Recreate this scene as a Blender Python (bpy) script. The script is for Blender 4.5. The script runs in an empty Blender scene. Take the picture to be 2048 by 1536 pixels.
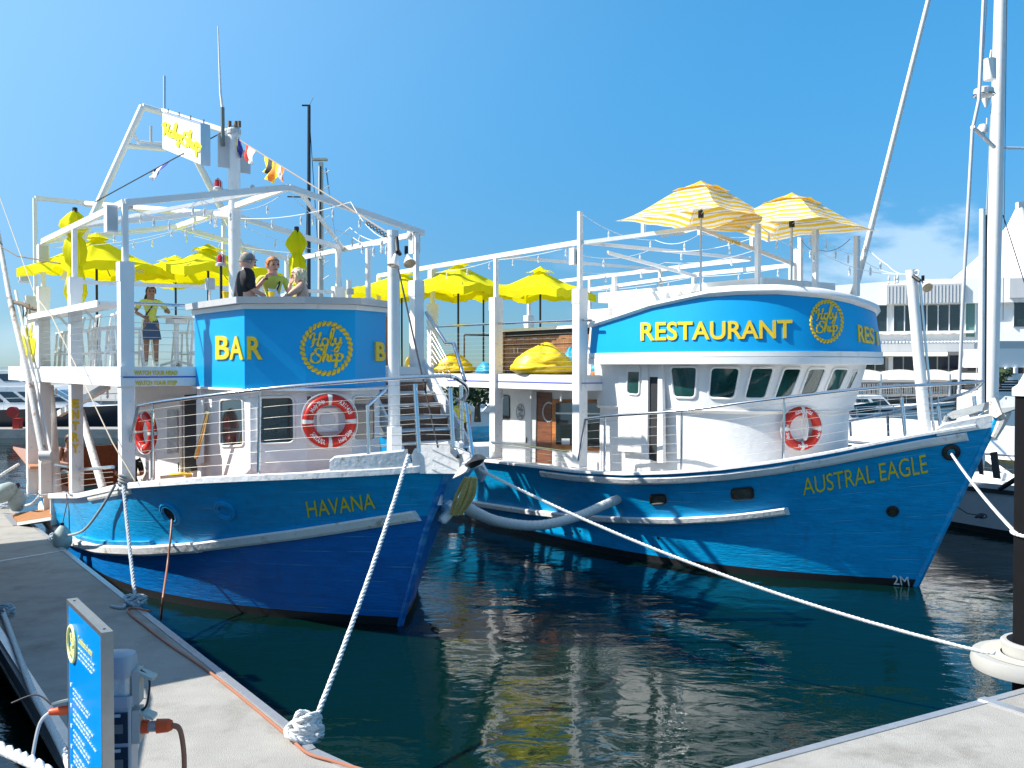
import bpy, bmesh, math, random
from mathutils import Vector, Matrix, Quaternion
import mathutils
random.seed(7)
SC = bpy.context.scene
COL = SC.collection
R = math.radians
PI = math.pi

# ------------------------------------------------------------------ camera, sky, sun, exposure
CAMH, FPX, HOR = 3.75, 1900.0, 732.0          # eye height above water, focal length in photo pixels, horizon row
cam = bpy.data.cameras.new('camera'); camo = bpy.data.objects.new('camera', cam); COL.objects.link(camo)
cam.sensor_width = 36.0; cam.lens = 36.0 * FPX / 2048.0; cam.clip_end = 6000; cam.clip_start = .05
PITCH = math.atan((768 - HOR) / FPX)
camo.location = (0, 0, CAMH); camo.rotation_euler = (PI/2 - PITCH, 0, 0)
SC.camera = camo
SUN_EL, SUN_DIR = 43.0, Vector((-1.0, -0.03, 0)).normalized()      # direction TOWARDS the sun, on the ground
sun = bpy.data.lights.new('sun', 'SUN'); sun.energy = 5.0; sun.angle = R(.53); sun.color = (1.0, .955, .88)
suno = bpy.data.objects.new('sun', sun); COL.objects.link(suno)
tos = Vector((SUN_DIR.x*math.cos(R(SUN_EL)), SUN_DIR.y*math.cos(R(SUN_EL)), math.sin(R(SUN_EL))))
suno.rotation_euler = tos.to_track_quat('Z', 'Y').to_euler(); suno.location = tos*60
world = bpy.data.worlds.new('World'); SC.world = world; world.use_nodes = True
SC.view_settings.view_transform = 'Standard'; SC.view_settings.look = 'None'
SC.view_settings.exposure = 0.78; SC.view_settings.gamma = 1.0; SC.view_settings.use_curve_mapping = False
def build_world():
    nt = world.node_tree; nt.nodes.clear(); N = nt.nodes.new; L = nt.links.new
    out = N('ShaderNodeOutputWorld'); bg = N('ShaderNodeBackground'); sky = N('ShaderNodeTexSky')
    sky.sky_type = 'NISHITA'; sky.sun_disc = False; sky.sun_elevation = R(SUN_EL)
    sky.sun_rotation = math.atan2(SUN_DIR.x, SUN_DIR.y)
    sky.altitude = 0; sky.air_density = 1.0; sky.dust_density = 0.0; sky.ozone_density = 4.0
    bg.inputs['Strength'].default_value = .15
    tc = N('ShaderNodeTexCoord'); sep = N('ShaderNodeSeparateXYZ'); L(tc.outputs['Generated'], sep.inputs[0])
    # saturation as in the photograph's deep blue
    hs = N('ShaderNodeHueSaturation'); hs.inputs['Saturation'].default_value = 1.22; hs.inputs['Value'].default_value = 1.0
    L(sky.outputs[0], hs.inputs['Color'])
    # low cumulus bank, all round the horizon, broken up by noise
    mp = N('ShaderNodeMapping'); mp.inputs['Scale'].default_value = (1, 1, 2.6); mp.inputs['Location'].default_value = (.4, 0.15, 0)
    L(tc.outputs['Generated'], mp.inputs[0])
    nz = N('ShaderNodeTexNoise'); nz.inputs['Scale'].default_value = 5.0; nz.inputs['Detail'].default_value = 7; nz.inputs['Roughness'].default_value = .5
    L(mp.outputs[0], nz.inputs['Vector'])
    big = N('ShaderNodeTexNoise'); big.inputs['Scale'].default_value = 1.6; big.inputs['Detail'].default_value = 1
    L(mp.outputs[0], big.inputs['Vector'])
    hgt = N('ShaderNodeMapRange'); hgt.inputs[1].default_value = .02; hgt.inputs[2].default_value = .19; hgt.inputs[3].default_value = .18; hgt.inputs[4].default_value = -.32
    L(sep.outputs[2], hgt.inputs[0])
    a1 = N('ShaderNodeMath'); a1.operation = 'ADD'; L(nz.outputs[0], a1.inputs[0]); L(hgt.outputs[0], a1.inputs[1])
    a2 = N('ShaderNodeMath'); a2.operation = 'MULTIPLY_ADD'; L(big.outputs[0], a2.inputs[0]); a2.inputs[1].default_value = 1.0; a2.inputs[2].default_value = -.5
    a3 = N('ShaderNodeMath'); a3.operation = 'ADD'; L(a1.outputs[0], a3.inputs[0]); L(a2.outputs[0], a3.inputs[1])
    mk = N('ShaderNodeMapRange'); mk.inputs[1].default_value = .60; mk.inputs[2].default_value = .78; mk.inputs[3].default_value = 0; mk.inputs[4].default_value = .22
    L(a3.outputs[0], mk.inputs[0])
    # one soft cumulus low over the marina building
    cs = N('ShaderNodeVectorMath'); cs.operation = 'SUBTRACT'; L(tc.outputs['Generated'], cs.inputs[0]); cs.inputs[1].default_value = (.385, .915, .098)
    c2 = N('ShaderNodeVectorMath'); c2.operation = 'MULTIPLY'; L(cs.outputs[0], c2.inputs[0]); c2.inputs[1].default_value = (9.5, 4.0, 17.0)
    cl = N('ShaderNodeVectorMath'); cl.operation = 'LENGTH'; L(c2.outputs[0], cl.inputs[0])
    n5 = N('ShaderNodeTexNoise'); n5.inputs['Scale'].default_value = 16; n5.inputs['Detail'].default_value = 6; n5.inputs['Roughness'].default_value = .55; L(mp.outputs[0], n5.inputs['Vector'])
    c3 = N('ShaderNodeMath'); c3.operation = 'MULTIPLY_ADD'; L(n5.outputs[0], c3.inputs[0]); c3.inputs[1].default_value = 1.9; L(cl.outputs['Value'], c3.inputs[2]); 
    c4 = N('ShaderNodeMapRange'); c4.interpolation_type = 'SMOOTHSTEP'; c4.inputs[1].default_value = 1.95; c4.inputs[2].default_value = 1.25; c4.inputs[3].default_value = 0; c4.inputs[4].default_value = .42; L(c3.outputs[0], c4.inputs[0])
    # the humid tropical air in the photograph is deeper blue and darker towards the horizon than a dry sky
    dk = N('ShaderNodeMapRange'); dk.interpolation_type = 'SMOOTHSTEP'; dk.inputs[1].default_value = -.02; dk.inputs[2].default_value = .42
    L(sep.outputs[2], dk.inputs[0])
    tint = N('ShaderNodeMixRGB'); L(dk.outputs[0], tint.inputs[0]); tint.inputs[1].default_value = (.175, .28, .42, 1); tint.inputs[2].default_value = (.50, .87, .81, 1)
    ml = N('ShaderNodeMixRGB'); ml.blend_type = 'MULTIPLY'; ml.inputs[0].default_value = 1; L(hs.outputs[0], ml.inputs[1]); L(tint.outputs[0], ml.inputs[2])
    # paler towards the sun's side of the sky, as in real air with a little aerosol
    dt = N('ShaderNodeVectorMath'); dt.operation = 'DOT_PRODUCT'; L(tc.outputs['Generated'], dt.inputs[0]); dt.inputs[1].default_value = tos
    dr = N('ShaderNodeMapRange'); dr.interpolation_type = 'SMOOTHERSTEP'; dr.inputs[1].default_value = -.12; dr.inputs[2].default_value = 1.0; dr.inputs[4].default_value = .36
    L(dt.outputs['Value'], dr.inputs[0])
    au_ = N('ShaderNodeMixRGB'); L(dr.outputs[0], au_.inputs[0]); L(ml.outputs[0], au_.inputs[1]); au_.inputs[2].default_value = (3.8, 4.5, 5.1, 1)
    mx = N('ShaderNodeMixRGB'); L(mk.outputs[0], mx.inputs[0]); L(au_.outputs[0], mx.inputs[1]); mx.inputs[2].default_value = (3.6, 4.4, 5.4, 1)
    mx2 = N('ShaderNodeMixRGB'); L(c4.outputs[0], mx2.inputs[0]); L(mx.outputs[0], mx2.inputs[1]); mx2.inputs[2].default_value = (3.9, 4.6, 5.2, 1)
    L(mx2.outputs[0], bg.inputs[0]); L(bg.outputs[0], out.inputs[0])
build_world()

# ------------------------------------------------------------------ pixels of the photograph <-> points of the place
def ray(px, py):
    d = Vector(((px-1024)/FPX, 1.0, (768-py)/FPX))
    c, s = math.cos(-PITCH), math.sin(-PITCH)
    return Vector((d.x, d.y*c - d.z*s, d.y*s + d.z*c))
EYE = Vector((0, 0, CAMH))
def at(px, py, Y):
    d = ray(px, py); return EYE + d*(Y/d.y)
def atz(px, py, z):
    d = ray(px, py); return EYE + d*((z-CAMH)/d.z)
class Frame:                                       # a moored boat: x to the bow, y to port, z up
    def __init__(s, ox, oy, ex, ey):
        n = math.hypot(ex, ey); ex /= n; ey /= n
        s.o = Vector((ox, oy, 0)); s.e = Vector((ex, ey, 0)); s.p = Vector((-ey, ex, 0)); s.rz = math.atan2(ey, ex)
        s.M = Matrix.Translation(s.o) @ Matrix.Rotation(s.rz, 4, 'Z'); s.I = s.M.inverted()
    def w(s, x, y, z): return s.M @ Vector((x, y, z))
    def lray(s, px, py): return s.I @ EYE, s.I.to_3x3() @ ray(px, py)
    def ony(s, px, py, y=0):
        o, d = s.lray(px, py); return o + d*((y-o.y)/d.y)
    def onx(s, px, py, x=0):
        o, d = s.lray(px, py); return o + d*((x-o.x)/d.x)
    def onz(s, px, py, z=0):
        o, d = s.lray(px, py); return o + d*((z-o.z)/d.z)
    def proj(s, v):
        q = s.M @ Vector(v) - EYE; c, k = math.cos(PITCH), math.sin(PITCH)
        y = q.y*c - q.z*k; z = q.y*k + q.z*c
        return (1024 + FPX*q.x/y, 768 - FPX*z/y, y)
    def zat(s, x, y, py):                          # height over (x,y) that shows on row py
        d = (s.M @ Vector((x, y, 0))).y
        return CAMH + (HOR-py)*d/FPX
    def march(s, px, py, f, t0=6, t1=40, n=240):   # first point of the ray with f(p) > 0
        o, d = s.lray(px, py); a = t0; st = (t1-t0)/n; i = 0
        while a < t1 and f(o + d*a) <= 0: a += st
        lo, hi = a-st, a
        for i in range(22):
            m = (lo+hi)/2
            if f(o + d*m) > 0: hi = m
            else: lo = m
        return o + d*hi
WF = Frame(0, 0, 1, 0)

# ------------------------------------------------------------------ materials
MATS = {}
def mat(name, col, rough=.5, metal=0, var=.06, vscale=6, bump=.0, bscale=30, spec=.5, trans=0, emit=None, estr=0, coat=0, alpha=1, stretch=None, dirt=None, dscale=3, dlo=.55, dhi=.7, sheen=0, ior=1.45, sss=0):
    if name in MATS: return MATS[name]
    m = bpy.data.materials.new(name); m.use_nodes = True; nt = m.node_tree; N = nt.nodes.new; L = nt.links.new
    b = nt.nodes['Principled BSDF']; b.inputs['Roughness'].default_value = rough; b.inputs['Metallic'].default_value = metal
    b.inputs['Specular IOR Level'].default_value = spec; b.inputs['IOR'].default_value = ior
    if trans: b.inputs['Transmission Weight'].default_value = trans
    if coat: b.inputs['Coat Weight'].default_value = coat; b.inputs['Coat Roughness'].default_value = .08
    if alpha < 1: b.inputs['Alpha'].default_value = alpha
    if emit: b.inputs['Emission Color'].default_value = (*emit, 1); b.inputs['Emission Strength'].default_value = estr
    c = (*col, 1)
    b.inputs['Base Color'].default_value = c
    tc = N('ShaderNodeTexCoord'); mp = N('ShaderNodeMapping'); L(tc.outputs['Object'], mp.inputs[0])
    if stretch: mp.inputs['Scale'].default_value = stretch
    if var > 0:
        nz = N('ShaderNodeTexNoise'); nz.inputs['Scale'].default_value = vscale; nz.inputs['Detail'].default_value = 5; nz.inputs['Roughness'].default_value = .6
        L(mp.outputs[0], nz.inputs['Vector'])
        rp = N('ShaderNodeMapRange'); rp.inputs[1].default_value = .25; rp.inputs[2].default_value = .75; rp.inputs[3].default_value = 1-var; rp.inputs[4].default_value = 1+var
        L(nz.outputs[0], rp.inputs[0])
        mx = N('ShaderNodeVectorMath'); mx.operation = 'SCALE'; mx.inputs[0].default_value = col; L(rp.outputs[0], mx.inputs['Scale'])
        last = mx.outputs[0]
        if dirt:
            n2 = N('ShaderNodeTexNoise'); n2.inputs['Scale'].default_value = dscale; n2.inputs['Detail'].default_value = 8; n2.inputs['Roughness'].default_value = .68
            L(mp.outputs[0], n2.inputs['Vector'])
            r2 = N('ShaderNodeMapRange'); r2.inputs[1].default_value = dlo; r2.inputs[2].default_value = dhi; r2.inputs[3].default_value = 0; r2.inputs[4].default_value = .85
            L(n2.outputs[0], r2.inputs[0])
            m2 = N('ShaderNodeMixRGB'); L(r2.outputs[0], m2.inputs[0]); L(last, m2.inputs[1]); m2.inputs[2].default_value = (*dirt, 1); last = m2.outputs[0]
        L(last, b.inputs['Base Color'])
    if bump > 0:
        n3 = N('ShaderNodeTexNoise'); n3.inputs['Scale'].default_value = bscale; n3.inputs['Detail'].default_value = 4
        L(mp.outputs[0], n3.inputs['Vector'])
        bp = N('ShaderNodeBump'); bp.inputs['Strength'].default_value = bump; bp.inputs['Distance'].default_value = .02
        L(n3.outputs[0], bp.inputs['Height']); L(bp.outputs[0], b.inputs['Normal'])
    MATS[name] = m; return m
def hull_mat(name, col):
    """painted timber: plank seams that come and go, brush marks, scuffs"""
    m = bpy.data.materials.new(name); m.use_nodes = True; nt = m.node_tree; N = nt.nodes.new; L = nt.links.new
    b = nt.nodes['Principled BSDF']; b.inputs['Roughness'].default_value = .38; b.inputs['Specular IOR Level'].default_value = .24
    tc = N('ShaderNodeTexCoord'); at_ = N('ShaderNodeAttribute'); at_.attribute_name = 'strake'
    mp = N('ShaderNodeMapping'); mp.inputs['Scale'].default_value = (1, 1, 5); L(tc.outputs['Object'], mp.inputs[0])
    nz = N('ShaderNodeTexNoise'); nz.inputs['Scale'].default_value = 2.2; nz.inputs['Detail'].default_value = 9; nz.inputs['Roughness'].default_value = .65; L(mp.outputs[0], nz.inputs[0])
    rp = N('ShaderNodeMapRange'); rp.inputs[1].default_value = .3; rp.inputs[2].default_value = .7; rp.inputs[3].default_value = .84; rp.inputs[4].default_value = 1.18; L(nz.outputs[0], rp.inputs[0])
    mx = N('ShaderNodeVectorMath'); mx.operation = 'SCALE'; mx.inputs[0].default_value = col; L(rp.outputs[0], mx.inputs['Scale'])
    # seam mask: distance to the nearest whole number of the strake coordinate
    fr = N('ShaderNodeMath'); fr.operation = 'PINGPONG'; L(at_.outputs['Fac'], fr.inputs[0]); fr.inputs[1].default_value = .5
    sm = N('ShaderNodeMapRange'); sm.inputs[1].default_value = 0; sm.inputs[2].default_value = .055; sm.inputs[3].default_value = 1; sm.inputs[4].default_value = 0; L(fr.outputs[0], sm.inputs[0])
    n2 = N('ShaderNodeTexNoise'); n2.inputs['Scale'].default_value = 1.9; n2.inputs['Detail'].default_value = 5; L(mp.outputs[0], n2.inputs[0])
    r2 = N('ShaderNodeMapRange'); r2.inputs[1].default_value = .47; r2.inputs[2].default_value = .62; L(n2.outputs[0], r2.inputs[0])
    mm = N('ShaderNodeMath'); mm.operation = 'MULTIPLY'; L(sm.outputs[0], mm.inputs[0]); L(r2.outputs[0], mm.inputs[1])
    mc = N('ShaderNodeMixRGB'); ml = N('ShaderNodeMath'); ml.operation = 'MULTIPLY'; ml.inputs[1].default_value = .60; L(mm.outputs[0], ml.inputs[0])
    L(ml.outputs[0], mc.inputs[0]); L(mx.outputs[0], mc.inputs[1]); mc.inputs[2].default_value = (.10, .38, .62, 1)
    # small scuffs
    n4 = N('ShaderNodeTexNoise'); n4.inputs['Scale'].default_value = 26; n4.inputs['Detail'].default_value = 3; L(tc.outputs['Object'], n4.inputs[0])
    r4 = N('ShaderNodeMapRange'); r4.inputs[1].default_value = .70; r4.inputs[2].default_value = .76; r4.inputs[4].default_value = .5; L(n4.outputs[0], r4.inputs[0])
    m4 = N('ShaderNodeMixRGB'); L(r4.outputs[0], m4.inputs[0]); L(mc.outputs[0], m4.inputs[1]); m4.inputs[2].default_value = (.16, .33, .45, 1)
    ms_ = N('ShaderNodeMapping'); ms_.inputs['Scale'].default_value = (5, 5, .35); L(tc.outputs['Object'], ms_.inputs[0])
    n7 = N('ShaderNodeTexNoise'); n7.inputs['Scale'].default_value = 1.6; n7.inputs['Detail'].default_value = 6; L(ms_.outputs[0], n7.inputs[0])
    r7 = N('ShaderNodeMapRange'); r7.inputs[1].default_value = .56; r7.inputs[2].default_value = .74; r7.inputs[4].default_value = .45; L(n7.outputs[0], r7.inputs[0])
    m7 = N('ShaderNodeMixRGB'); L(r7.outputs[0], m7.inputs[0]); L(m4.outputs[0], m7.inputs[1]); m7.inputs[2].default_value = (col[0]+.02, col[1]*.62, col[2]*.60, 1)
    L(m7.outputs[0], b.inputs['Base Color'])
    n3 = N('ShaderNodeTexNoise'); n3.inputs['Scale'].default_value = 6; n3.inputs['Detail'].default_value = 6; L(mp.outputs[0], n3.inputs[0])
    sb = N('ShaderNodeMath'); sb.operation = 'MULTIPLY_ADD'; L(mm.outputs[0], sb.inputs[0]); sb.inputs[1].default_value = -.5; L(n3.outputs[0], sb.inputs[2])
    bp = N('ShaderNodeBump'); bp.inputs['Strength'].default_value = .35; bp.inputs['Distance'].default_value = .03; L(sb.outputs[0], bp.inputs['Height']); L(bp.outputs[0], b.inputs['Normal'])
    MATS[name] = m; return m
def wood_mat(name, col, axis=(1, 14, 14), rough=.45, dark=.55):
    m = bpy.data.materials.new(name); m.use_nodes = True; nt = m.node_tree; N = nt.nodes.new; L = nt.links.new
    b = nt.nodes['Principled BSDF']; b.inputs['Roughness'].default_value = rough
    tc = N('ShaderNodeTexCoord'); mp = N('ShaderNodeMapping'); mp.inputs['Scale'].default_value = axis; L(tc.outputs['Object'], mp.inputs[0])
    nz = N('ShaderNodeTexNoise'); nz.inputs['Scale'].default_value = 3; nz.inputs['Detail'].default_value = 8; nz.inputs['Distortion'].default_value = .6; L(mp.outputs[0], nz.inputs[0])
    rp = N('ShaderNodeMapRange'); rp.inputs[1].default_value = .3; rp.inputs[2].default_value = .7; rp.inputs[3].default_value = dark; rp.inputs[4].default_value = 1.2; L(nz.outputs[0], rp.inputs[0])
    mx = N('ShaderNodeVectorMath'); mx.operation = 'SCALE'; mx.inputs[0].default_value = col; L(rp.outputs[0], mx.inputs['Scale'])
    L(mx.outputs[0], b.inputs['Base Color']); MATS[name] = m; return m
def rope_mat(name, col, scale=1.0):
    m = bpy.data.materials.new(name); m.use_nodes = True; nt = m.node_tree; N = nt.nodes.new; L = nt.links.new
    b = nt.nodes['Principled BSDF']; b.inputs['Roughness'].default_value = .8
    uv = N('ShaderNodeUVMap'); uv.uv_map = 'UVMap'; sp = N('ShaderNodeSeparateXYZ'); L(uv.outputs[0], sp.inputs[0])
    a = N('ShaderNodeMath'); a.operation = 'MULTIPLY_ADD'; L(sp.outputs[1], a.inputs[0]); a.inputs[1].default_value = scale; 
    k = N('ShaderNodeMath'); k.operation = 'MULTIPLY'; L(sp.outputs[0], k.inputs[0]); k.inputs[1].default_value = 3; L(k.outputs[0], a.inputs[2])
    f = N('ShaderNodeMath'); f.operation = 'PINGPONG'; L(a.outputs[0], f.inputs[0]); f.inputs[1].default_value = .5
    rp = N('ShaderNodeMapRange'); rp.inputs[1].default_value = 0; rp.inputs[2].default_value = .3; rp.inputs[3].default_value = .42; rp.inputs[4].default_value = 1; L(f.outputs[0], rp.inputs[0])
    mx = N('ShaderNodeVectorMath'); mx.operation = 'SCALE'; mx.inputs[0].default_value = col; L(rp.outputs[0], mx.inputs['Scale']); L(mx.outputs[0], b.inputs['Base Color'])
    bp = N('ShaderNodeBump'); bp.inputs['Strength'].default_value = .8; bp.inputs['Distance'].default_value = .01; L(f.outputs[0], bp.inputs['Height']); L(bp.outputs[0], b.inputs['Normal'])
    MATS[name] = m; return m
WHITE = mat('white_paint', (.80, .79, .77), .38, var=.04, vscale=3, bump=.12, bscale=9, dirt=(.50, .45, .38), dscale=3.1, dlo=.58, dhi=.78)
WOODWHITE = mat('white_painted_timber', (.78, .77, .75), .45, var=.05, vscale=4, bump=.45, bscale=14, dirt=(.40, .33, .25), dscale=6, dlo=.57, dhi=.68)
GREYW = mat('pale_grey_paint', (.52, .53, .54), .45, var=.05)
STEEL = mat('stainless_steel', (.62, .63, .66), .18, 1.0, var=.05, vscale=9)
WIRE = mat('steel_wire', (.50, .48, .43), .4, .8, var=0)
ALU = mat('brushed_aluminium', (.60, .61, .63), .38, .75, var=.08, vscale=8, stretch=(1, 1, .2))
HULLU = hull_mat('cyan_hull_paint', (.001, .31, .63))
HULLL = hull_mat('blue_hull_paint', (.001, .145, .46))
BARBLUE = mat('bright_blue_panel', (.001, .33, .68), .42, var=.03, vscale=2, spec=.35)
GOLD = mat('gold_lettering', (.78, .52, .015), .38, var=.10, vscale=14)
YPAINT = mat('yellow_paint', (.80, .62, .02), .45, var=.05)
GOLDD = mat('dark_gold_edge', (.30, .20, .01), .4, var=.05)
YCANVAS = mat('yellow_canvas', (.84, .80, .008), .75, var=.06, vscale=5, bump=.15, bscale=60, spec=.2)
YBAG = mat('yellow_vinyl', (.85, .56, .003), .45, var=.05, vscale=6, bump=.4, bscale=5)
BBAG = mat('blue_vinyl', (.003, .30, .52), .45, var=.05, vscale=6, bump=.4, bscale=5)
STRY = mat('amber_stripe_canvas', (.86, .55, .03), .75, var=.05, vscale=5, spec=.2)
STRW = mat('white_stripe_canvas', (.82, .79, .72), .75, var=.04, vscale=5, spec=.2)
for _m, _c in ((YCANVAS, (.82, .72, .004)), (STRY, (.85, .52, .03)), (STRW, (.8, .75, .66))):   # thin cloth lets some light through
    nt = _m.node_tree; b = nt.nodes['Principled BSDF']; o = [n for n in nt.nodes if n.type == 'OUTPUT_MATERIAL'][0]
    tr = nt.nodes.new('ShaderNodeBsdfTranslucent'); tr.inputs[0].default_value = (*_c, 1); ms = nt.nodes.new('ShaderNodeMixShader'); ms.inputs[0].default_value = .34
    nt.links.new(b.outputs[0], ms.inputs[1]); nt.links.new(tr.outputs[0], ms.inputs[2]); nt.links.new(ms.outputs[0], o.inputs[0])
BLACK = mat('black_metal', (.018, .018, .02), .45, var=.1)
DARKIN = mat('dark_interior', (.02, .022, .025), .7, var=.2, vscale=3)  # near-black standing for unlit space behind openings, also for small dark details
NAVY = mat('navy_gelcoat', (.004, .008, .03), .15, var=.05)
RUST = mat('rusty_steel', (.60, .58, .55), .7, var=.15, vscale=10, bump=.4, bscale=30, dirt=(.22, .08, .02), dscale=5, dlo=.56, dhi=.62)
CHAIN = mat('corroded_chain', (.16, .12, .08), .8, var=.4, vscale=30)
TEAK = wood_mat('teak', (.46, .17, .045), (1, 9, 9))
TEAKD = wood_mat('dark_teak', (.20, .07, .03), (1, 9, 9))
CAB = wood_mat('walnut_cabinet', (.30, .13, .05), (8, 8, .8), dark=.6)
ORNG = mat('orange_plastic', (.75, .09, .015), .4, var=.05)
REDB = mat('red_lifebuoy_vinyl', (.50, .016, .006), .38, var=.06, vscale=8)
REDL = mat('red_lamp_glass', (.55, .006, .01), .15, var=0, coat=.5)
ROPEW = rope_mat('white_rope', (.80, .79, .76), 30)
ROPEB = rope_mat('blue_white_rope', (.55, .66, .72), 30)
ROPEF = mat('rope_fibre', (.74, .73, .70), .85, var=.12, vscale=40, bump=.5, bscale=120)
ROPEG = mat('rope_fibre_grey', (.50, .56, .60), .85, var=.12, vscale=40, bump=.5, bscale=120)
CABLEB = mat('brown_power_cable', (.36, .14, .08), .5, var=.05)
CABLEW = mat('white_cable', (.78, .77, .74), .5, var=0)
CHARC = mat('dark_cord', (.03, .03, .035), .7, var=0)
BULB = mat('clear_bulb', (.85, .85, .82), .08, var=0, spec=.7, trans=.35)
HOSE = mat('ribbed_white_hose', (.60, .60, .58), .7, var=.1, vscale=20)
GLASS = mat('dark_window_glass', (.012, .02, .022), .04, var=0, spec=.9, coat=.6)
GREENG = mat('green_tinted_glass', (.012, .06, .055), .05, var=.7, vscale=1.3, spec=.8, coat=.5)  # strong tone variation in the colour imitates varied reflections in the panes
FENDER = mat('weathered_fender', (.33, .40, .38), .6, var=.12, vscale=5, dirt=(.15, .17, .14), dscale=6)
CONC = mat('pontoon_concrete', (.34, .325, .295), .85, var=.13, vscale=2.6, bump=.5, bscale=90, dirt=(.20, .185, .16), dscale=1.7, dlo=.50, dhi=.74)
RUBBERG = mat('grey_rubber_strip', (.22, .23, .25), .6, var=.15, vscale=9)
SIGNB = mat('sign_blue', (.0, .24, .66), .3, var=.02)
SKIN = mat('light_skin', (.60, .34, .24), .5, var=.05, vscale=20)
SKINT = mat('tanned_skin', (.33, .17, .11), .5, var=.05, vscale=20)

# ------------------------------------------------------------------ mesh builder
class MB:
    def __init__(s): s.v = []; s.f = []; s.m = []; s.uv = {}; s.cur = 0; s.att = None
    def add(s, vs, fs):
        k = len(s.v); s.v += [tuple(v) for v in vs]; s.f += [tuple(i+k for i in f) for f in fs]; s.m += [s.cur]*len(fs); return k
    def box(s, c, d, ax=None):
        c = Vector(c); ax = ax or (Vector((1,0,0)), Vector((0,1,0)), Vector((0,0,1))); h = [ax[i]*(d[i]/2) for i in range(3)]
        vs = [c + h[0]*a + h[1]*b + h[2]*e for a in (-1,1) for b in (-1,1) for e in (-1,1)]
        s.add(vs, [(0,1,3,2),(4,6,7,5),(0,4,5,1),(2,3,7,6),(0,2,6,4),(1,5,7,3)]); return s
    def bar(s, a, b, w, h, up=(0,0,1)):
        a = Vector(a); b = Vector(b); d = b-a; L = d.length; d.normalize(); up = Vector(up)
        sd = d.cross(up)
        if sd.length < 1e-4: sd = d.cross(Vector((0,1,0)))
        sd.normalize(); u = sd.cross(d); return s.box((a+b)/2, (L, w, h), (d, sd, u))
    def tube(s, pts, r, n=8, cap=True, uvs=None):
        pts = [Vector(p) for p in pts]; k0 = len(s.v); N = len(pts)
        rr = r if isinstance(r, (list, tuple)) else [r]*N
        t0 = (pts[1]-pts[0]).normalized(); ref = Vector((0,0,1)) if abs(t0.z) < .9 else Vector((1,0,0))
        nrm = (ref - t0*ref.dot(t0)).normalized(); dist = 0; vs = []
        fs = []; uvl = []
        for i, p in enumerate(pts):
            if i == 0: t = t0
            elif i == N-1: t = (pts[-1]-pts[-2]).normalized()
            else: t = ((pts[i+1]-p).normalized() + (p-pts[i-1]).normalized()); t = t.normalized() if t.length > 1e-6 else t0
            nrm = nrm - t*nrm.dot(t)
            nrm = nrm.normalized() if nrm.length > 1e-6 else t.orthogonal().normalized()
            bn = t.cross(nrm)
            if i: dist += (p-pts[i-1]).length
            for j in range(n):
                a = 2*PI*j/n; vs.append(p + (nrm*math.cos(a) + bn*math.sin(a))*rr[i])
            if i:
                for j in range(n):
                    q = ((i-1)*n+j, (i-1)*n+(j+1)%n, i*n+(j+1)%n, i*n+j); fs.append(q)
                    d0 = dist-(p-pts[i-1]).length
                    uvl.append(((j/n, d0), ((j+1)/n, d0), ((j+1)/n, dist), (j/n, dist)))
        f0 = len(s.f)
        s.add(vs, fs)
        for i, u in enumerate(uvl): s.uv[f0+i] = u
        if cap: 
            s.f.append(tuple(k0+j for j in range(n))[::-1]); s.m.append(s.cur)
            s.f.append(tuple(k0+(N-1)*n+j for j in range(n))); s.m.append(s.cur)
        return s
    def cyl(s, c, r, h, n=14, r2=None, ax=None):
        ax = Vector(ax) if ax else Vector((0,0,1)); c = Vector(c); return s.tube([c, c+ax*h], [r, r if r2 is None else r2], n)
    def lathe(s, prof, c=(0,0,0), n=16, ax=None):         # prof: (r, z) pairs
        c = Vector(c); M = (Vector(ax).to_track_quat('Z','Y').to_matrix() if ax else Matrix.Identity(3)); vs = []; fs = []
        for r, z in prof:
            for j in range(n): a = 2*PI*j/n; vs.append(c + M @ Vector((r*math.cos(a), r*math.sin(a), z)))
        for i in range(len(prof)-1):
            for j in range(n): fs.append((i*n+j, i*n+(j+1)%n, (i+1)*n+(j+1)%n, (i+1)*n+j))
        s.add(vs, fs); return s
    def ball(s, c, r, n=10, sc=(1,1,1)):
        c = Vector(c); pr = [(math.sin(PI*i/n), -math.cos(PI*i/n)) for i in range(n+1)]; vs = []; fs = []; m = n+4
        for a, z in pr:
            for j in range(m): t = 2*PI*j/m; vs.append((c.x+r*sc[0]*max(a,.001)*math.cos(t), c.y+r*sc[1]*max(a,.001)*math.sin(t), c.z+r*sc[2]*z))
        for i in range(n):
            for j in range(m): fs.append((i*m+j, i*m+(j+1)%m, (i+1)*m+(j+1)%m, (i+1)*m+j))
        s.add(vs, fs); return s
    def grid(s, rows, close=False):
        n = len(rows[0]); vs = [v for r in rows for v in r]; fs = []
        for i in range(len(rows)-1):
            for j in range(n if close else n-1): fs.append((i*n+j, i*n+(j+1)%n, (i+1)*n+(j+1)%n, (i+1)*n+j))
        s.add(vs, fs); return s
    def prism(s, poly, z0, z1):                            # poly: ccw (x,y)
        n = len(poly); vs = [(x,y,z0) for x,y in poly] + [(x,y,z1) for x,y in poly]
        s.add(vs, [tuple(range(n))[::-1], tuple(range(n,2*n))] + [(i,(i+1)%n,n+(i+1)%n,n+i) for i in range(n)]); return s
    def slab(s, quad, nrm, t):                             # thick plate from four/more points
        nrm = Vector(nrm).normalized(); q = [Vector(p) for p in quad]; n = len(q)
        s.add(q + [p - nrm*t for p in q], [tuple(range(n)), tuple(range(n,2*n))[::-1]] + [(i,n+i,n+(i+1)%n,(i+1)%n) for i in range(n)]); return s
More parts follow.
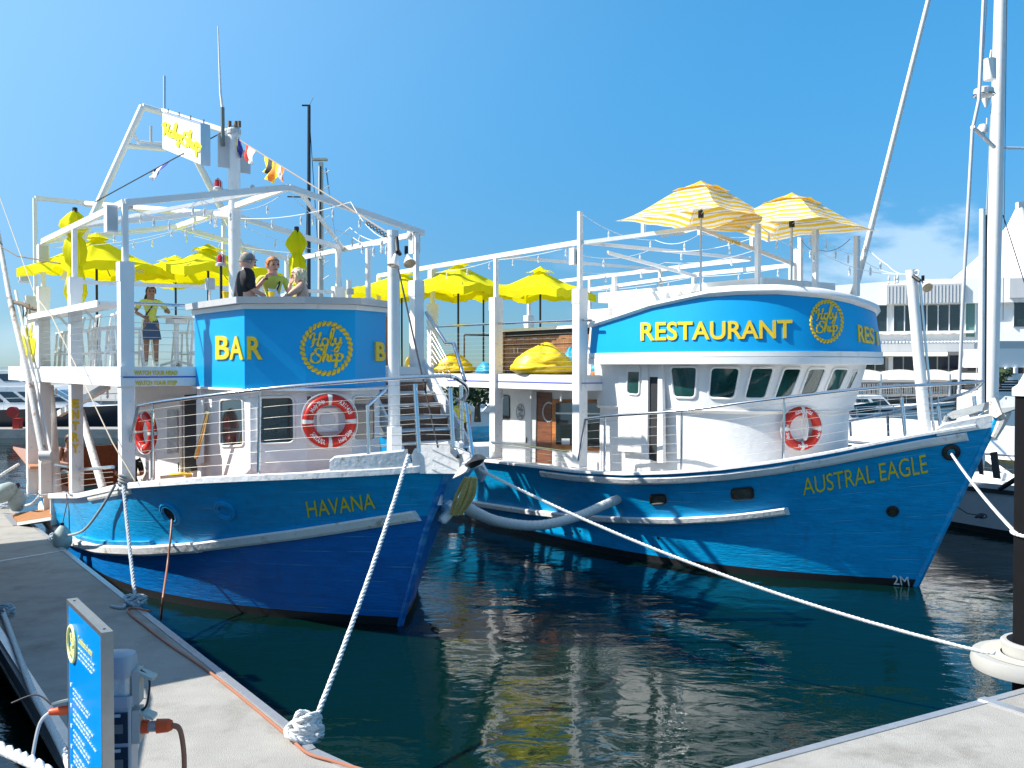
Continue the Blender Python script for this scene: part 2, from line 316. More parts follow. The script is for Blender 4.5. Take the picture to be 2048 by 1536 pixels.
    def torus(s, c, R_, r, n=40, m=12, ax=(0,0,1), sy=1.0):
        c = Vector(c); M = Vector(ax).to_track_quat('Z','Y').to_matrix(); vs = []; fs = []
        for i in range(n):
            a = 2*PI*i/n
            for j in range(m):
                b = 2*PI*j/m; q = R_ + r*math.cos(b); vs.append(c + M @ Vector((q*math.cos(a), q*math.sin(a)*sy, r*math.sin(b))))
        for i in range(n):
            for j in range(m): fs.append((i*m+j, ((i+1)%n)*m+j, ((i+1)%n)*m+(j+1)%m, i*m+(j+1)%m))
        s.add(vs, fs); return s
    def mesh(s, name, mats, smooth=False, ang=None):
        me = bpy.data.meshes.new(name); me.from_pydata(s.v, [], s.f)
        for m in (mats if isinstance(mats, (list, tuple)) else [mats]): me.materials.append(m)
        if any(s.m):
            for i, p in enumerate(me.polygons): p.material_index = s.m[i]
        if s.uv:
            ul = me.uv_layers.new(name='UVMap')
            for i, p in enumerate(me.polygons):
                if i in s.uv:
                    for k, li in enumerate(p.loop_indices): ul.data[li].uv = s.uv[i][k]
        if s.att: 
            a = me.attributes.new('strake', 'FLOAT', 'POINT')
            for i, v in enumerate(s.att): a.data[i].value = v
        me.validate(); me.update()
        if smooth:
            me.polygons.foreach_set('use_smooth', [True]*len(me.polygons))
            if hasattr(me, 'set_sharp_from_angle'): me.set_sharp_from_angle(angle=R(ang or 38))
        return me
    def build(s, name, mats, parent=None, smooth=False, ang=None, label=None, cat=None, group=None, kind=None):
        o = bpy.data.objects.new(name, s.mesh(name, mats, smooth, ang)); COL.objects.link(o)
        if parent: o.parent = parent
        tag(o, label, cat, group, kind); return o
def tag(o, label=None, cat=None, group=None, kind=None):
    if label: o['label'] = label
    if cat: o['category'] = cat
    if group: o['group'] = group
    if kind: o['kind'] = kind
    return o
def empty(name, loc, rz=0, label=None, cat=None, group=None):
    o = bpy.data.objects.new(name, None); COL.objects.link(o); o.location = loc; o.rotation_euler = (0,0,rz); o.empty_display_size = .1
    return tag(o, label, cat, group)
def children(o): return [c for c in KIDS.get(o.name, [])]
KIDS = {}
def copy_tree(o, parent=None, label=None):
    c = o.copy(); COL.objects.link(c)
    if parent: c.parent = parent
    if label: c['label'] = label
    for ch in list(o.children): copy_tree(ch, c)
    return c
def sag(a, b, drop, n=14):
    a = Vector(a); b = Vector(b); return [a.lerp(b, i/n) - Vector((0,0,drop*4*(i/n)*(1-i/n))) for i in range(n+1)]
def smooth_path(pts, n=6):
    pts = [Vector(p) for p in pts]; out = []
    for i in range(len(pts)-1):
        p0 = pts[max(i-1,0)]; p1 = pts[i]; p2 = pts[i+1]; p3 = pts[min(i+2,len(pts)-1)]
        for k in range(n):
            t = k/n; out.append(.5*((2*p1)+(-p0+p2)*t+(2*p0-5*p1+4*p2-p3)*t*t+(-p0+3*p1-3*p2+p3)*t**3))
    return out + [pts[-1]]
def strands(pts, r, root, m, k=3, pitch=7.5, name='strand'):
    """laid rope: k strands twisted round the path"""
    pts = [Vector(p) for p in pts]; L_ = [0]
    for a, b in zip(pts, pts[1:]): L_.append(L_[-1]+(b-a).length)
    step = r*pitch/8; n = max(4, int(L_[-1]/step)); P = []; j = 0
    for i in range(n+1):
        s_ = L_[-1]*i/n
        while j < len(L_)-2 and L_[j+1] < s_: j += 1
        P.append(pts[j].lerp(pts[j+1], (s_-L_[j])/max(L_[j+1]-L_[j], 1e-9)))
    nrm = None; fr_ = []
    for i in range(n+1):
        t = (P[min(i+1,n)]-P[max(i-1,0)]); t = t.normalized() if t.length > 1e-9 else Vector((1,0,0))
        nrm = t.orthogonal().normalized() if nrm is None else (nrm-t*nrm.dot(t)).normalized(); fr_.append((nrm, t.cross(nrm)))
    for q in range(k):
        Q = [P[i] + (fr_[i][0]*math.cos(2*PI*(i/8+q/k)) + fr_[i][1]*math.sin(2*PI*(i/8+q/k)))*r*.52 for i in range(n+1)]
        mb = MB(); mb.tube(Q, r*.56, 5); mb.build(name, m, root, smooth=True, ang=180)
_tc = {}
def text_mesh(txt, bold=0.0, depth=.06, shear=0, space=1.0):
    """letters of unit cap height starting at x=0 -> (verts, faces, width); z runs 0..depth"""
    key = (txt, bold, depth, shear, space)
    if key in _tc: return _tc[key]
    cu = bpy.data.curves.new('t', 'FONT'); cu.body = txt; cu.size = 1.0; cu.offset = bold; cu.extrude = .5; cu.shear = shear; cu.space_character = space
    cu.resolution_u = 4
    o = bpy.data.objects.new('t', cu); COL.objects.link(o); bpy.context.view_layer.update()
    me = bpy.data.meshes.new_from_object(o.evaluated_get(bpy.context.evaluated_depsgraph_get()))
    vs = [v.co.copy() for v in me.vertices]; fs = [tuple(p.vertices) for p in me.polygons]
    x0 = min(v.x for v in vs); x1 = max(v.x for v in vs); y0 = min(v.y for v in vs); y1 = max(v.y for v in vs)
    if not any(c in 'gjpqy' for c in txt): k = 1/(y1-y0)
    else: k = 1/.73; y0 = 0
    vs = [Vector(((v.x-x0)*k, (v.y-y0)*k, (v.z+.5)*depth)) for v in vs]
    bpy.data.objects.remove(o); bpy.data.curves.remove(cu); bpy.data.meshes.remove(me)
    _tc[key] = (vs, fs, (x1-x0)*k); return _tc[key]
def letters(txt, mapf, mat_, parent, bold=0, depth=.02, name='lettering', space=1.0, label=None, shear=0):
    """mapf(u, v, h): u across 0..1, v up 0..1, h height off the surface in metres"""
    vs, fs, w = text_mesh(txt, bold, 1.0, shear, space)
    mb = MB(); mb.add([mapf(v.x/w, v.y, v.z*depth) for v in vs], fs); return mb.build(name, mat_, parent, label=label)
def quadmap(quad, hit, off=.003):
    """quad of photo pixels (tl,tr,br,bl) laid on the surface found by hit(px,py)->(point, normal)"""
    tl, tr, br, bl = quad
    def f(u, v, h):
        x = (bl[0]*(1-u)+br[0]*u)*(1-v) + (tl[0]*(1-u)+tr[0]*u)*v; y = (bl[1]*(1-u)+br[1]*u)*(1-v) + (tl[1]*(1-u)+tr[1]*u)*v
        p, n = hit(x, y); return p + n*(off+h)
    return f
# ------------------------------------------------------------------ water and pontoons
def build_water():
    m = bpy.data.materials.new('harbour_water'); m.use_nodes = True; nt = m.node_tree; N = nt.nodes.new; L = nt.links.new
    b = nt.nodes['Principled BSDF']; b.inputs['Base Color'].default_value = (.0008, .0125, .0105, 1); b.inputs['Roughness'].default_value = .03
    b.inputs['IOR'].default_value = 1.38; b.inputs['Specular IOR Level'].default_value = .5
    g = N('ShaderNodeNewGeometry'); hts = []
    for sc, an, st, amp in ((.5, .5, (1, 1.6, 1), 1.0), (2.1, .3, (1, 1.5, 1), .26), (8.0, .15, (1, 1.8, 1), .085), (24, .1, (1, 1.4, 1), .020)):
        mp = N('ShaderNodeMapping'); mp.inputs['Scale'].default_value = st; mp.inputs['Rotation'].default_value = (0, 0, an); L(g.outputs['Position'], mp.inputs[0])
        nz = N('ShaderNodeTexNoise'); nz.inputs['Scale'].default_value = sc; nz.inputs['Detail'].default_value = 2.5; nz.inputs['Distortion'].default_value = .7; L(mp.outputs[0], nz.inputs[0])
        mu = N('ShaderNodeMath'); mu.operation = 'MULTIPLY'; mu.inputs[1].default_value = amp; L(nz.outputs[0], mu.inputs[0]); hts.append(mu)
    big = N('ShaderNodeTexNoise'); big.inputs['Scale'].default_value = .23; big.inputs['Detail'].default_value = 2; L(g.outputs['Position'], big.inputs[0])
    br = N('ShaderNodeMapRange'); br.inputs[1].default_value = .40; br.inputs[2].default_value = .62; br.inputs[3].default_value = .10; br.inputs[4].default_value = 1.0; L(big.outputs[0], br.inputs[0])
    s = hts[2]
    a = N('ShaderNodeMath'); a.operation = 'ADD'; L(hts[2].outputs[0], a.inputs[0]); L(hts[3].outputs[0], a.inputs[1])
    ms = N('ShaderNodeMath'); ms.operation = 'MULTIPLY'; L(a.outputs[0], ms.inputs[0]); L(br.outputs[0], ms.inputs[1])
    a1 = N('ShaderNodeMath'); a1.operation = 'ADD'; L(hts[0].outputs[0], a1.inputs[0]); L(hts[1].outputs[0], a1.inputs[1])
    a2 = N('ShaderNodeMath'); a2.operation = 'ADD'; L(a1.outputs[0], a2.inputs[0]); L(ms.outputs[0], a2.inputs[1])
    bp = N('ShaderNodeBump'); bp.inputs['Strength'].default_value = .55; bp.inputs['Distance'].default_value = .065; L(a2.outputs[0], bp.inputs['Height']); L(bp.outputs[0], b.inputs['Normal'])
    mb = MB(); mb.grid([[(-1500, -60, 0), (1500, -60, 0)], [(-1500, 3500, 0), (1500, 3500, 0)]])
    mb.build('water', m, kind='structure')
build_water()
DZ = .5
def pontoon(name, poly, label_edge=True):
    """concrete deck on a dark float with an aluminium waler and a rubber strip along the edge"""
    pts = [Vector((p.x, p.y, DZ)) for p in poly]
    area = sum(pts[i].x*pts[(i+1)%len(pts)].y - pts[(i+1)%len(pts)].x*pts[i].y for i in range(len(pts)))
    if area < 0: pts = pts[::-1]
    n = len(pts); root = empty(name, (0,0,0)); root['kind'] = 'structure'
    def inset(d):
        out = []
        for i in range(n):
            a, b, c = pts[i-1], pts[i], pts[(i+1)%n]
            u = (b-a).normalized(); v = (c-b).normalized(); nu = Vector((-u.y, u.x, 0)); nv = Vector((-v.y, v.x, 0)); k = (nu+nv).normalized()
            out.append(b + k*(d/max(k.dot(nu), .35)))
        return out
    i1 = inset(.12); mb = MB(); mb.prism([(p.x, p.y) for p in i1], DZ-.30, DZ); mb.build('deck_slab', CONC, root)
    fl = inset(.16); mb = MB(); mb.prism([(p.x, p.y) for p in fl], -.35, DZ-.31); mb.build('float', BLACK, root)
    mb = MB(); mr = MB()
    for i in range(n):
        a, b = i1[i], i1[(i+1)%n]; o, q = pts[i], pts[(i+1)%n]; d = (b-a).normalized(); out = Vector((d.y, -d.x, 0))
        mb.bar(a + out*.045 + Vector((0,0,-.055)), b + out*.045 + Vector((0,0,-.055)), .085, .13)
        mr.bar(a + out*.105 + Vector((0,0,-.10)), b + out*.105 + Vector((0,0,-.10)), .034, .14)
        mb.bar(a + out*.100 + Vector((0,0,-.195)), b + out*.100 + Vector((0,0,-.195)), .05, .04)
    mb.build('waler', ALU, root); mr.build('rubber_strip', RUBBERG, root)
    return root
# left finger pontoon between Havana and the berth to its left, widening at the near end
PR = [atz(8, 1000, DZ), atz(591, 1449, DZ)]; dv = (PR[0]-PR[1]).normalized()
PL = [atz(0, 1292, DZ), atz(129, 1503, DZ)]; dl = (PL[0]-PL[1]).normalized()
FAR = PR[0] + dv*12
pl_far = PL[0] + dl*((FAR.y-PL[0].y)/dl.y)
left_dock = pontoon('pontoon', [FAR, PR[1]-dv*.1, atz(640, 1497, DZ), atz(735, 1540, DZ), atz(1100, 1720, DZ), Vector((.6, 2.2, DZ)), Vector((-7.5, 2.2, DZ)), PL[1]-dl*1.5, pl_far])
r0, r1 = atz(1437, 1536, DZ), atz(2048, 1374, DZ); rd = (r1-r0).normalized()
right_dock = pontoon('pontoon', [r0-rd*.6, r1+rd*9, r1+rd*9+Vector((3,-5,0)), Vector((9, 2.0, DZ)), Vector((1.5, 2.2, DZ))])
mb = MB(); a = atz(1962, 1397, DZ+.012); b = atz(2120, 1448, DZ+.012); mb.bar(a, b, .11, .024); mb.build('joint_cover', ALU, right_dock)
mb = MB(); a = atz(-10, 1124, DZ+.006); b = atz(136, 1100, DZ+.006); mb.bar(a, b, .05, .012); mb.build('joint_cover', ALU, left_dock)
mb = MB(); a = atz(1475, 1536, DZ+.002); b = atz(1960, 1405, DZ+.002); mb.bar(a, b, .010, .003); mb.build('deck_groove', RUBBERG, right_dock)

# ------------------------------------------------------------------ hulls
def lerpl(tab, v):
    if v <= tab[0][0]: return tab[0][1]
    for (a, x), (b, y) in zip(tab, tab[1:]):
        if v <= b: return x + (y-x)*(v-a)/(b-a)
    return tab[-1][1]
class Hull:
    def __init__(s, fr, stem, BW, LW, nW, BS, LS, nS, length, sheerpx, gap=None, stern=.75):
        s.fr, s.stemt, s.W, s.S, s.len, s.gap, s.stern = fr, stem, (BW, LW, nW), (BS, LS, nS), length, gap, stern
        pts = []
        for px, py in sheerpx:
            p = fr.march(px, py, lambda q: s.half(q.x, 1, q.z) - abs(q.y)); pts.append((p.x, p.z))
        s.sh = sorted(pts); s.sh = [(-length, s.sh[0][1]+.25)] + s.sh if s.sh[0][0] > -length+1 else s.sh
    def stem(s, z): return lerpl(s.stemt, z)
    def sheer(s, x): 
        return lerpl(s.sh, x)
    def half(s, x, f, z):
        q = max(s.stem(z)-x, 0); f = min(max(f, 0), 1.25); g = f**1.9 if f < 1 else f
        B, L, n = [s.W[i] + (s.S[i]-s.W[i])*g for i in range(3)]
        u = min(q/L, 1); h = B*(1-(1-u)**n)
        aft = (-x) / s.len
        if aft > .6: h *= 1-(1-s.stern)*((aft-.6)/.4)**2
        return h
    def beam(s, x, z): return s.half(x, z/max(s.sheer(x), .1), z)
    def f(s, q): return s.beam(q.x, q.z) - abs(q.y)
    def hit(s, px, py):
        p = s.fr.march(px, py, s.f); e = .02
        n = Vector((s.f(p-Vector((e,0,0)))-s.f(p+Vector((e,0,0))), s.f(p-Vector((0,e,0)))-s.f(p+Vector((0,e,0))), s.f(p-Vector((0,0,e)))-s.f(p+Vector((0,0,e)))))
        return p, n.normalized()
    def edge(s, x, side=-1, inset=0, dz=0):
        z = s.sheer(x); return Vector((x, side*max(s.beam(x, z)-inset, 0.0), z+dz))
    def edge_at(s, px, side=-1, inset=0):
        lo, hi = -s.len, s.stem(2.5)
        for i in range(40):
            m = (lo+hi)/2
            if s.fr.proj(s.edge(m, side, inset))[0] < px: lo = m
            else: hi = m
        return s.edge(lo, side, inset)
    def build(s, root, rub, mats, nst=64, strakes=11):
        xs = [s.len*(i/nst)**1.35 for i in range(nst+1)]
        if s.gap: 
            for g in s.gap: xs += [-g-.004, -g+.004]
            xs.sort()
        levels = [-.5, 0, .13] + ['r%d' % i for i in range(1, 8)] + ['s%d' % i for i in range(1, 8)]
        def zlev(l, x):
            r = rub(x); sh = s.sheer(x)
            if isinstance(l, (int, float)): return l
            k = int(l[1:]); return .13+(r-.13)*k/7 if l[0] == 'r' else r+(sh-r)*k/7
        for side in (-1, 1):
            mb = MB(); rows = []; att = []
            for t in xs:
                row = []
                for l in levels:
                    z = zlev(l, -t)
                    for _ in range(6): x = s.stem(z)*max(0, 1-t/6) - t; z = zlev(l, x)
                    if s.gap and -s.gap[1] <= t <= -s.gap[0] and z > .62: z = .62 + .0005*levels.index(l)
                    row.append(Vector((x, side*(s.beam(x, z) + (0.03 if t < .01 else .03*max(0, 1-t/.25))), z))); att.append(z/max(s.sheer(x), .1)*strakes*.93)
                rows.append(row if side < 0 else row)
            n = len(levels); vs = [v for r in rows for v in r]; fs = []; ms = []
            for i in range(len(rows)-1):
                for j in range(n-1):
                    q = (i*n+j, i*n+j+1, (i+1)*n+j+1, (i+1)*n+j)
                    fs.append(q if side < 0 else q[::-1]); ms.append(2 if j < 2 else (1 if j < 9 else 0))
            mb.add(vs, fs); mb.m = ms; mb.att = att
            mb.build('hull_side', mats, root, smooth=True, ang=30)
            # inside of the bulwark and its thickness
            mi = MB(); rr = []
            for t in xs:
                x = s.stem(2.2)*max(0, 1-t/6) - t; sh = s.sheer(x)
                if s.gap and -s.gap[1] <= t <= -s.gap[0]: sh = .62
                rr.append([Vector((x-.05, side*max(s.beam(x, sh-dz)-.10, .01), sh-dz)) for dz in (.03, .2, .4, .56)])
            mi.grid(rr); mi.build('bulwark_inside', WHITE, root)
        mb = MB(); xt = -s.len; hb = []
        for z in (-.5, 0, .3, .8, 1.2, s.sheer(xt)): hb.append([Vector((xt, -s.beam(xt, z), z)), Vector((xt, s.beam(xt, z), z))])
        mb.grid(hb); mb.build('transom', mats[0], root)
    def deck(s, root, dz, mt, x0=None, name='deck'):
        mb = MB(); rows = []
        for i in range(41):
            x = (x0 if x0 is not None else s.stem(2)-.25) - (s.len-.02+(x0 if x0 is not None else 0))*i/40
            if x < -s.len: break
            z = s.sheer(x)-dz; b = max(s.beam(x, z)-.06, .02); rows.append([Vector((x, -b, z)), Vector((x, 0, z+.04)), Vector((x, b, z))])
        mb.grid(rows); return mb.build(name, mt, root)
    def strip(s, zf, x0, x1, w, h, n=40, side=-1, out=0):
        """belt that follows the hull at height zf(x): w proud of the plank, h tall; closed section"""
        mb = MB(); rows = []
        for i in range(n+1):
            x = x0+(x1-x0)*i/n; z = zf(x); b = s.beam(x, z); q = []
            for dy, dz in ((-.02, -h/2), (w*.75, -h/2), (w, -h*.3), (w, h*.3), (w*.75, h/2), (-.02, h/2)):
                q.append(Vector((x, side*(s.beam(x, z+dz)+dy+out), z+dz)))
            rows.append(q)
        mb.grid(rows, close=True)
        for r, fl in ((rows[0], 0), (rows[-1], 1)): mb.add(r, [tuple(range(6)) if fl else tuple(range(6))[::-1]])
        return mb
def disc_on(mb, p, n, r, t, k=20, sy=1.0):
    mb.lathe([(0.001, t), (r*.9, t), (r, t*.7), (r, -.01)], p, k, n)

H = Frame(-1.63, 13.68, .61, -.792)
A = Frame(6.87, 16.1, .58, -.815)
hv = Hull(H, [(-.5, -.25), (0, 0), (1.49, .70), (2.33, 1.26), (2.8, 1.52)], 2.66, 6.4, 2.3, 2.80, 4.9, 2.45, 13.2,
          [(36, 940), (75, 962), (105, 987), (160, 986), (200, 977), (237, 968), (270, 964), (400, 954), (503, 949), (600, 945), (680, 941), (760, 937), (820, 933)], gap=(-9.75, -8.95))
hv.sh.append((1.4, 2.46))
au = Hull(A, [(-.5, -.3), (0, 0), (2.67, 1.24), (3.1, 1.45)], 2.50, 7.4, 2.8, 2.95, 6.5, 2.6, 15.5,
          [(960, 918), (1050, 928), (1150, 940), (1250, 945), (1350, 942), (1450, 934), (1550, 921), (1650, 904), (1750, 884), (1850, 865)])
au.sh.append((1.35, 2.88))

havana = empty('fishing_trawler', H.o, H.rz, 'blue and white trawler with HAVANA on its bow and a BAR counter, beside the pontoon', 'boat', 'converted trawlers moored side by side')
austral = empty('fishing_trawler', A.o, A.rz, 'blue and white fishing trawler with AUSTRAL EAGLE on its bow and a round-fronted RESTAURANT wheelhouse', 'boat', 'converted trawlers moored side by side')
# rub rail heights from the photograph
def fit(hull, pix):
    t = []
    for px, py in pix: p, _ = hull.hit(px, py); t.append((p.x, p.z))
    return sorted(t)
hrub = fit(hv, [(150, 1083), (200, 1097), (300, 1101), (400, 1094), (500, 1081), (600, 1068), (700, 1053), (800, 1037), (840, 1031)])
hrubf = lambda x: lerpl(hrub, x)
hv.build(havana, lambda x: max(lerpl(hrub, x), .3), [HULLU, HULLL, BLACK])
mid = (hrub[0][0] + hrub[-1][0])/2
hv.strip(hrubf, -13, hrub[3][0], .11, .17).build('rub_rail', WOODWHITE, havana)
hv.strip(hrubf, hrub[3][0]+.02, hrub[-1][0], .10, .15).build('rub_rail', WOODWHITE, havana)
hv.strip(hrubf, -13, hrub[-1][0]-.55, .10, .16, side=1).build('rub_rail', WOODWHITE, havana)
hv.strip(lambda x: hrubf(x)+.125, hrub[1][0]-1.4, hrub[2][0]+.2, .07, .075).build('guard_strip', HULLU, havana)
# port rub rail end wraps the stem as a white knee
e = Vector((1.0, 0, hrub[-1][1]+.03))
mb = MB(); mb.tube(smooth_path([Vector((hrub[-1][0]-.56, hv.beam(hrub[-1][0]-.56, e.z)+.04, e.z-.03)), Vector((hrub[-1][0]-.15, hv.beam(hrub[-1][0]-.15, e.z)+.10, e.z)), Vector((hrub[-1][0]+.10, .30, e.z-.02)), Vector((hrub[-1][0]+.12, .16, e.z-.12))], 5), [.075]*10+[.07]*5+[.05], 8); mb.build('rub_rail_end', WOODWHITE, havana, smooth=True)
def cap(hull, root, x0, x1, side, w=.20, h=.09, dz=0, name='cap_rail', m=WOODWHITE, n=50, out=.05):
    mb = MB(); rows = []
    for i in range(n+1):
        x = x0+(x1-x0)*i/n; p = hull.edge(x, side); z = p.z+dz; y = abs(p.y)+out
        rows.append([Vector((x, side*y, z-h)), Vector((x, side*y, z-.012)), Vector((x, side*(y-.015), z)), Vector((x, side*max(y-w, .0), z)), Vector((x, side*max(y-w, .0), z-h))])
    mb.grid(rows, close=True); mb.add(rows[0], [(0,1,2,3,4)]); mb.add(rows[-1], [(0,1,2,3,4)]); return mb.build(name, m, root)
cap(hv, havana, -8.95, 1.15, -1); cap(hv, havana, -13.2, -9.75, -1); cap(hv, havana, -13.2, 1.15, 1)
# white sill where the rail sweeps up at the gangway
z0 = hv.edge_at(178).x; z1 = hv.edge_at(258).x
hv.strip(lambda x: hv.sheer(x)-.10, z0, z1, .05, .16, 12).build('rail_sweep', WOODWHITE, havana)
# gate jambs
for x in (-8.93, -9.77):
    mb = MB(); y = hv.beam(x, 1.0); z = hv.sheer(x); mb.box((x, -y+.16, (z+.55)/2), (.05, .42, z-.55)); mb.build('gate_jamb', WHITE, havana)
mb = MB(); mb.box((-9.35, -2.35, .60), (.84, .7, .06)); mb.build('gate_sill', GREYW, havana)
# raised bow bulwark with a cut-out for the mooring line
def bulw(x0, x1, h0, h1, side, name='bow_bulwark', hull=hv, root=havana, th=.07, n=14, flare=.10, m=WOODWHITE):
    mb = MB(); rows = []
    for i in range(n+1):
        t = i/n; x = x0+(x1-x0)*t; p = hull.edge(x, side); h = h0+(h1-h0)*t
        if t < .04: h -= .05
        y = abs(p.y)+.02; o = flare*h
        rows.append([Vector((x, side*y, p.z-.09)), Vector((x, side*(y+o), p.z+h-.03)), Vector((x, side*(y+o-.02), p.z+h)), Vector((x, side*max(y+o-th, 0), p.z+h)), Vector((x, side*max(y-th, 0), p.z-.09))])
    mb.grid(rows, close=True); mb.add(rows[0], [(0,1,2,3,4)]); mb.add(rows[-1], [(0,1,2,3,4)]); return mb.build(name, m, root)
xa = hv.edge_at(663).x; xb = hv.edge_at(812).x
for sd in (-1, 1):
    bulw(xa, xb, .20, .235, sd); bulw(xb+.07, 1.28, .235, .26, sd)
mb = MB(); mb.slab([Vector((1.10,-.34,2.72)), Vector((1.58,-.03,2.74)), Vector((1.58,.03,2.74)), Vector((1.10,.34,2.72))], (0,0,1), .40); mb.build('stem_head', WOODWHITE, havana)
mb = MB(); mb.tube([(.02,0,0),(.72,0,1.49),(1.27,0,2.33),(1.45,0,2.62)], .05, 8); mb.build('stem_post', HULLL, havana, smooth=True)
mb = MB(); mb.slab([Vector((.56,.035,1.15)), Vector((.66,.04,1.42)), Vector((.30,.26,1.42)), Vector((.20,.22,1.15))], (.3,1,0), .02); mb.build('draught_patch', GOLD, havana)
hv.deck(havana, .50, TEAK)
mb = MB(); mb.grid([[hv.edge(x, -1, .12, -.02)+Vector((0,0,0)), Vector((x, 0, hv.sheer(x)+.02)), hv.edge(x, 1, .12, -.02)] for x in [1.0, .6, .2, -.2, -.5]]); mb.build('foredeck', WHITE, havana)
# --- Austral hull
arub = fit(au, [(960, 1008), (1050, 1022), (1150, 1034), (1250, 1040), (1350, 1042), (1450, 1037), (1520, 1030), (1578, 1022)])
arubf = lambda x: lerpl(arub, x)
au.build(austral, lambda x: 1.0, [HULLU, mat('austral_blue', (1,1,1)) if 0 else HULLU, BLACK])
au.strip(arubf, -15, arub[-1][0], .12, .13).build('rub_rail', WOODWHITE, austral)
au.strip(arubf, -15, arub[-1][0], .12, .13, side=1).build('rub_rail', WOODWHITE, austral)
x0 = au.edge_at(1080).x
au.strip(lambda x: au.sheer(x)-.17, x0, 1.02, .09, .13, 60).build('sheer_rub_rail', WOODWHITE, austral)
au.strip(lambda x: au.sheer(x)-.17, x0, 1.02, .09, .13, 60, side=1).build('sheer_rub_rail', WOODWHITE, austral)
for sd in (-1, 1): cap(au, austral, -15.4, 1.15, sd, w=.24, h=.05)
mb = MB(); mb.tube([(.0,0,0),(1.24,0,2.67),(1.42,0,3.02)], .06, 8); mb.build('stem_post', HULLU, austral, smooth=True)
bulw(.72, 1.40, .10, .14, -1, 'stem_head', au, austral, n=8, flare=.05); bulw(.72, 1.40, .10, .14, 1, 'stem_head', au, austral, n=8, flare=.05)
mb = MB(); mb.tube([(1.33,-.02,2.62),(1.42,0,2.82),(1.50,0,3.04)], [.05,.07,.09], 8); mb.build('stem_fitting', RUST, austral, smooth=True)
au.deck(austral, .42, WHITE)
mb = MB(); mb.grid([[au.edge(x, -1, .14, -.10), Vector((x, 0, au.sheer(x)+.02)), au.edge(x, 1, .14, -.10)] for x in [1.1, .6, .2, -.2, -.6, -1.0, -1.4]]); mb.build('foredeck', WHITE, austral)
# lettering on the hulls
def hull_text(hull, root, txt, quad, bold, label=None, space=1.0, m=YPAINT):
    return letters(txt, quadmap(quad, hull.hit, .004), m, root, bold, .012, space=space, label=label)
hull_text(hv, havana, 'HAVANA', ((612, 1003), (747, 986), (751, 1016), (617, 1034)), -.004)
hull_text(au, austral, 'AUSTRAL EAGLE', ((1604, 957), (1851, 908), (1856, 945), (1607, 990)), -.008, space=.96)
hull_text(au, austral, '2M', ((1784, 1150), (1816, 1153), (1819, 1171), (1787, 1168)), .0, m=WHITE)
def ring_on(hull, root, px, py, r, name='porthole', m=HULLU, glass=GREENG, tube=.03, sy=1.0, gl=True):
    p, n = hull.hit(px, py); mb = MB(); mb.torus(p + n*.01, r, tube, 32, 8, n); mb.torus(p + n*.02, r*.78, tube*.7, 32, 8, n)
    o = mb.build(name, m, root, smooth=True)
    if gl: mb = MB(); mb.lathe([(.001, .006), (r*.78, .006)], p + n*.004, 28, n); mb.build('pane', glass, o)
    return p, n
ring_on(hv, havana, 341, 1027, .175, glass=DARKIN); ring_on(hv, havana, 451, 1020, .15, glass=HULLU)
ring_on(au, austral, 1785, 1022, .085, m=BLACK, glass=mat('brass_plug', (.10,.09,.05), .4, .6), tube=.018)
ring_on(au, austral, 1902, 904, .11, name='hawse_hole', m=BLACK, glass=BBAG, tube=.035)
for (x, y) in ((1168, 1040), (1123, 1052), (1130, 1068), (1160, 1062), (1146, 1035), (1145, 1066), (1316, 1076)):
    p, n = au.hit(x, y); mb = MB(); disc_on(mb, p, n, .028, .006, 12); mb.build('drain_hole', BLACK, austral)
def round_quad(q, r=.25, k=5):
    """rounded outline of a pixel quad (tl,tr,br,bl), r = share of the shorter side"""
    pts = [Vector((x, y)) for x, y in q]; out = []; n = 4; ms = min((pts[i]-pts[(i+1)%n]).length for i in range(n))*r
    for i in range(n):
        p = pts[i]; a = (pts[i-1]-p).normalized(); b = (pts[(i+1)%n]-p).normalized(); A1 = p+a*ms; B1 = p+b*ms
        for j in range(k+1): t = j/k; out.append(A1.lerp(p, t).lerp(p.lerp(B1, t), t))
    return out
def window(q, hit, root, rim=WHITE, glass=GLASS, rw=.022, r=.22, off=.012, sub=3, name='window'):
    """a raised rim with the pane set inside it, laid on the wall that hit() describes"""
    out = round_quad(q, r); P = [hit(v.x, v.y) for v in out]
    mb = MB(); loop = [p + n*off for p, n in P]; mb.tube(loop + [loop[0]], rw, 6, cap=False); o = mb.build(name, rim, root, smooth=True)
    c = Vector((sum(v.x for v in out)/len(out), sum(v.y for v in out)/len(out))); pc, nc = hit(c.x, c.y)
    mb = MB(); rows = [[pc + nc*.004]*len(out)]
    for s_ in (.35, .7, 1.0):
        row = []
        for v in out: w = c.lerp(v, s_); p, n = hit(w.x, w.y); row.append(p + n*.004)
        rows.append(row)
    mb.grid(rows, close=True); mb.build('pane', glass, o, smooth=True); return o
for q in (((1300,990),(1331,988),(1333,1006),(1302,1008)), ((1463,978),(1505,974),(1507,996),(1465,999))):
    window(q, au.hit, austral, mat('bronze_rim', (.05,.05,.05), .4, .5), mat('salty_glass', (.10,.10,.08), .3, var=.5, vscale=8), .022, .35)
# ------------------------------------------------------------------ HAVANA superstructure (local axes of the boat)
DK = 3.74                                                   # upper deck level
def V(*a): return Vector(a)
def part(mb, name, m, root, **k): return mb.build(name, m, root, **k)
def onplane(fr, kind, val):
    nn = {'x': V(1,0,0), 'y': V(0,-1,0), 'z': V(0,0,1)}[kind]
    return lambda px, py: ({'x': fr.onx, 'y': fr.ony, 'z': fr.onz}[kind](px, py, val), nn)
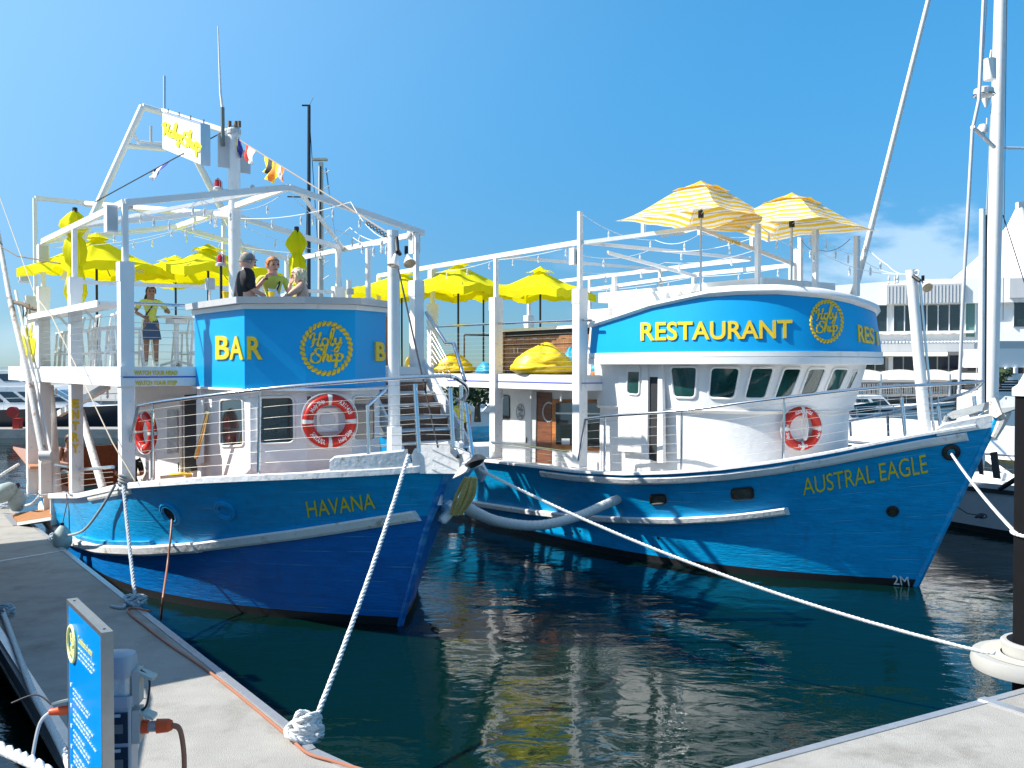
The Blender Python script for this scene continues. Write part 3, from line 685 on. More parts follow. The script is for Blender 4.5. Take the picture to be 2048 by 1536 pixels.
# upper deck slab and fascia boards
HX0, HX1, HY = -3.6, -12.7, 2.85
mb = MB(); mb.box(((HX0+HX1)/2, 0, DK-.05), (HX0-HX1-.06, 2*HY-.06, .09)); part(mb, 'upper_deck', GREYW, havana)
for z, h in ((DK-.075, .15), (DK-.232, .155)):
    for sd in (-1, 1):
        for xa_, xb_ in ((HX0, -8.0), (-8.01, HX1)):
            mb = MB(); mb.box(((xa_+xb_)/2, sd*HY, z), (abs(xa_-xb_), .05, h)); part(mb, 'fascia_board', WHITE, havana)
    mb = MB(); mb.box((HX0+.028, 0, z), (.05, 2*HY+.05, h)); part(mb, 'fascia_board', WHITE, havana)
mb = MB(); mb.box((HX0+.056, -2.2, DK-.165), (.008, 1.28, .022)); part(mb, 'blue_stripe', mat('stripe_blue', (.02,.13,.55), .4), havana)
letters('WATCH YOUR HEAD', quadmap(((268,741),(355,741),(355,750),(268,750)), onplane(H,'x',HX0+.055), .001), GOLD, havana, .04, .006)
letters('WATCH YOUR STEP', quadmap(((270,761),(354,761),(354,770),(270,770)), onplane(H,'x',HX0+.055), .001), GOLD, havana, .04, .006)
# joists and a soffit brace seen below the deck
for i in range(7):
    mb = MB(); mb.box((-4.4-i*1.25, 0, DK-.17), (.08, 5.5, .14)); part(mb, 'deck_joist', WHITE, havana)
# posts: box section below and round the deck, slim section above up to the eave
def zy(fr, x, y, py): return fr.zat(x, y, py)
EV = zy(H, HX0, -2.75, 405)                                 # eave height
RG = 6.86
def post(root, fr, x, y, zb, zt, ztop, w=.215, wn=.085, label=None, caph=.30):
    mb = MB(); mb.box((x, y, (zb+zt)/2), (w-.012, w-.012, zt-zb)); o = part(mb, 'post', WHITE, root, label=label)
    mb = MB(); mb.box((x, y, zt-caph/2+.002), (w+.006, w+.006, caph)); part(mb, 'sleeve', WHITE, o)
    mb = MB(); mb.cyl((x-.0, y-.112, zt-.2), .010, .008, 8, ax=(0,-1,0)); part(mb, 'bolt', STEEL, o)
    mb = MB(); mb.box((x, y, zb+.045), (w+.05, w+.05, .02)); part(mb, 'base_plate', STEEL, o)
    for k in range(6): mb = MB(); mb.cyl((x+w/2-.006, y+.03*(-1)**k, zb+.3+.26*k), .008, .008, 6, ax=(1,0,0)); part(mb, 'screw', STEEL, o)
    if ztop: mb = MB(); mb.box((x, y, (zt+ztop)/2), (wn, wn, ztop-zt)); part(mb, 'slim_post', WHITE, root)
    return o
ST = [HX0-.1, H.ony(150, 600, -2.75).x, H.ony(87, 600, -2.75).x]
WT = [zy(H, x, -2.75, y) for x, y in zip(ST, (525, 547, 572))]
for i, x in enumerate(ST):
    zb = hv.sheer(x)-.05
    post(havana, H, x, -2.75, zb, WT[0], EV-.02)
    post(havana, H, x, 2.6, zb, WT[0]+(.1 if i else 0), EV-.02)
x4 = H.ony(57, 700, -2.75).x; 
for sd in (-1, 1): post(havana, H, x4, sd*2.7, .9, WT[0]-.1, None)
letters('E', quadmap(((144,798),(158,798),(158,816),(144,816)), onplane(H,'x',ST[1]+.112), .001), GOLD, havana, .055, .006, name='entry_letter')
for ch, y in zip('NTRY', (820, 843, 865, 888)):
    letters(ch, quadmap(((144,y),(158,y),(158,y+18),(144,y+18)), onplane(H,'x',ST[1]+.112), .001), GOLD, havana, .055, .006, name='entry_letter')
# roof frame: three gables, eaves, ridge
def gable(root, x, hy, ev, rg, w=.09, h=.10):
    for sd in (-1, 1):
        mb = MB(); mb.bar((x, sd*hy, ev), (x, 0, rg), w, h); part(mb, 'roof_beam', WHITE, root)
for x in ST: gable(havana, x, 2.75, EV, RG)
for sd in (-1, 1): mb = MB(); mb.bar((ST[0], sd*2.75, EV+.002), (ST[2], sd*2.75, EV+.002), .08, .10); part(mb, 'eave_beam', WHITE, havana)
mb = MB(); mb.bar((ST[0], 0, RG+.003), (ST[2], 0, RG+.003), .08, .10); part(mb, 'ridge_beam', WHITE, havana)
for sd in (-1, 1):
    mb = MB(); mb.bar((ST[1], sd*2.75, EV), (ST[0]+.0, sd*.2, RG-.05), .06, .06); part(mb, 'roof_brace', WHITE, havana)
mb = MB(); mb.bar((ST[1]+.0, -2.68, WT[0]-.08), (ST[1], 2.5, WT[0]-.02), .05, .07); part(mb, 'head_beam', WHITE, havana)
letters('WATCH YOUR HEAD', quadmap(((228,537),(288,539),(288,546),(228,544)), onplane(H,'x',ST[1]+.028), .001), mat('faded_gold', (.55,.42,.18), .6), havana, .02, .004)
# tall goal-post frame at the stern quarter
g0 = H.ony(70, 396, -2.3); gx = g0.x
mb = MB(); mb.box((gx, -2.3, (g0.z+DK)/2), (.09, .09, g0.z-DK)); part(mb, 'tall_post', WHITE, havana)
mb = MB(); mb.bar((gx, -2.3, g0.z), (gx, 2.2, g0.z+.02), .08, .10); part(mb, 'tall_frame_beam', WHITE, havana)
mb = MB(); mb.box((gx, 2.2, (g0.z+DK)/2), (.09, .09, g0.z-DK)); part(mb, 'tall_post', WHITE, havana)
p0 = V(gx, -2.0, g0.z+.05); 
mb = MB(); mb.tube([(gx, -1.2, g0.z-.02), H.ony(470, 432, 0)], .07, 10); part(mb, 'stay_pipe', WHITE, havana, smooth=True)
# round pipe post and leaning struts in the gangway
a = H.ony(97, 772, -2.55); b = H.ony(113, 985, -2.55); mb = MB(); mb.tube([a, b], .105, 14); part(mb, 'pipe_post', WHITE, havana, smooth=True)
a = H.ony(161, 822, -2.3); b = H.ony(206, 978, -2.3); mb = MB(); mb.tube([a, b], .075, 12); part(mb, 'leaning_strut', WOODWHITE, havana, smooth=True)
a = H.ony(215, 772, -2.4); b = H.ony(118, 828, -2.4); mb = MB(); mb.bar(a, b, .10, .12); part(mb, 'knee_brace', WHITE, havana)
# ledge counter on the starboard side
lz = zy(H, -4.6, -3.0, 603)
lx0, lx1 = H.ony(196, 600, -3.0).x, H.ony(57, 632, -3.0).x
for i, (yy, w) in enumerate(((-3.0, .035), (-2.84, .27), (-2.56, .27))):
    mb = MB(); mb.box(((lx0+lx1)/2, yy, lz-.035-(.0 if i else .012)), (lx0-lx1, w-.008, .05 if i else .11)); part(mb, 'ledge_board', WHITE, havana)
for i in range(4):
    x = lx0-1.0-i*2.0; mb = MB(); mb.bar((x, -2.78, lz-.30), (x, -2.98, lz-.09), .04, .04); part(mb, 'ledge_bracket', WHITE, havana)
# cable rails on the starboard side and across the front
for k in range(8):
    z = DK+.12+k*.115
    mb = MB(); mb.tube([(ST[0], -2.84, z), (ST[2], -2.84, z)], .0035, 5); part(mb, 'rail_wire', WIRE, havana)
    mb = MB(); mb.tube([(ST[0]+.02, -2.7, z), (ST[0]+.02, -1.72, z)], .0042, 5); part(mb, 'rail_wire', WIRE, havana)
a = H.onx(251, 606, ST[0]+.05); b = H.onx(390, 612, ST[0]+.05)
mb = MB(); mb.tube([a, b], .026, 10); part(mb, 'hand_rail', STEEL, havana, smooth=True)
# painted panel at the stern quarter
q = [H.ony(x, y, -2.9) for x, y in ((42,652),(77,641),(77,735),(40,735))]
mb = MB(); mb.slab(q, (0,-1,0), .04); pan = part(mb, 'name_panel', WHITE, havana)
# bar front: faceted panels, counter top with steel edges
BV = [(-3.6,-1.70),(-3.05,-1.72),(-1.50,-1.70),(-.95,-1.0),(-.74,-.30),(-1.10,.42),(-2.2,1.05),(-3.6,1.65)]
zt = zy(H, -.95, -1.0, 618); zb = zy(H, -.95, -1.0, 777)
def off(poly, d):
    out = []
    for i, (x, y) in enumerate(poly):
        a = Vector(poly[max(i-1,0)]); b = Vector(poly[i]); c = Vector(poly[min(i+1,len(poly)-1)])
        u = (b-a) if i else (c-b); v = (c-b) if i < len(poly)-1 else u
        u = u.normalized(); v = v.normalized(); n1 = Vector((u.y,-u.x)); n2 = Vector((v.y,-v.x)); k = (n1+n2).normalized(); out.append(tuple(b + k*(d/max(k.dot(n1), .5))))
    return out
BV0 = BV
for i in range(len(BV)-1):
    (x0_,y0_),(x1_,y1_) = BV[i], BV[i+1]; n = Vector((y1_-y0_, -(x1_-x0_), 0))
    n = -n if n.dot(Vector((x0_+2.2, y0_, 0))) < 0 else n
    mb = MB(); mb.slab([V(x0_,y0_,zb), V(x1_,y1_,zb), V(x1_,y1_,zt), V(x0_,y0_,zt)], n, .04); part(mb, 'bar_panel', BARBLUE, havana)
o1, o2, i1 = off(BV, .05), off(BV, .15), off(BV, -.45)
def ringslab(outer, inner, z0, z1, name, m, root):
    for i in range(len(outer)-1):
        a, b, c, d = outer[i], outer[i+1], inner[i+1], inner[i]
        mb = MB(); mb.prism([d, a, b, c] if 1 else 0, z0, z1); part(mb, name, m, root)
ringslab(o2, i1, zt+.075, zt+.17, 'counter_top', mat('counter_grey', (.48,.47,.46), .35, var=.06), havana)
ringslab(o1, off(BV, .0), zt+.0, zt+.07, 'counter_trim', WHITE, havana)
ringslab(off(BV, .05), off(BV, -.05), zb-.035, zb-.002, 'bar_foot_trim', WHITE, havana)
mb = MB(); mb.prism(off(BV, -.06), 3.45, 3.66); part(mb, 'bar_floor', GREYW, havana)
def facethit(fr, poly, d=0):
    """vertical facets: nearest facet hit by the pixel ray"""
    def f(px, py):
        o, dr = fr.lray(px, py); best = None
        for i in range(len(poly)-1):
            a = Vector((*poly[i], 0)); b = Vector((*poly[i+1], 0)); t = (b-a); n = Vector((t.y, -t.x, 0)).normalized(); den = dr.dot(n)
            if abs(den) < 1e-6: continue
            k = (a-o).dot(n)/den; p = o+dr*k; s_ = (Vector((p.x,p.y,0))-a).dot(t)/t.length_squared
            if -1e-3 <= s_ <= 1.001 and den < 0 and (best is None or k < best[0]): best = (k, p, n)
        if best is None:
            a = Vector((*poly[-2], 0)); b = Vector((*poly[-1], 0)); 
            i = 4 if len(poly) > 6 else len(poly)-2
            a = Vector((*poly[i-1], 0)); b = Vector((*poly[i], 0)); t = b-a; n = Vector((t.y,-t.x,0)).normalized(); k = (a-o).dot(n)/dr.dot(n); return o+dr*k, n
        return best[1], best[2]
    return f
bh = facethit(H, BV)
SCRIPT = {   # hand-drawn brush script, unit box: (x, y) stroke points
 'H': [[(.0,.50),(.04,.70),(.16,.80),(.22,.72),(.18,.45),(.14,.15),(.04,.0)], [(.10,.36),(.30,.44),(.50,.46)], [(.52,.86),(.46,.60),(.38,.25),(.40,.05),(.50,.04),(.58,.16)]],
 'o': [[(.20,.46),(.06,.40),(.02,.20),(.10,.03),(.24,.05),(.31,.24),(.22,.45),(.30,.38),(.40,.36)]],
 'l': [[(.0,.20),(.14,.50),(.24,.92),(.17,1.02),(.10,.80),(.06,.22),(.12,.03),(.24,.14)]],
 'y': [[(.02,.46),(.02,.18),(.10,.05),(.22,.16),(.28,.46)], [(.28,.46),(.24,.0),(.14,-.34),(.02,-.38),(.02,-.22),(.36,.12)]],
 'S': [[(.52,.70),(.44,.86),(.26,.84),(.20,.66),(.30,.50),(.42,.34),(.42,.12),(.26,.0),(.08,.04),(.0,.24),(.04,.50),(.16,.62)]],
 'h': [[(0,.20),(.14,.52),(.22,.96),(.14,1.0),(.09,.60),(.05,.0)], [(.07,.22),(.18,.46),(.28,.40),(.26,.12),(.32,.03),(.42,.14)]],
 'i': [[(.04,.44),(.02,.14),(.10,.03),(.22,.14)], [(.06,.66),(.07,.69)]],
 'p': [[(.0,.34),(.08,.48),(.08,.10),(.04,-.38)], [(.08,.20),(.18,.46),(.31,.42),(.35,.20),(.24,.03),(.10,.08)]]}
def brush(word, mapf, m, root, r=.045, h=.012, name='script_letter'):
    x = 0; adv = {'H':.56,'o':.36,'l':.27,'y':.36,'S':.50,'h':.39,'i':.19,'p':.35}; W = sum(adv[c] for c in word); k = 0
    for c in word:
        mb = MB()
        for st in SCRIPT[c]:
            pts = smooth_path([V(p[0], p[1], 0) for p in st], 4); n = len(pts); L_, R_, C_ = [], [], []
            k += 1
            for i, p in enumerate(pts):
                t = (pts[min(i+1,n-1)]-pts[max(i-1,0)]); t = t.normalized() if t.length > 1e-6 else V(1,0,0); nn = V(-t.y, t.x, 0)
                w = r*(1.0 + .35*math.sin(i*.8)) * (.7 if i in (0, n-1) else 1); C_.append((p, nn, w))
            hh = h + .0012*(k % 7); rows = []
            for p, nn, w in C_:
                rows.append([mapf((x+p.x+nn.x*w*a)/W, (p.y+nn.y*w*a), b*hh) for a, b in ((1,0),(.8,1),(-.8,1),(-1,0))])
            mb.grid(rows); mb.add(rows[0], [(0,1,2,3)]); mb.add(rows[-1], [(0,1,2,3)])
        part(mb, name, m, root); x += adv[c]
def rope_ring(hit, cx, cy, rx, ry, n, root, w=.19, thick=.016, m=GOLD, back=None):
    """twisted-rope emblem ring: n slanted lumps laid round an ellipse of pixels"""
    for i in range(n):
        a = 2*PI*i/n; mb = MB(); rows = []
        for s_ in (-1, -.5, 0, .5, 1):
            aa = a + s_*2*PI/n*.62; rad = 1 + s_*w*.36; wd = w*.5*(1-abs(s_)**2.2)+.004
            row = []
            for u in (-1, -.5, 0, .5, 1):
                p, nn = hit(cx+rx*(rad+u*wd)*math.cos(aa), cy+ry*(rad+u*wd)*math.sin(aa)); row.append(p + nn*(.004+thick*(1-u*u)))
            rows.append(row)
        mb.grid(rows); part(mb, 'rope_strand', m, root, smooth=True)
def emblem(hit, cx, cy, rx, ry, root, m=GOLD, n=30, off_=.004):
    rope_ring(hit, cx, cy, rx, ry, n, root, m=m)
    s = rx/49.0; t = ry/52.0
    q1 = ((cx-34*s, cy-38*t), (cx+32*s, cy-42*t), (cx+32*s, cy-8*t), (cx-34*s, cy-2*t))
    q2 = ((cx-32*s, cy-4*t), (cx+32*s, cy-8*t), (cx+32*s, cy+26*t), (cx-32*s, cy+30*t))
    f1 = quadmap(q1, hit, off_); f2 = quadmap(q2, hit, off_)
    brush('Holy', f1, m, root, .055); brush('Ship', f2, m, root, .055)
emblem(bh, 653, 697, 48, 50, havana)
lab = mat('letter_side_shadowless', (.30,.20,.01), .5, var=0)
for ch_, q_ in (('B',((434,672),(461,672),(461,719),(434,719))),('A',((461,672),(489,673),(489,719),(462,719))),('R',((495,673),(524,674),(526,719),(496,719)))): letters(ch_, quadmap(q_, bh, .004), GOLD, havana, .022, .022)
f_ = quadmap(((749,683),(768,685),(768,723),(749,722)), bh, .004); letters('B', f_, GOLD, havana, .035, .03)
# wheelhouse under the bar
WV = off(BV, -.10); wh = facethit(H, WV)
for i in range(len(WV)-1):
    (x0_,y0_),(x1_,y1_) = WV[i], WV[i+1]; n = Vector((y1_-y0_, -(x1_-x0_), 0)); n = -n if n.dot(Vector((x0_+2.2, y0_, 0))) < 0 else n
    mb = MB(); mb.slab([V(x0_,y0_,1.6), V(x1_,y1_,1.6), V(x1_,y1_,3.42), V(x0_,y0_,3.42)], n, .05); part(mb, 'wheelhouse_wall', mat('cabin_paint', (.76,.75,.74), .45, var=.03, bump=.35, bscale=9), havana)
mb = MB(); mb.box((-3.5,-1.62,2.5), (.2,.1,1.8)); part(mb, 'wheelhouse_post', WHITE, havana)
for q in (((442,799),(487,797),(489,891),(442,893)), ((514,795),(588,793),(589,886),(516,888)), ((705,793),(748,792),(749,880),(706,881))):
    window(q, wh, havana, WHITE, GLASS, .018, .18, .010)
window(((612,792),(622,790),(624,800),(613,802)), wh, havana, WHITE, GLASS, .01)
# cabin side and doors aft of the wheelhouse, starboard
mb = MB(); mb.box((-5.4, -1.62, 2.42), (3.4, .05, 2.0)); part(mb, 'cabin_wall', WHITE, havana)
mb = MB(); mb.box((-7.1, 0, 2.42), (.05, 3.2, 2.0)); part(mb, 'cabin_wall', WHITE, havana)
mb = MB(); mb.box((-5.4, 1.62, 2.42), (3.4, .05, 2.0)); part(mb, 'cabin_wall', WHITE, havana)
ch = onplane(H, 'y', -1.66)
def recess(q, hit, m, root, name, t=.02):
    P = [hit(*p) for p in q]; mb = MB(); mb.slab([p + n*t for p, n in P], P[0][1], t); return part(mb, name, m, root)
d = recess(((318,795),(364,795),(364,948),(318,952)), ch, WHITE, havana, 'door', .03)
recess(((335,820),(356,820),(356,905),(335,907)), onplane(H,'y',-1.70), mat('frosted_pane', (.35,.34,.33), .2, var=.3, vscale=3), d, 'pane', .01)
mb = MB(); p = H.ony(357, 925, -1.72); mb.bar(p, p+V(0,0,-.16), .02, .02); part(mb, 'handle', STEEL, d)
recess(((370,790),(394,788),(396,940),(371,945)), ch, DARKIN, havana, 'doorway', .012)  # dark sheet on the wall; the shade of the open entrance is its colour
mb = MB(); a, b = H.ony(415, 825, -1.95), H.ony(392, 915, -1.95); mb.tube([a, b], .035, 10); part(mb, 'door_handrail', mat('brass_rail', (.62,.50,.25), .25, .9), havana, smooth=True)
recess(((395,800),(408,800),(408,925),(395,930)), onplane(H,'y',-1.72), WHITE, havana, 'door_panel', .02)
# loudspeaker grille behind the big lifebuoy
p0_, n_ = wh(655, 845); mb = MB(); mb.slab([wh(632,817)[0]+n_*.05, wh(675,815)[0]+n_*.05, wh(676,862)[0]+n_*.05, wh(633,864)[0]+n_*.05][::-1], n_, .045); part(mb, 'speaker_box', WHITE, havana)
p0_, n_ = wh(654, 840); mb = MB(); disc_on(mb, p0_+n_*.055, n_, .115, .01, 20); part(mb, 'speaker_grille', GREYW, havana)
# light deck step with yellow tread beside the wheelhouse
a, b, c, d_ = [H.onz(x, y, 1.93) for x, y in ((310,953),(600,941),(480,933),(440,932))]
mb = MB(); mb.slab([V(-3.4,-2.45,1.93), V(-.9,-1.75,2.05), V(-.9,-1.2,2.05), V(-3.4,-1.7,1.93)], (0,0,1), .04); part(mb, 'side_deck', TEAK, havana)
mb = MB(); mb.slab([H.onz(333,951,1.945), H.onz(450,944,1.965), H.onz(447,940,1.965), H.onz(345,946,1.945)], (0,0,1), .012); part(mb, 'yellow_tread', YBAG, havana)
# cockpit benches and table in teak, stern
for yy, zz in ((-2.2, 1.35), (1.9, 1.35)):
    mb = MB(); mb.box((-10.4, yy, zz-.35), (3.6, .5, .06)); part(mb, 'bench_seat', TEAK, havana)
for k in range(3): mb = MB(); mb.box((-10.6, 2.35, 1.55+.17*k), (4.2, .05, .11)); part(mb, 'bench_slat', TEAKD, havana)
for k, (zz) in enumerate((2.15, 1.55)): mb = MB(); mb.box((-11.2, 2.6, zz), (4.4, .12, .08)); part(mb, 'teak_rail', TEAKD, havana)
for i in range(8): mb = MB(); mb.box((-6.2-.42*i, .6, 1.25), (.07, .07, .75)); part(mb, 'teak_post', TEAK, havana)
mb = MB(); mb.box((-7.6, .6, 1.62), (3.2, .5, .05)); part(mb, 'teak_bench', TEAK, havana)
mb = MB(); mb.box((-6.9, -.6, 1.2), (1.6, .9, .8)); part(mb, 'teak_locker', TEAK, havana)
mb = MB(); mb.box((-9.0, 2.42, 1.35), (7.8, .04, 1.1)); part(mb, 'cockpit_lining', TEAKD, havana)
mb = MB(); mb.box((-12.85, 0, 1.3), (.05, 4.2, 1.0)); part(mb, 'cockpit_lining', TEAKD, havana)
for k in range(5): mb = MB(); mb.box((-8.6-.8*k, .2, 1.45), (.5, 1.3, .05)); tt = part(mb, 'cockpit_table', TEAK, havana); mb = MB(); mb.box((-8.6-.8*k, .2, 1.15), (.1, .1, .6)); part(mb, 'table_leg', TEAK, tt)
# stern seat board with folded leaf
q = [H.onz(x, y, 1.62) for x, y in ((26,893),(92,905),(104,932),(60,933))]
mb = MB(); mb.slab(q[::-1] if 0 else q, (0,0,1), .06); part(mb, 'teak_tray', mat('pale_teak', (.50,.24,.13), .4), havana)
# low side gate rails in the gangway
for (p, q2, r_) in (((110,930),(136,934),.03), ((148,941),(226,934),.03)):
    a = H.ony(*p, -2.7); b = H.ony(*q2, -2.7); mb = MB(); mb.tube([a, b], r_, 8); part(mb, 'gate_rail', STEEL, havana, smooth=True)
for k in range(3):
    for (xa_, xb_) in ((110,140),(160,226)):
        a = H.ony(xa_, 948+12*k, -2.72); b = H.ony(xb_, 944+10*k, -2.72); mb = MB(); mb.tube([a, b], .005, 5); part(mb, 'gate_wire', WIRE, havana)
# mast, gantry, forestays
m0 = H.ony(470, 600, 0); mx = m0.x; mzt = H.ony(470, 262, 0).z; MZ = mzt
mb = MB(); mb.tube([(mx,0,DK), (mx,0,mzt)], .115, 18); mast = part(mb, 'mast', WHITE, havana, smooth=True)
mb = MB(); mb.lathe([(.001,.10),(.10,.09),(.135,.03),(.135,-.05),(.115,-.07)], (mx,0,mzt), 14); part(mb, 'mast_cap', GREYW, mast)
for k in range(5): mb = MB(); a = k*1.25; mb.box((mx+.1*math.cos(a), .1*math.sin(a), mzt+.12+.03*(k%2)), (.05,.05,.12)); part(mb, 'shackle', CHAIN, mast)
mb = MB(); mb.box((mx+.02,-.22,MZ-.42), (.03,.22,.62)); mb.box((mx-.05,.22,MZ-.55),(.03,.25,.45)); part(mb, 'mast_plate', GREYW, mast)
GX = -9.2
def gp(px, py): return H.onx(px, py, GX)
for a, b, r_ in (((285,213),(128,560),.075), ((348,232),(552,628),.075)):
    mb = MB(); mb.tube([gp(*a), gp(*b)], r_, 12); part(mb, 'gantry_leg', WHITE, havana, smooth=True)
mb = MB(); mb.tube([gp(285,213), gp(350,232)], .07, 12); part(mb, 'gantry_top', WHITE, havana, smooth=True)
mb = MB(); t1 = gp(325,222); mb.tube([t1, H.ony(455,264,0)], .06, 12); part(mb, 'gantry_boom', WHITE, havana, smooth=True)
mb = MB(); mb.tube([gp(250,291), gp(330,298)], .055, 10); part(mb, 'gantry_crossbar', WHITE, havana, smooth=True)
mb = MB(); mb.tube([gp(263,262), gp(277,284), gp(325,288)], .04, 8); part(mb, 'gantry_bracket', WHITE, havana, smooth=True)
for px, y0_, y1_, r_, m_ in ((329,152,222,.030,ALU), (302,252,285,.028,GREYW)):
    mb = MB(); mb.tube([gp(px,y1_), gp(px,y0_)], r_, 8); part(mb, 'aerial', m_, havana, smooth=True)
# masthead whip antenna
mb = MB(); mb.tube([H.ony(446,292,-.25), H.ony(445,215,-.25)], .04, 8); an = part(mb, 'antenna_mount', mat('bronze_tube', (.25,.22,.17), .4, .7), havana, smooth=True)
mb = MB(); mb.tube([H.ony(445,218,-.25), H.ony(441,185,-.25), H.ony(436,52,-.25)], [.03,.026,.012], 8); part(mb, 'whip_antenna', WHITE, an, smooth=True)
# sign box hung under the boom
SY = -.62
sq = [H.ony(x, y, SY) for x, y in ((325,225),(402,249),(402,329),(325,297))]
mb = MB(); mb.slab(sq[::-1], (0,-1,0), .16); 
sg = empty('hanging_sign', H.w(*((sq[0]+sq[2])/2)), H.rz, 'white sign box with yellow Holy Ship script hanging below the boom of the gantry', 'sign')
def worldpart(mb, name, m, root, fr, **k):
    """geometry given in boat axes -> part of a top-level thing"""
    M = root.matrix_basis.inverted() @ fr.M; mb.v = [tuple(M @ Vector(v)) for v in mb.v]; return mb.build(name, m, root, **k)
worldpart(mb, 'sign_face', WHITE, sg, H)
mb = MB(); c_ = sq[1].lerp(sq[2], .5); mb.box((c_.x+.012, c_.y+.08, c_.z), (.02,.19,abs(sq[1].z-sq[2].z)+.03)); worldpart(mb, 'sign_edge', ALU, sg, H)
mb = MB(); c_ = sq[0].lerp(sq[1], .5); mb.bar(sq[0]+V(0,.08,.012), sq[1]+V(0,.08,.012), .19, .02); worldpart(mb, 'sign_edge', ALU, sg, H)
for t in (.05, .35, .65, .97):
    mb = MB(); p = sq[0].lerp(sq[1], t)+V(0,.08,0); mb.tube([p, p+V(0,.0,.10)], .012, 6); worldpart(mb, 'hanger', CHAIN, sg, H)
fs = quadmap(((327,238),(363,252),(363,283),(327,269)), onplane(H,'y',SY-.003), .002); fs2 = quadmap(((364,258),(401,270),(401,304),(364,289)), onplane(H,'y',SY-.003), .002)
def wbrush(word, f, m, root, fr, r):
    tmp = []; 
    before = set(bpy.data.objects.keys()); brush(word, f, m, None, r)
    for k in list(bpy.data.objects.keys()):
        if k not in before:
            o = bpy.data.objects[k]; o.data.transform(root.matrix_basis.inverted() @ fr.M); o.parent = root
BRY = mat('bright_yellow_print', (.85,.74,.01), .5, var=0)
wbrush('Holy', fs, BRY, sg, H, .085); wbrush('Ship', fs2, BRY, sg, H, .085)
f3 = quadmap(((46,664),(57,658),(57,702),(46,706)), onplane(H,'y',-2.903), .002); f4 = quadmap(((58,656),(70,651),(70,704),(58,708)), onplane(H,'y',-2.903), .002)
brush('Holy', f3, BRY, havana, .12); brush('Ship', f4, BRY, havana, .12)
# foredeck pole with side box, fluted
pb = H.ony(787, 905, 0); pt = H.ony(786, 464, 0)
mb = MB(); mb.tube([(pb.x,0,pb.z-.1), (pb.x,0,pt.z)], .078, 20); pole = part(mb, 'foredeck_pole', WHITE, havana, smooth=True)
mb = MB(); mb.box((pb.x-.03,.085,(pb.z+pt.z)/2-.2), (.05,.06,pt.z-pb.z-.7)); part(mb, 'cable_duct', WHITE, pole)
mb = MB(); mb.cyl((pb.x,0,pt.z-.06), .086, .08, 18); part(mb, 'pole_cap', WHITE, pole)
mb = MB(); a = H.onx(774, 853, pb.x+.08); mb.box((pb.x+.06,-.02,pb.z+.17), (.13,.17,.42)); part(mb, 'pole_foot', WHITE, pole)
mb = MB(); mb.tube([H.ony(789,860,.35), H.ony(792,470,.35)], .012, 6); part(mb, 'conduit', STEEL, pole)
# bow guard rail: steel hand rail following the sheer, stanchions, wires
def deckrail(fr, hull, root, pts, stan, nw, inset=.10, side=-1, r=.028, rs=.024, startgap=.18, wr=.003, m=STEEL):
    """pts: (px, py) of the hand rail; stan: px of stanchion feet; both stand over the cap rail"""
    P = []
    for px, py in pts:
        e = hull.edge_at(px, side, inset); P.append(V(e.x, e.y, fr.zat(e.x, e.y, py)))
    mb = MB(); mb.tube(smooth_path(P, 5), r, 10); part(mb, 'hand_rail', m, root, smooth=True)
    def top(x):
        for a, b in zip(P, P[1:]):
            if min(a.x,b.x)-1e-6 <= x <= max(a.x,b.x)+1e-6: t = (x-a.x)/(b.x-a.x) if abs(b.x-a.x) > 1e-6 else 0; return a.lerp(b, t)
        return P[-1] if abs(x-P[-1].x) < abs(x-P[0].x) else P[0]
    for px in stan:
        e = hull.edge_at(px, side, inset); t = top(e.x)
        mb = MB(); mb.tube([e-V(0,0,.02), V(t.x, t.y, t.z-.10)], rs, 8); s_ = part(mb, 'stanchion', m, root, smooth=True)
        mb = MB(); mb.tube([V(t.x,t.y,t.z-.12), t], rs*.5, 6); part(mb, 'stanchion_pin', m, s_)
    for k in range(nw):
        f = (k+1)/(nw+.6); L_ = []
        for p in P:
            e = hull.edge(p.x, side, inset); h0 = e.z
            L_.append(V(p.x, p.y, h0+(p.z-h0)*f))
        mb = MB(); mb.tube(L_[0 if k > 2 else 0:], wr, 4); part(mb, 'rail_wire', WIRE, root)
    return P, top
HP, _ = deckrail(H, hv, havana, [(278,811),(330,803),(440,789),(560,775),(680,765),(790,757),(860,753),(893,752)], [304,517], 7)
a, b = HP[0], hv.edge_at(245, -1, .05)
mb = MB(); mb.tube([a, b+V(0,0,.12)], .028, 8); part(mb, 'rail_leg', STEEL, havana, smooth=True)
# the pulpit: both top rails bend round the bow
def bowpt(px, py, y): return H.ony(px, py, y)
pul = [HP[-1], bowpt(906,754,-.55), bowpt(925,765,-.30), bowpt(934,780,-.1), bowpt(928,797,.2), bowpt(915,800,.42)]
mb = MB(); mb.tube(smooth_path(pul, 6), .027, 10); part(mb, 'pulpit_rail', STEEL, havana, smooth=True)
pul2 = [bowpt(893,752,-.9), bowpt(880,760,-.6), bowpt(850,766,.1), bowpt(842,770,.7), H.ony(845,775,1.6)]
for px, py0, px1, py1, y in ((830,768,838,905,-.65), (900,776,906,893,-.42), (931,805,946,922,.05), (922,770,924,895,.3)):
    a = H.ony(px1, py1, y); b = H.ony(px, py0, y); mb = MB(); mb.tube([a, b], .03, 10); s_ = part(mb, 'stanchion', STEEL, havana, smooth=True)
for k in range(6):
    yy = 788+20*k
    mb = MB(); mb.tube([H.ony(750, yy+6, -.85), H.ony(829, yy, -.65), H.ony(900, yy+2, -.42)], .005, 5); part(mb, 'rail_wire', WIRE, havana)
    mb = MB(); mb.tube([H.ony(900, yy+2, -.42), H.ony(934+k*1.5, yy+18, .03)], .005, 5); part(mb, 'rail_wire', WIRE, havana)
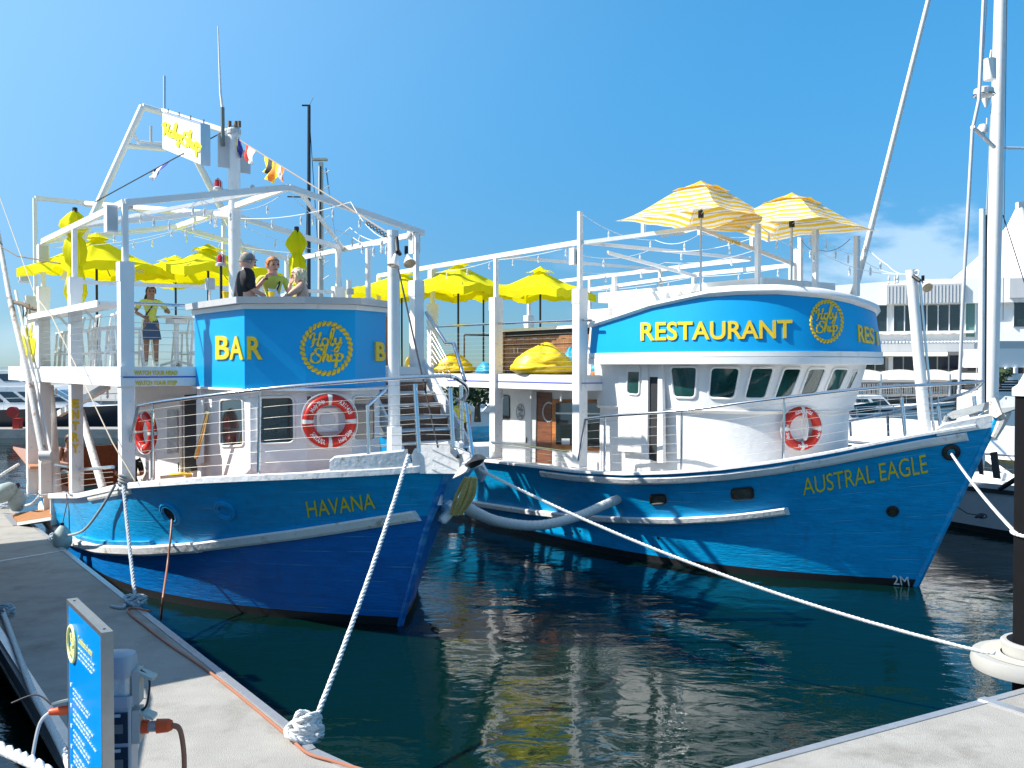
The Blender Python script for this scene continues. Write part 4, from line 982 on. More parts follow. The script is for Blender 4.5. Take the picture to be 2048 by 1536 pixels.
a = H.ony(735, 812, -.9); mb = MB(); mb.tube([H.ony(737, 908, -.9), a, H.ony(770, 780, -.3)], .025, 8); part(mb, 'bow_stay_tube', STEEL, havana, smooth=True)
# anchor on the bow
an = empty('anchor_black_fluke', H.w(1.35, .1, 2.6), H.rz, 'black and grey plough anchor stowed over the bow of the HAVANA trawler', 'anchor'); an.name = 'anchor'
def HQ(px, py, y=0): return H.ony(px, py, y)
mb = MB(); mb.slab([HQ(905,957,-.12), HQ(925,925,-.12), HQ(950,913,-.05), HQ(930,945,-.12)][::-1], (0,-1,0), .05); worldpart(mb, 'fluke_edge', WHITE, an, H)
rows = []
for t in range(9):
    u = t/8; x = 928+44*u; c = 930-12*u; hh = 14*math.sin(PI*min(u*.93+.07, 1))**.6+1
    rows.append([HQ(x, c-hh, .0), HQ(x+3, c-hh*.2, -.16), HQ(x-2, c+hh*.75, -.06), HQ(x-4, c+hh*.4, .08)])
mb = MB(); mb.grid(rows, close=True); mb.add(rows[0], [(0,1,2,3)]); mb.add(rows[-1], [(0,1,2,3)]); worldpart(mb, 'fluke', BLACK, an, H, smooth=True)
mb = MB(); mb.bar(HQ(903,893,-.03), HQ(945,922,-.03), .07, .10); worldpart(mb, 'shank', GREYW, an, H)
mb = MB(); mb.bar(HQ(905,898,-.1), HQ(917,912,-.1), .06, .07); worldpart(mb, 'chain_link', STEEL, an, H)
mb = MB(); mb.bar(HQ(850,898,-.1), HQ(905,885,0), .16, .05); part(mb, 'bow_roller', GREYW, havana)
mb = MB(); mb.bar(HQ(903,890,.0), HQ(922,904,.0), .2, .10); part(mb, 'bow_roller', STEEL, havana)
# stairs on the port side down to the foredeck
for k in range(8):
    x = -1.9-.24*k; z = 1.95+.215*k
    mb = MB(); mb.box((x, 2.0, z+.02), (.27, 1.35, .045)); part(mb, 'stair_tread', GREYW, havana)
    mb = MB(); mb.box((x-.12, 2.0, z+.12), (.02, 1.33, .17)); part(mb, 'stair_riser', TEAKD, havana)
mb = MB(); mb.bar((-1.65,2.72,1.8), (-3.7,2.72,3.78), .05, .26); part(mb, 'stair_stringer', WHITE, havana)
mb = MB(); mb.bar((-1.65,1.3,1.8), (-3.7,1.3,3.78), .05, .26); part(mb, 'stair_stringer', WHITE, havana)
sr = [HQ(852,625,2.75), HQ(892,687,2.7), HQ(908,688,2.6), HQ(930,762,2.4)]
mb = MB(); mb.tube(sr, .035, 10); part(mb, 'stair_hand_rail', STEEL, havana, smooth=True)
for k in range(7):
    mb = MB(); mb.tube([HQ(852,640+14*k,2.78), HQ(895+3*k,720+14*k,2.7)], .006, 4); part(mb, 'rail_wire', WIRE, havana)
# brown cupboard at the head of the stairs
mb = MB(); mb.box((-4.6, 1.95, DK+.52), (.8, .9, 1.0)); cb = part(mb, 'cupboard', CAB, havana)
mb = MB(); mb.box((-4.6, 1.95, DK+1.04), (.86, .96, .05)); part(mb, 'cupboard_top', GREYW, cb)
# little speakers, lamps and boxes on the frames (things that are screwed on: parts of the boat)
def spk(root, fr, px, py, x=None, y=None, w=.16, h=.30, name='outdoor_speaker', m=WHITE):
    p = fr.ony(px, py, y) if y is not None else fr.onx(px, py, x)
    mb = MB(); mb.box(p, (w, w, h)); o = part(mb, name, m, root)
    mb = MB(); mb.box(p+V(w/2+.004,0,0), (.008, w*.8, h*.85)); part(mb, 'speaker_grille', GREYW, o)
spk(havana, H, 86, 507, y=-2.75, w=.2, h=.36); spk(havana, H, 222, 438, x=ST[0]-.16, w=.17, h=.42); spk(havana, H, 48, 552, y=-2.75, w=.2, h=.28)
spk(havana, H, 829, 487, x=ST[0]-.1, w=.16, h=.40)
for px, py, w_ in ((256,412,.16), (822,472,.14)):
    p = H.onx(px, py, ST[0]-.12); mb = MB(); mb.lathe([(.001,.1),(.06,.1),(.085,.0),(.075,-.03),(.001,-.05)], p, 12, (-.3,0,1)); part(mb, 'horn_speaker', GREYW, havana, smooth=True)
spk(havana, H, 420, 568, y=-.5, w=.14, h=.22, m=GREYW); mb = MB(); p = H.ony(420,575,-.5); mb.tube([p, V(p.x,p.y,DK)], .03, 8); part(mb, 'speaker_stalk', WHITE, havana)
spk(havana, H, 700, 583, y=2.6, w=.12, h=.12, m=GREYW)
# port side: slim posts continuing aft and small mast parts beyond the people
for px, top, y in ((736, 497, 2.6), (698, 560, 2.6)):
    p = H.ony(px, top, y); mb = MB(); mb.box((p.x, y, (p.z+DK)/2), (.08,.08,p.z-DK)); part(mb, 'slim_post', WHITE, havana)
p = H.ony(736, 612, 2.6); mb = MB(); mb.box((p.x, 2.6, p.z-.35), (.22,.22,1.0)); part(mb, 'post', WHITE, havana)
# ------------------------------------------------------------------ AUSTRAL EAGLE superstructure
AY = -2.6
afl = A.zat(A.ony(1146,751,AY).x, AY, 750)                   # upper deck level
AX0 = -5.75; AX1 = -15.0
axs = [A.ony(1160, 600, AY).x, A.ony(992, 600, AY).x, A.ony(865, 600, AY).x, -14.6]
az_ = A.zat(axs[0], AY, 485)                                  # frame rail height
AWT = A.zat(axs[0], AY, 578)
mb = MB(); mb.box(((AX0+AX1)/2, 0, afl-.05), (AX0-AX1-.06, 5.15, .09)); part(mb, 'upper_deck', GREYW, austral)
for z, h in ((afl-.075, .15), (afl-.235, .165)):
    for sd in (-1, 1):
        for xa_, xb_ in ((AX0, -10.2), (-10.21, AX1)):
            mb = MB(); mb.box(((xa_+xb_)/2, sd*2.62, z), (abs(xa_-xb_), .05, h)); part(mb, 'fascia_board', WHITE, austral)
    mb = MB(); mb.box((AX0+.028, -2.25, z), (.05, .80, h)); part(mb, 'fascia_board', WHITE, austral)
VIO = mat('violet_stripe', (.12,.14,.60), .4)
mb = MB(); mb.box(((AX0-10.9)/2, -2.652, afl-.165), (5.1, .008, .02)); part(mb, 'blue_stripe', VIO, austral)
mb = MB(); mb.box((AX0+.058, -2.25, afl-.165), (.008, .80, .02)); part(mb, 'blue_stripe', VIO, austral)
for i, x in enumerate(axs):
    zb = au.sheer(x)-.03
    for sd in (-1, 1):
        if sd == 1 and i == 0: continue
        ztop = A.zat(axs[0], AY, 424) if (i == 0 and sd == -1) else az_+.02
        if i == 2 and sd == -1: post(austral, A, x, AY, afl-.3, A.zat(x, AY, 608), az_)
        else: post(austral, A, x, sd*2.6, zb, AWT, ztop, w=.23)
for sd in (-1, 1):
    mb = MB(); mb.bar((axs[0], sd*2.6, az_), (axs[3], sd*2.6, az_), .07, .10); part(mb, 'frame_beam', WHITE, austral)
# the beam also runs forward over the wheelhouse, with cross beams
fb = A.ony(1165, 478, AY); mb = MB(); mb.bar((axs[0], AY, az_+.03), (-4.2, -2.0, az_+.25), .06, .10); 
a = V(axs[0], AY, az_-.02); b = A.ony(1395, 455, -1.3); c = A.ony(1590, 530, 1.2)
mb = MB(); mb.bar(a, b, .05, .075); part(mb, 'frame_beam', WHITE, austral)
mb = MB(); mb.bar(b, c, .05, .075); part(mb, 'frame_beam', WHITE, austral)
hb = lambda t: b.lerp(c, t)
for (q, tx, bd) in ((((1322,474),(1370,466),(1370,472),(1322,480)), a.lerp(b,.5), 0), (((1434,478),(1478,489),(1478,496),(1434,485)), 0, 1)):
    pass
def linehit(p0, p1):          # vertical plane through a beam
    t = (p1-p0); n = V(t.y, -t.x, 0).normalized(); n = n if n.dot(V(0,-1,0)+V(1,0,0)*.3) > 0 else -n
    def f(px, py):
        o, d = A.lray(px, py); k = (p0-o).dot(n)/d.dot(n); return o+d*k, n
    return f
letters('WATCH YOUR HEAD', quadmap(((1322,470),(1370,463),(1370,469),(1322,476)), linehit(a, b), .032), GOLD, austral, .02, .004)
letters('WATCH YOUR HEAD', quadmap(((1434,474),(1478,485),(1478,492),(1434,481)), linehit(b, c), .032), GOLD, austral, .02, .004)
d0 = A.ony(1215, 500, -1.9); 
mb = MB(); mb.bar(A.ony(1215, 505, -2.0), A.ony(1392, 552, 1.6), .05, .07); part(mb, 'cross_beam', WHITE, austral)
# far side beam, sloping up to the front
mb = MB(); mb.bar(A.ony(1180, 579, 2.6), A.ony(1400, 548, 2.4), .06, .09); part(mb, 'frame_beam', WHITE, austral)
mb = MB(); mb.bar(A.ony(1400, 548, 2.4), A.ony(1590, 530, 2.0), .06, .09); part(mb, 'frame_beam', WHITE, austral)
mb = MB(); mb.bar(V(axs[1],AY,az_), V(axs[1],2.6,az_), .05, .07); part(mb, 'cross_beam', WHITE, austral)
mb = MB(); mb.bar(V(axs[0],AY,az_), V(axs[0],2.6,az_), .05, .07); part(mb, 'cross_beam', WHITE, austral)
# steel rails on the upper deck
mb = MB(); mb.tube([A.ony(1185,640,AY), A.ony(1160,640,AY), A.ony(978,648,AY), A.ony(860,654,AY)], .028, 8); part(mb, 'hand_rail', STEEL, austral, smooth=True)
for k in range(10):
    z = afl+.08+k*.098
    mb = MB(); mb.tube([(AX0, AY, z), (axs[2]+.1, AY, z)], .0025, 4); part(mb, 'rail_wire', WIRE, austral)
for k in range(9): 
    z = afl+.10+k*.1; mb = MB(); mb.tube([(axs[2], 2.6, z), (axs[2], -.6, z)], .005, 4); part(mb, 'rail_wire', WIRE, austral)
x_ = axs[2]-.1
for y_ in (-1.6, .1):
    mb = MB(); mb.box((x_, y_, afl+.5), (.05,.05,1.0)); part(mb, 'rail_post', STEEL, austral)
mb = MB(); mb.bar((x_, -1.6, afl+1.0), (x_, 2.6, afl+1.0), .05, .05); part(mb, 'hand_rail', STEEL, austral)
mb = MB(); mb.tube([(-15, 2.6, afl+1.05), (-6.3, 2.6, afl+1.05)], .028, 8); part(mb, 'hand_rail', STEEL, austral, smooth=True)
for k in range(7): mb = MB(); mb.tube([(-15, 2.6, afl+.15+k*.12), (-6.3, 2.6, afl+.15+k*.12)], .005, 4); part(mb, 'rail_wire', WIRE, austral)
# cabinets behind the wheelhouse on the upper deck
c0 = A.ony(998, 700, -.55); c1 = A.ony(1200, 700, -.55)
cz0 = afl+.02; cz1 = A.zat(c0.x, -.55, 664)
cab = empty('cabinet', A.w(c0.x, 0, afl), A.rz, 'long walnut bar cabinet with white top on the upper deck beside the yellow beanbag', 'cabinet')
n = 7; w_ = (c1.x-c0.x-.25)/n
mb = MB(); mb.box((-.0+.12, -.18, (cz1-afl)/2), (.24, .80, cz1-afl)); part(mb, 'end_panel', mat('oak_end', (.50,.22,.08), .45, var=.1, stretch=(6,6,.6)), cab)
mb = MB(); mb.box(((c1.x-c0.x)/2+.1, -.15, (cz1-afl)/2), (c1.x-c0.x-.25, .72, cz1-afl-.02)); part(mb, 'carcass', DARKIN, cab)
for i in range(n):
    xx = .25+w_*(i+.5)
    mb = MB(); mb.box((xx, -.535, .40), (w_-.012, .022, .62)); dd = part(mb, 'cabinet_door', CAB, cab)
    mb = MB(); mb.tube([(xx+w_*.35*(1 if i%2==0 else -1), -.57, .52), (xx+w_*.35*(1 if i%2==0 else -1), -.57, .66)], .009, 6); part(mb, 'handle', STEEL, dd)
    mb = MB(); mb.box((xx, -.535, .83), (w_-.012, .022, .20)); dd = part(mb, 'drawer', CAB, cab)
    mb = MB(); mb.tube([(xx-.09, -.57, .88), (xx+.09, -.57, .88)], .009, 6); part(mb, 'handle', STEEL, dd)
mb = MB(); mb.box(((c1.x-c0.x)/2, -.18, cz1-afl+.03), (c1.x-c0.x+.06, .92, .07)); part(mb, 'cabinet_top', WHITE, cab)
# white deckhouse block behind the visor
q = [(1205,577),(1205,640),(1180,617)]
bx0 = A.ony(1208, 600, 0).x
mb = MB(); mb.box(((bx0-3.2)/2, .2, A.zat(bx0,0,640)), (abs(bx0+3.2), 2.6, 1.2)); 
mb = MB(); zz0 = A.zat(-6.6, -.9, 660); zz1 = A.zat(-6.6, -.9, 592); mb.box((-5.6, .1, (zz0+zz1)/2), (2.1, 2.4, zz1-zz0)); part(mb, 'deckhouse', WHITE, austral)
mb = MB(); mb.box((-4.8, .1, zz1-.02), (4.6, 2.2, .22)); part(mb, 'deckhouse_top', WHITE, austral)
mb = MB(); zz = A.zat(-6.8,-.9,622); mb.box((-6.9, .0, zz-.08), (.8, 2.2, .25)); part(mb, 'deckhouse_step', WHITE, austral)
mb = MB(); mb.bar(A.ony(1186, 646, -1.9), A.ony(1176, 752, -2.2), .10, .05); part(mb, 'leaning_board', WHITE, austral)
# ---- wheelhouse: round front, raked windows
def ell(th, ax, by, xc=-4.0): return xc + ax*math.sin(th), -by*math.cos(th)
class Curved:                                  # ruled curved wall; rim radii change with height
    def __init__(s, fr, tab, xc=-4.0, xa=-5.9): s.fr, s.tab, s.xc, s.xa = fr, tab, xc, xa
    def rad(s, z):
        t = s.tab
        for (z0, a0, b0), (z1, a1, b1) in zip(t, t[1:]):
            if z <= z1: k = max(0, (z-z0)/(z1-z0)) if z1 > z0 else 0; return a0+(a1-a0)*k, b0+(b1-b0)*k
        return t[-1][1:]
    def g(s, p):                               # > 0 inside
        a, b = s.rad(p.z)
        if p.x < s.xc: return b-abs(p.y) if p.x > s.xa else -1
        r = math.hypot((p.x-s.xc)/a, p.y/b); return (1-r)*min(a, b)
    def hit(s, px, py):
        p = s.fr.march(px, py, s.g, 10, 30, 500); e = .015
        n = V(s.g(p-V(e,0,0))-s.g(p+V(e,0,0)), s.g(p-V(0,e,0))-s.g(p+V(0,e,0)), s.g(p-V(0,0,e))-s.g(p+V(0,0,e)))
        return p, (n.normalized() if n.length > 1e-6 else V(0,-1,0))
    def pt(s, u, z, o=0):                      # u: metres-like parameter: <0 straight side, 0..pi round front, >pi far side
        a, b = s.rad(z); a += o; b += o
        if u < 0: return V(s.xc+(s.xa-s.xc)*min(-u, 1), -b, z)
        if u > PI: return V(s.xc+(s.xa-s.xc)*min(u-PI, 1), b, z)
        return V(s.xc+a*math.sin(u), -b*math.cos(u), z)
US = [-1, -.5] + [PI*i/48 for i in range(49)] + [PI+.5, PI+1]
zsill = A.zat(-3.3, -1.95, 823)
W1 = Curved(A, [(1.2, 2.25, 1.98), (zsill-.02, 2.28, 2.0), (zsill+.02, 2.36, 2.06), (3.95, 2.72, 2.16)])
CABP = mat('cabin_paint', (.76,.75,.74), .45)
mb = MB(); mb.grid([[W1.pt(u, z) for u in US] for z in (1.3, 2.0, zsill-.02, zsill+.02, 3.4, 3.95)][::-1]); part(mb, 'wheelhouse_wall', CABP, austral, smooth=True, ang=25)
mb = MB(); mb.grid([[W1.pt(u, zsill+dz, o) for u in US] for dz, o in ((-.03,.0),(-.02,.035),(.03,.035),(.04,.0))][::-1]); part(mb, 'sill_moulding', WHITE, austral, smooth=True)
mb = MB(); mb.box((-5.87, 0, 2.7), (.05, 4.0, 2.5)); part(mb, 'wheelhouse_back', WHITE, austral)
for q in (((1341,733),(1395,733),(1391,796),(1349,795)), ((1422,734),(1481,735),(1469,797),(1417,796)), ((1504,735),(1549,735),(1530,797),(1488,797)),
          ((1568,736),(1604,736),(1582,792),(1547,797)), ((1618,736),(1652,736),(1632,786),(1598,791)), ((1667,736),(1697,737),(1678,780),(1648,783))):
    window(q, W1.hit, austral, WHITE, GREENG, .022, .22, .012, name='wheelhouse_window')
window(((1705,742),(1716,741),(1700,776),(1690,778)), W1.hit, austral, WHITE, GREENG, .015, .22, .012, name='wheelhouse_window')
# side door and a dark panel in place of the open entrance
sd_ = onplane(A, 'y', -2.09)
dr = recess(((1240,722),(1287,722),(1285,905),(1238,902)), sd_, WHITE, austral, 'door', .03)
window(((1256,731),(1281,731),(1279,790),(1255,788)), onplane(A,'y',-2.125), austral, WHITE, GREENG, .018, .3, .01, name='door_window')
recess(((1300,722),(1326,722),(1322,925),(1288,915)), onplane(A,'y',-2.10), DARKIN, austral, 'doorway', .02)  # no opening is cut: this dark sheet carries the shade inside
recess(((1288,722),(1300,722),(1298,918),(1286,912)), onplane(A,'y',-2.12), CABP, austral, 'door_jamb', .05)
recess(((1322,725),(1330,725),(1332,925),(1320,925)), onplane(A,'y',-2.12), WHITE, austral, 'door_jamb', .08)
# visor band
def bandtop(px): return lerpl([(1186,655),(1250,634),(1300,617),(1400,595),(1480,589),(1560,588),(1650,596),(1700,606),(1735,618),(1760,632)], px)
VB = Curved(A, [(3.7, 2.92, 2.42), (4.05, 2.92, 2.42), (5.2, 2.72, 2.30)], xa=-5.72)
zl0 = A.zat(-3.8, -2.42, 728); zl1 = A.zat(-3.8, -2.42, 705)
tops = []
for u in US:
    z = 4.8
    for it in range(4):
        p = VB.pt(u, z); x, y, d = A.proj(p)
        row = bandtop(x)
        if u > PI*.60: row = lerpl([(0,tz_row) for tz_row in [0]], 0) if 0 else row
        z = A.zat(p.x, p.y, row)
    tops.append(z)
# beyond the silhouette the far half mirrors the near half
k_ = US.index(PI*27/48); zc = tops[k_]
for i, u in enumerate(US):
    if i > k_: tops[i] = zc + (4.55-zc)*min(1, (u-US[k_])/(PI-US[k_]))
mb = MB(); rows = []
for s_ in (0, .25, .5, .75, 1): rows.append([VB.pt(u, zl1+(t-zl1)*s_) for u, t in zip(US, tops)])
mb.grid(rows[::-1]); mb.grid([[VB.pt(u, zl1+(t-zl1)*s_, -.06) for u, t in zip(US, tops)] for s_ in (0, 1)]); 
visor = part(mb, 'visor', BARBLUE, austral, smooth=True)
mb = MB(); mb.grid([[VB.pt(u, z, o) for u in US] for z, o in ((zl1+.005,-.03),(zl1+.005,.025),(zl1-.085,.03),(zl1-.09,.0),(zl1-.10,.035),(zl0,.035),(zl0-.01,.0),(zl0-.01,-.5))]); part(mb, 'visor_lip', WHITE, austral, smooth=True, ang=30)
mb = MB(); rows = []
for dz, o in ((-.01,-.03),(-.005,.03),(.06,.09),(.13,.08),(.17,.0),(.175,-.25)): rows.append([VB.pt(u, t+dz*(1-.35*(u < .4)), o) for u, t in zip(US, tops)])
mb.grid(rows[::-1]); part(mb, 'roof_brow', WHITE, austral, smooth=True, ang=50)
mb = MB(); mb.grid([[VB.pt(u, t+.16+.10*(1-s_)**0*(1-s_*s_), -.2-2.0*(1-s_)) for u, t in zip(US, tops)] for s_ in (1, .6, .3, .1)]); part(mb, 'roof', WHITE, austral, smooth=True)
emblem(VB.hit, 1653, 643, 31, 40, austral, n=30, off_=.005)
letters('RESTAURANT', quadmap(((1283,645),(1584,640),(1584,677),(1283,682)), VB.hit, .004), GOLD, austral, .018, .022)
letters('REST', quadmap(((1714,649),(1758,660),(1761,692),(1716,684)), VB.hit, .004), GOLD, austral, .018, .018)
# lower deckhouse aft of the wheelhouse, starboard
LY = -1.95
xl0, xl1 = A.ony(992, 850, LY).x, -5.8
mb = MB(); mb.box(((xl0+xl1)/2, LY+.02, 2.4), (xl1-xl0, .05, 2.3)); part(mb, 'cabin_wall', WHITE, austral)
mb = MB(); mb.box((xl0, .1, 2.4), (.05, 4.1, 2.3)); part(mb, 'cabin_wall', WHITE, austral)
lh = onplane(A, 'y', LY-.012)
window(((995,790),(1019,791),(1020,838),(994,837)), lh, austral, mat('bronze_rim',(0,0,0)), GLASS, .014, .15, .01)
recess(((1064,783),(1104,785),(1103,927),(1062,924)), lh, TEAKD, austral, 'hatch_door', .012)
recess(((1064,783),(1074,783),(1072,925),(1062,924)), onplane(A,'y',LY-.03), GREYW, austral, 'door_jamb', .02)
wf = recess(((1106,798),(1207,799),(1205,903),(1106,897)), lh, TEAK, austral, 'galley_window', .03)
recess(((1112,806),(1152,806),(1152,890),(1112,889)), onplane(A,'y',LY-.05), GLASS, wf, 'pane', .006)
recess(((1156,806),(1200,806),(1199,895),(1156,892)), onplane(A,'y',LY-.05), GLASS, wf, 'pane', .006)
recess(((1112,825),(1200,826),(1200,829),(1112,828)), onplane(A,'y',LY-.058), WHITE, wf, 'sash_bar', .01)
recess(((1124,877),(1140,877),(1140,889),(1124,889)), onplane(A,'y',LY-.06), GREYW, wf, 'jar', .01)
EMB = mat('etched_emblem', (.35,.36,.40), .5)
rope_ring(lh, 1041, 824, 8, 15, 22, austral, m=EMB, thick=.006); rope_ring(onplane(A,'y',LY-.03), 1098, 824, 12, 19, 22, austral, m=mat('white_emblem',(.6,.6,.6),.5), thick=.006)
brush('Holy', quadmap(((1036,812),(1046,812),(1046,822),(1036,822)), lh, .003), EMB, austral, .06, .004); brush('Ship', quadmap(((1036,824),(1046,824),(1046,834),(1036,834)), lh, .003), EMB, austral, .06, .004)
mb = MB(); p = A.ony(1053, 875, LY-.03); mb.bar(p, p-V(0,0,.12), .02, .02); part(mb, 'handle', BLACK, austral)
# waist rail and the bow guard rail
a, b = A.ony(983,884,-2.72), A.ony(1140,903,-2.72)
mb = MB(); mb.tube([a, b], .026, 8); part(mb, 'hand_rail', STEEL, austral, smooth=True)
for k in range(3):
    mb = MB(); mb.tube([a-V(0,0,.12*(k+1)), b-V(0,0,.12*(k+1))], .005, 4); part(mb, 'rail_wire', WIRE, austral)
AP, _ = deckrail(A, au, austral, [(1171,838),(1230,831),(1360,822),(1500,804),(1640,787),(1770,774),(1900,768),(1978,763)], [1209,1363,1566], 6, inset=.12)
e = au.edge_at(1157, -1, .12); mb = MB(); mb.tube([AP[0], e+V(0,0,.18)], .028, 8); part(mb, 'rail_leg', STEEL, austral, smooth=True)
for px0, py0, px1, py1 in ((1803,795,1811,864), (1876,812,1882,856)):
    e = au.edge_at(px1, -1, .12); t = A.ony(px0, py0, e.y); mb = MB(); mb.tube([e, t], .03, 10); s_ = part(mb, 'stanchion', STEEL, austral, smooth=True)
    mb = MB(); mb.tube([t, t+V(0,0,.14)], .012, 6); part(mb, 'stanchion_pin', STEEL, s_)
tip = AP[-1]
p2 = [tip, A.ony(1940,783,.2), A.ony(1860,806,.9), A.ony(1790,823,1.5), A.ony(1700,842,2.2), A.ony(1640,852,2.5)]
mb = MB(); mb.tube(smooth_path(p2, 5), .028, 10); part(mb, 'hand_rail', STEEL, austral, smooth=True)
for px in (1775, 1700):
    a = A.ony(px+2, 872, 1.9); b = A.ony(px, 826+(1775-px)*.2, 1.75); mb = MB(); mb.tube([a, b], .028, 8); part(mb, 'stanchion', STEEL, austral, smooth=True)
# foredeck pole, leaning aft, with conduit
pb = A.ony(1851, 868, .25); pt = A.ony(1822, 540, .1)
mb = MB(); mb.tube([pb, pt], [.098, .088], 20); pole = part(mb, 'foredeck_pole', WHITE, austral, smooth=True)
mb = MB(); mb.tube([pb+V(.1,.1,0), pt+V(.1,.1,-.2)], .022, 8); part(mb, 'cable_duct', STEEL, pole, smooth=True)
mb = MB(); mb.torus(pt+V(.12,-.02,-.06), .045, .012, 16, 6, (0,1,0)); part(mb, 'pole_ring', WHITE, pole)
# windlass and anchor gear on the bow
GAL = mat('galvanised_steel', (.34,.37,.38), .5, .3, var=.12, vscale=7, dirt=(.30,.20,.12), dscale=9, dlo=.58, dhi=.7)
ag = empty('anchor', A.w(1.3, 0, 2.95), A.rz, 'galvanised plough anchor resting on the rusty bow roller of the AUSTRAL EAGLE', 'anchor')
def AQ(px, py, y=0): return A.ony(px, py, y)
mb = MB(); mb.slab([AQ(1893,829,.05),AQ(1905,822,.05),AQ(1990,800,.05),AQ(1998,812,.05),AQ(1904,838,.05)][::-1], (0,-1,0), .09); worldpart(mb, 'shank', GAL, ag, A)
mb = MB(); mb.slab([AQ(1980,818,-.06),AQ(2010,792,-.06),AQ(2046,794,-.12),AQ(2062,806,-.12),AQ(2048,812,-.16),AQ(2008,826,-.10)][::-1], (0,-1,.2), .05); worldpart(mb, 'fluke', GAL, ag, A)
mb = MB(); mb.slab([AQ(2010,795,-.1),AQ(2060,790,.2),AQ(2090,800,.25),AQ(2040,822,.1)][::-1], (0,-.5,1), .05); worldpart(mb, 'fluke', GAL, ag, A)
mb = MB(); mb.tube([AQ(1893,832), AQ(1889,842,.0), AQ(1895,852,.0)], .03, 8); worldpart(mb, 'shackle', GAL, ag, A)
mb = MB(); mb.slab([AQ(1978,798,-.12),AQ(1990,795,-.12),AQ(2004,828,-.12),AQ(1992,836,-.12),AQ(1978,830,-.12)][::-1], (0,-1,0), .24); part(mb, 'bow_roller', RUST, austral)
mb = MB(); mb.slab([AQ(1938,842,.1),AQ(1985,815,.1),AQ(1995,835,.1),AQ(1960,848,.1)][::-1], (0,-1,0), .2); part(mb, 'roller_cheek', GAL, austral)
mb = MB(); p = AQ(1953, 845, .35); mb.tube([p, AQ(1948,792,.35)], .035, 8); mb.bar(AQ(1940,830,.3), AQ(1958,820,.3), .1, .1); part(mb, 'windlass_lever', STEEL, austral)
w0 = AQ(1895, 858, .35); 
mb = MB(); mb.lathe([(.001,.24),(.09,.24),(.09,.20),(.06,.14),(.06,.08),(.10,.03),(.12,0)], w0-V(0,0,.12), 16); part(mb, 'windlass', WHITE, austral, smooth=True)
mb = MB(); mb.tube([w0+V(0,-.12,0), w0+V(0,.14,0)], .06, 12); part(mb, 'windlass_drum', GAL, austral, smooth=True)
# wire rope stand of speakers on the frame
spk(austral, A, 1149, 513, y=AY-.02, w=.16, h=.34); spk(austral, A, 866, 555, y=AY, w=.2, h=.36, m=GREYW); spk(austral, A, 1587, 545, y=1.6, w=.14, h=.34)
spk(austral, A, 1229, 578, y=-.5, w=.13, h=.16, m=GREYW)
# slim posts standing on the wheelhouse roof
for px, t, b_, y in ((1287,441,474,1.2), (1516,448,583,-1.0), (1631,459,585,-.2), (1714,472,592,.7), (1601,475,578,1.6), (1229,555,590,-.6), (1388,548,585,2.4), (1400,440,470,1.3), (1505,465,500,1.8), (1593,498,580,2.2)):
    p = A.ony(px, t, y); q_ = A.ony(px, b_, y); mb = MB(); mb.box((p.x, y, (p.z+q_.z)/2), (.085,.085,p.z-q_.z)); part(mb, 'roof_post', WHITE, austral)
# the long white outrigger boom
mb = MB(); mb.tube([A.ony(1703, 590, 1.6), A.ony(1716, 560, 1.6), A.ony(1862, -20, 1.6)], [.04,.058,.042], 12); part(mb, 'outrigger_boom', WHITE, austral, smooth=True)
mb = MB(); mb.slab([V(-1.2,-1.15,2.33), V(.2,-.6,2.62), V(.2,.6,2.62), V(-1.2,1.6,2.33)], (0,0,1), .05); 
# ------------------------------------------------------------------ umbrellas
import random as rnd
def canopy(mb, half, rim, apex, lift, pull, wr, seed, seg=14, curve=1.35, stripe=False, hole=.0):
    rg = rnd.Random(seed); ph = [rg.uniform(0, 6.28) for _ in range(8)]; rows = []
    rings = 18 if stripe else 10
    for i in range(rings+1):
        r = max(i/rings, .02); row = []
        for sde in range(4):
            for j in range(seg):
                t = -1+2*j/seg; a = (sde*PI/2)
                ex = 1 - pull*(1-t*t)*r; x, y = r*ex*half, t*r*half
                z = rim + (apex-rim)*((1-r)**curve if not stripe else .62*(math.cos(PI*r)+1)/2+.38*(1-r)) + lift*(1-t*t)*r**2
                z += wr*math.sin(5*t+ph[sde]+3*r)*r*(1-t*t) + wr*.6*math.sin(11*t*r+ph[4+sde])*r*(1-abs(t))
                row.append(V(x*math.cos(a)-y*math.sin(a), x*math.sin(a)+y*math.cos(a), z))
        rows.append(row)
    if stripe:
        for i in range(rings): mb.cur = (i+1) % 2; mb.grid(rows[i:i+2], close=True)
        mb.cur = 0
    else: mb.grid(rows, close=True)
    return rows
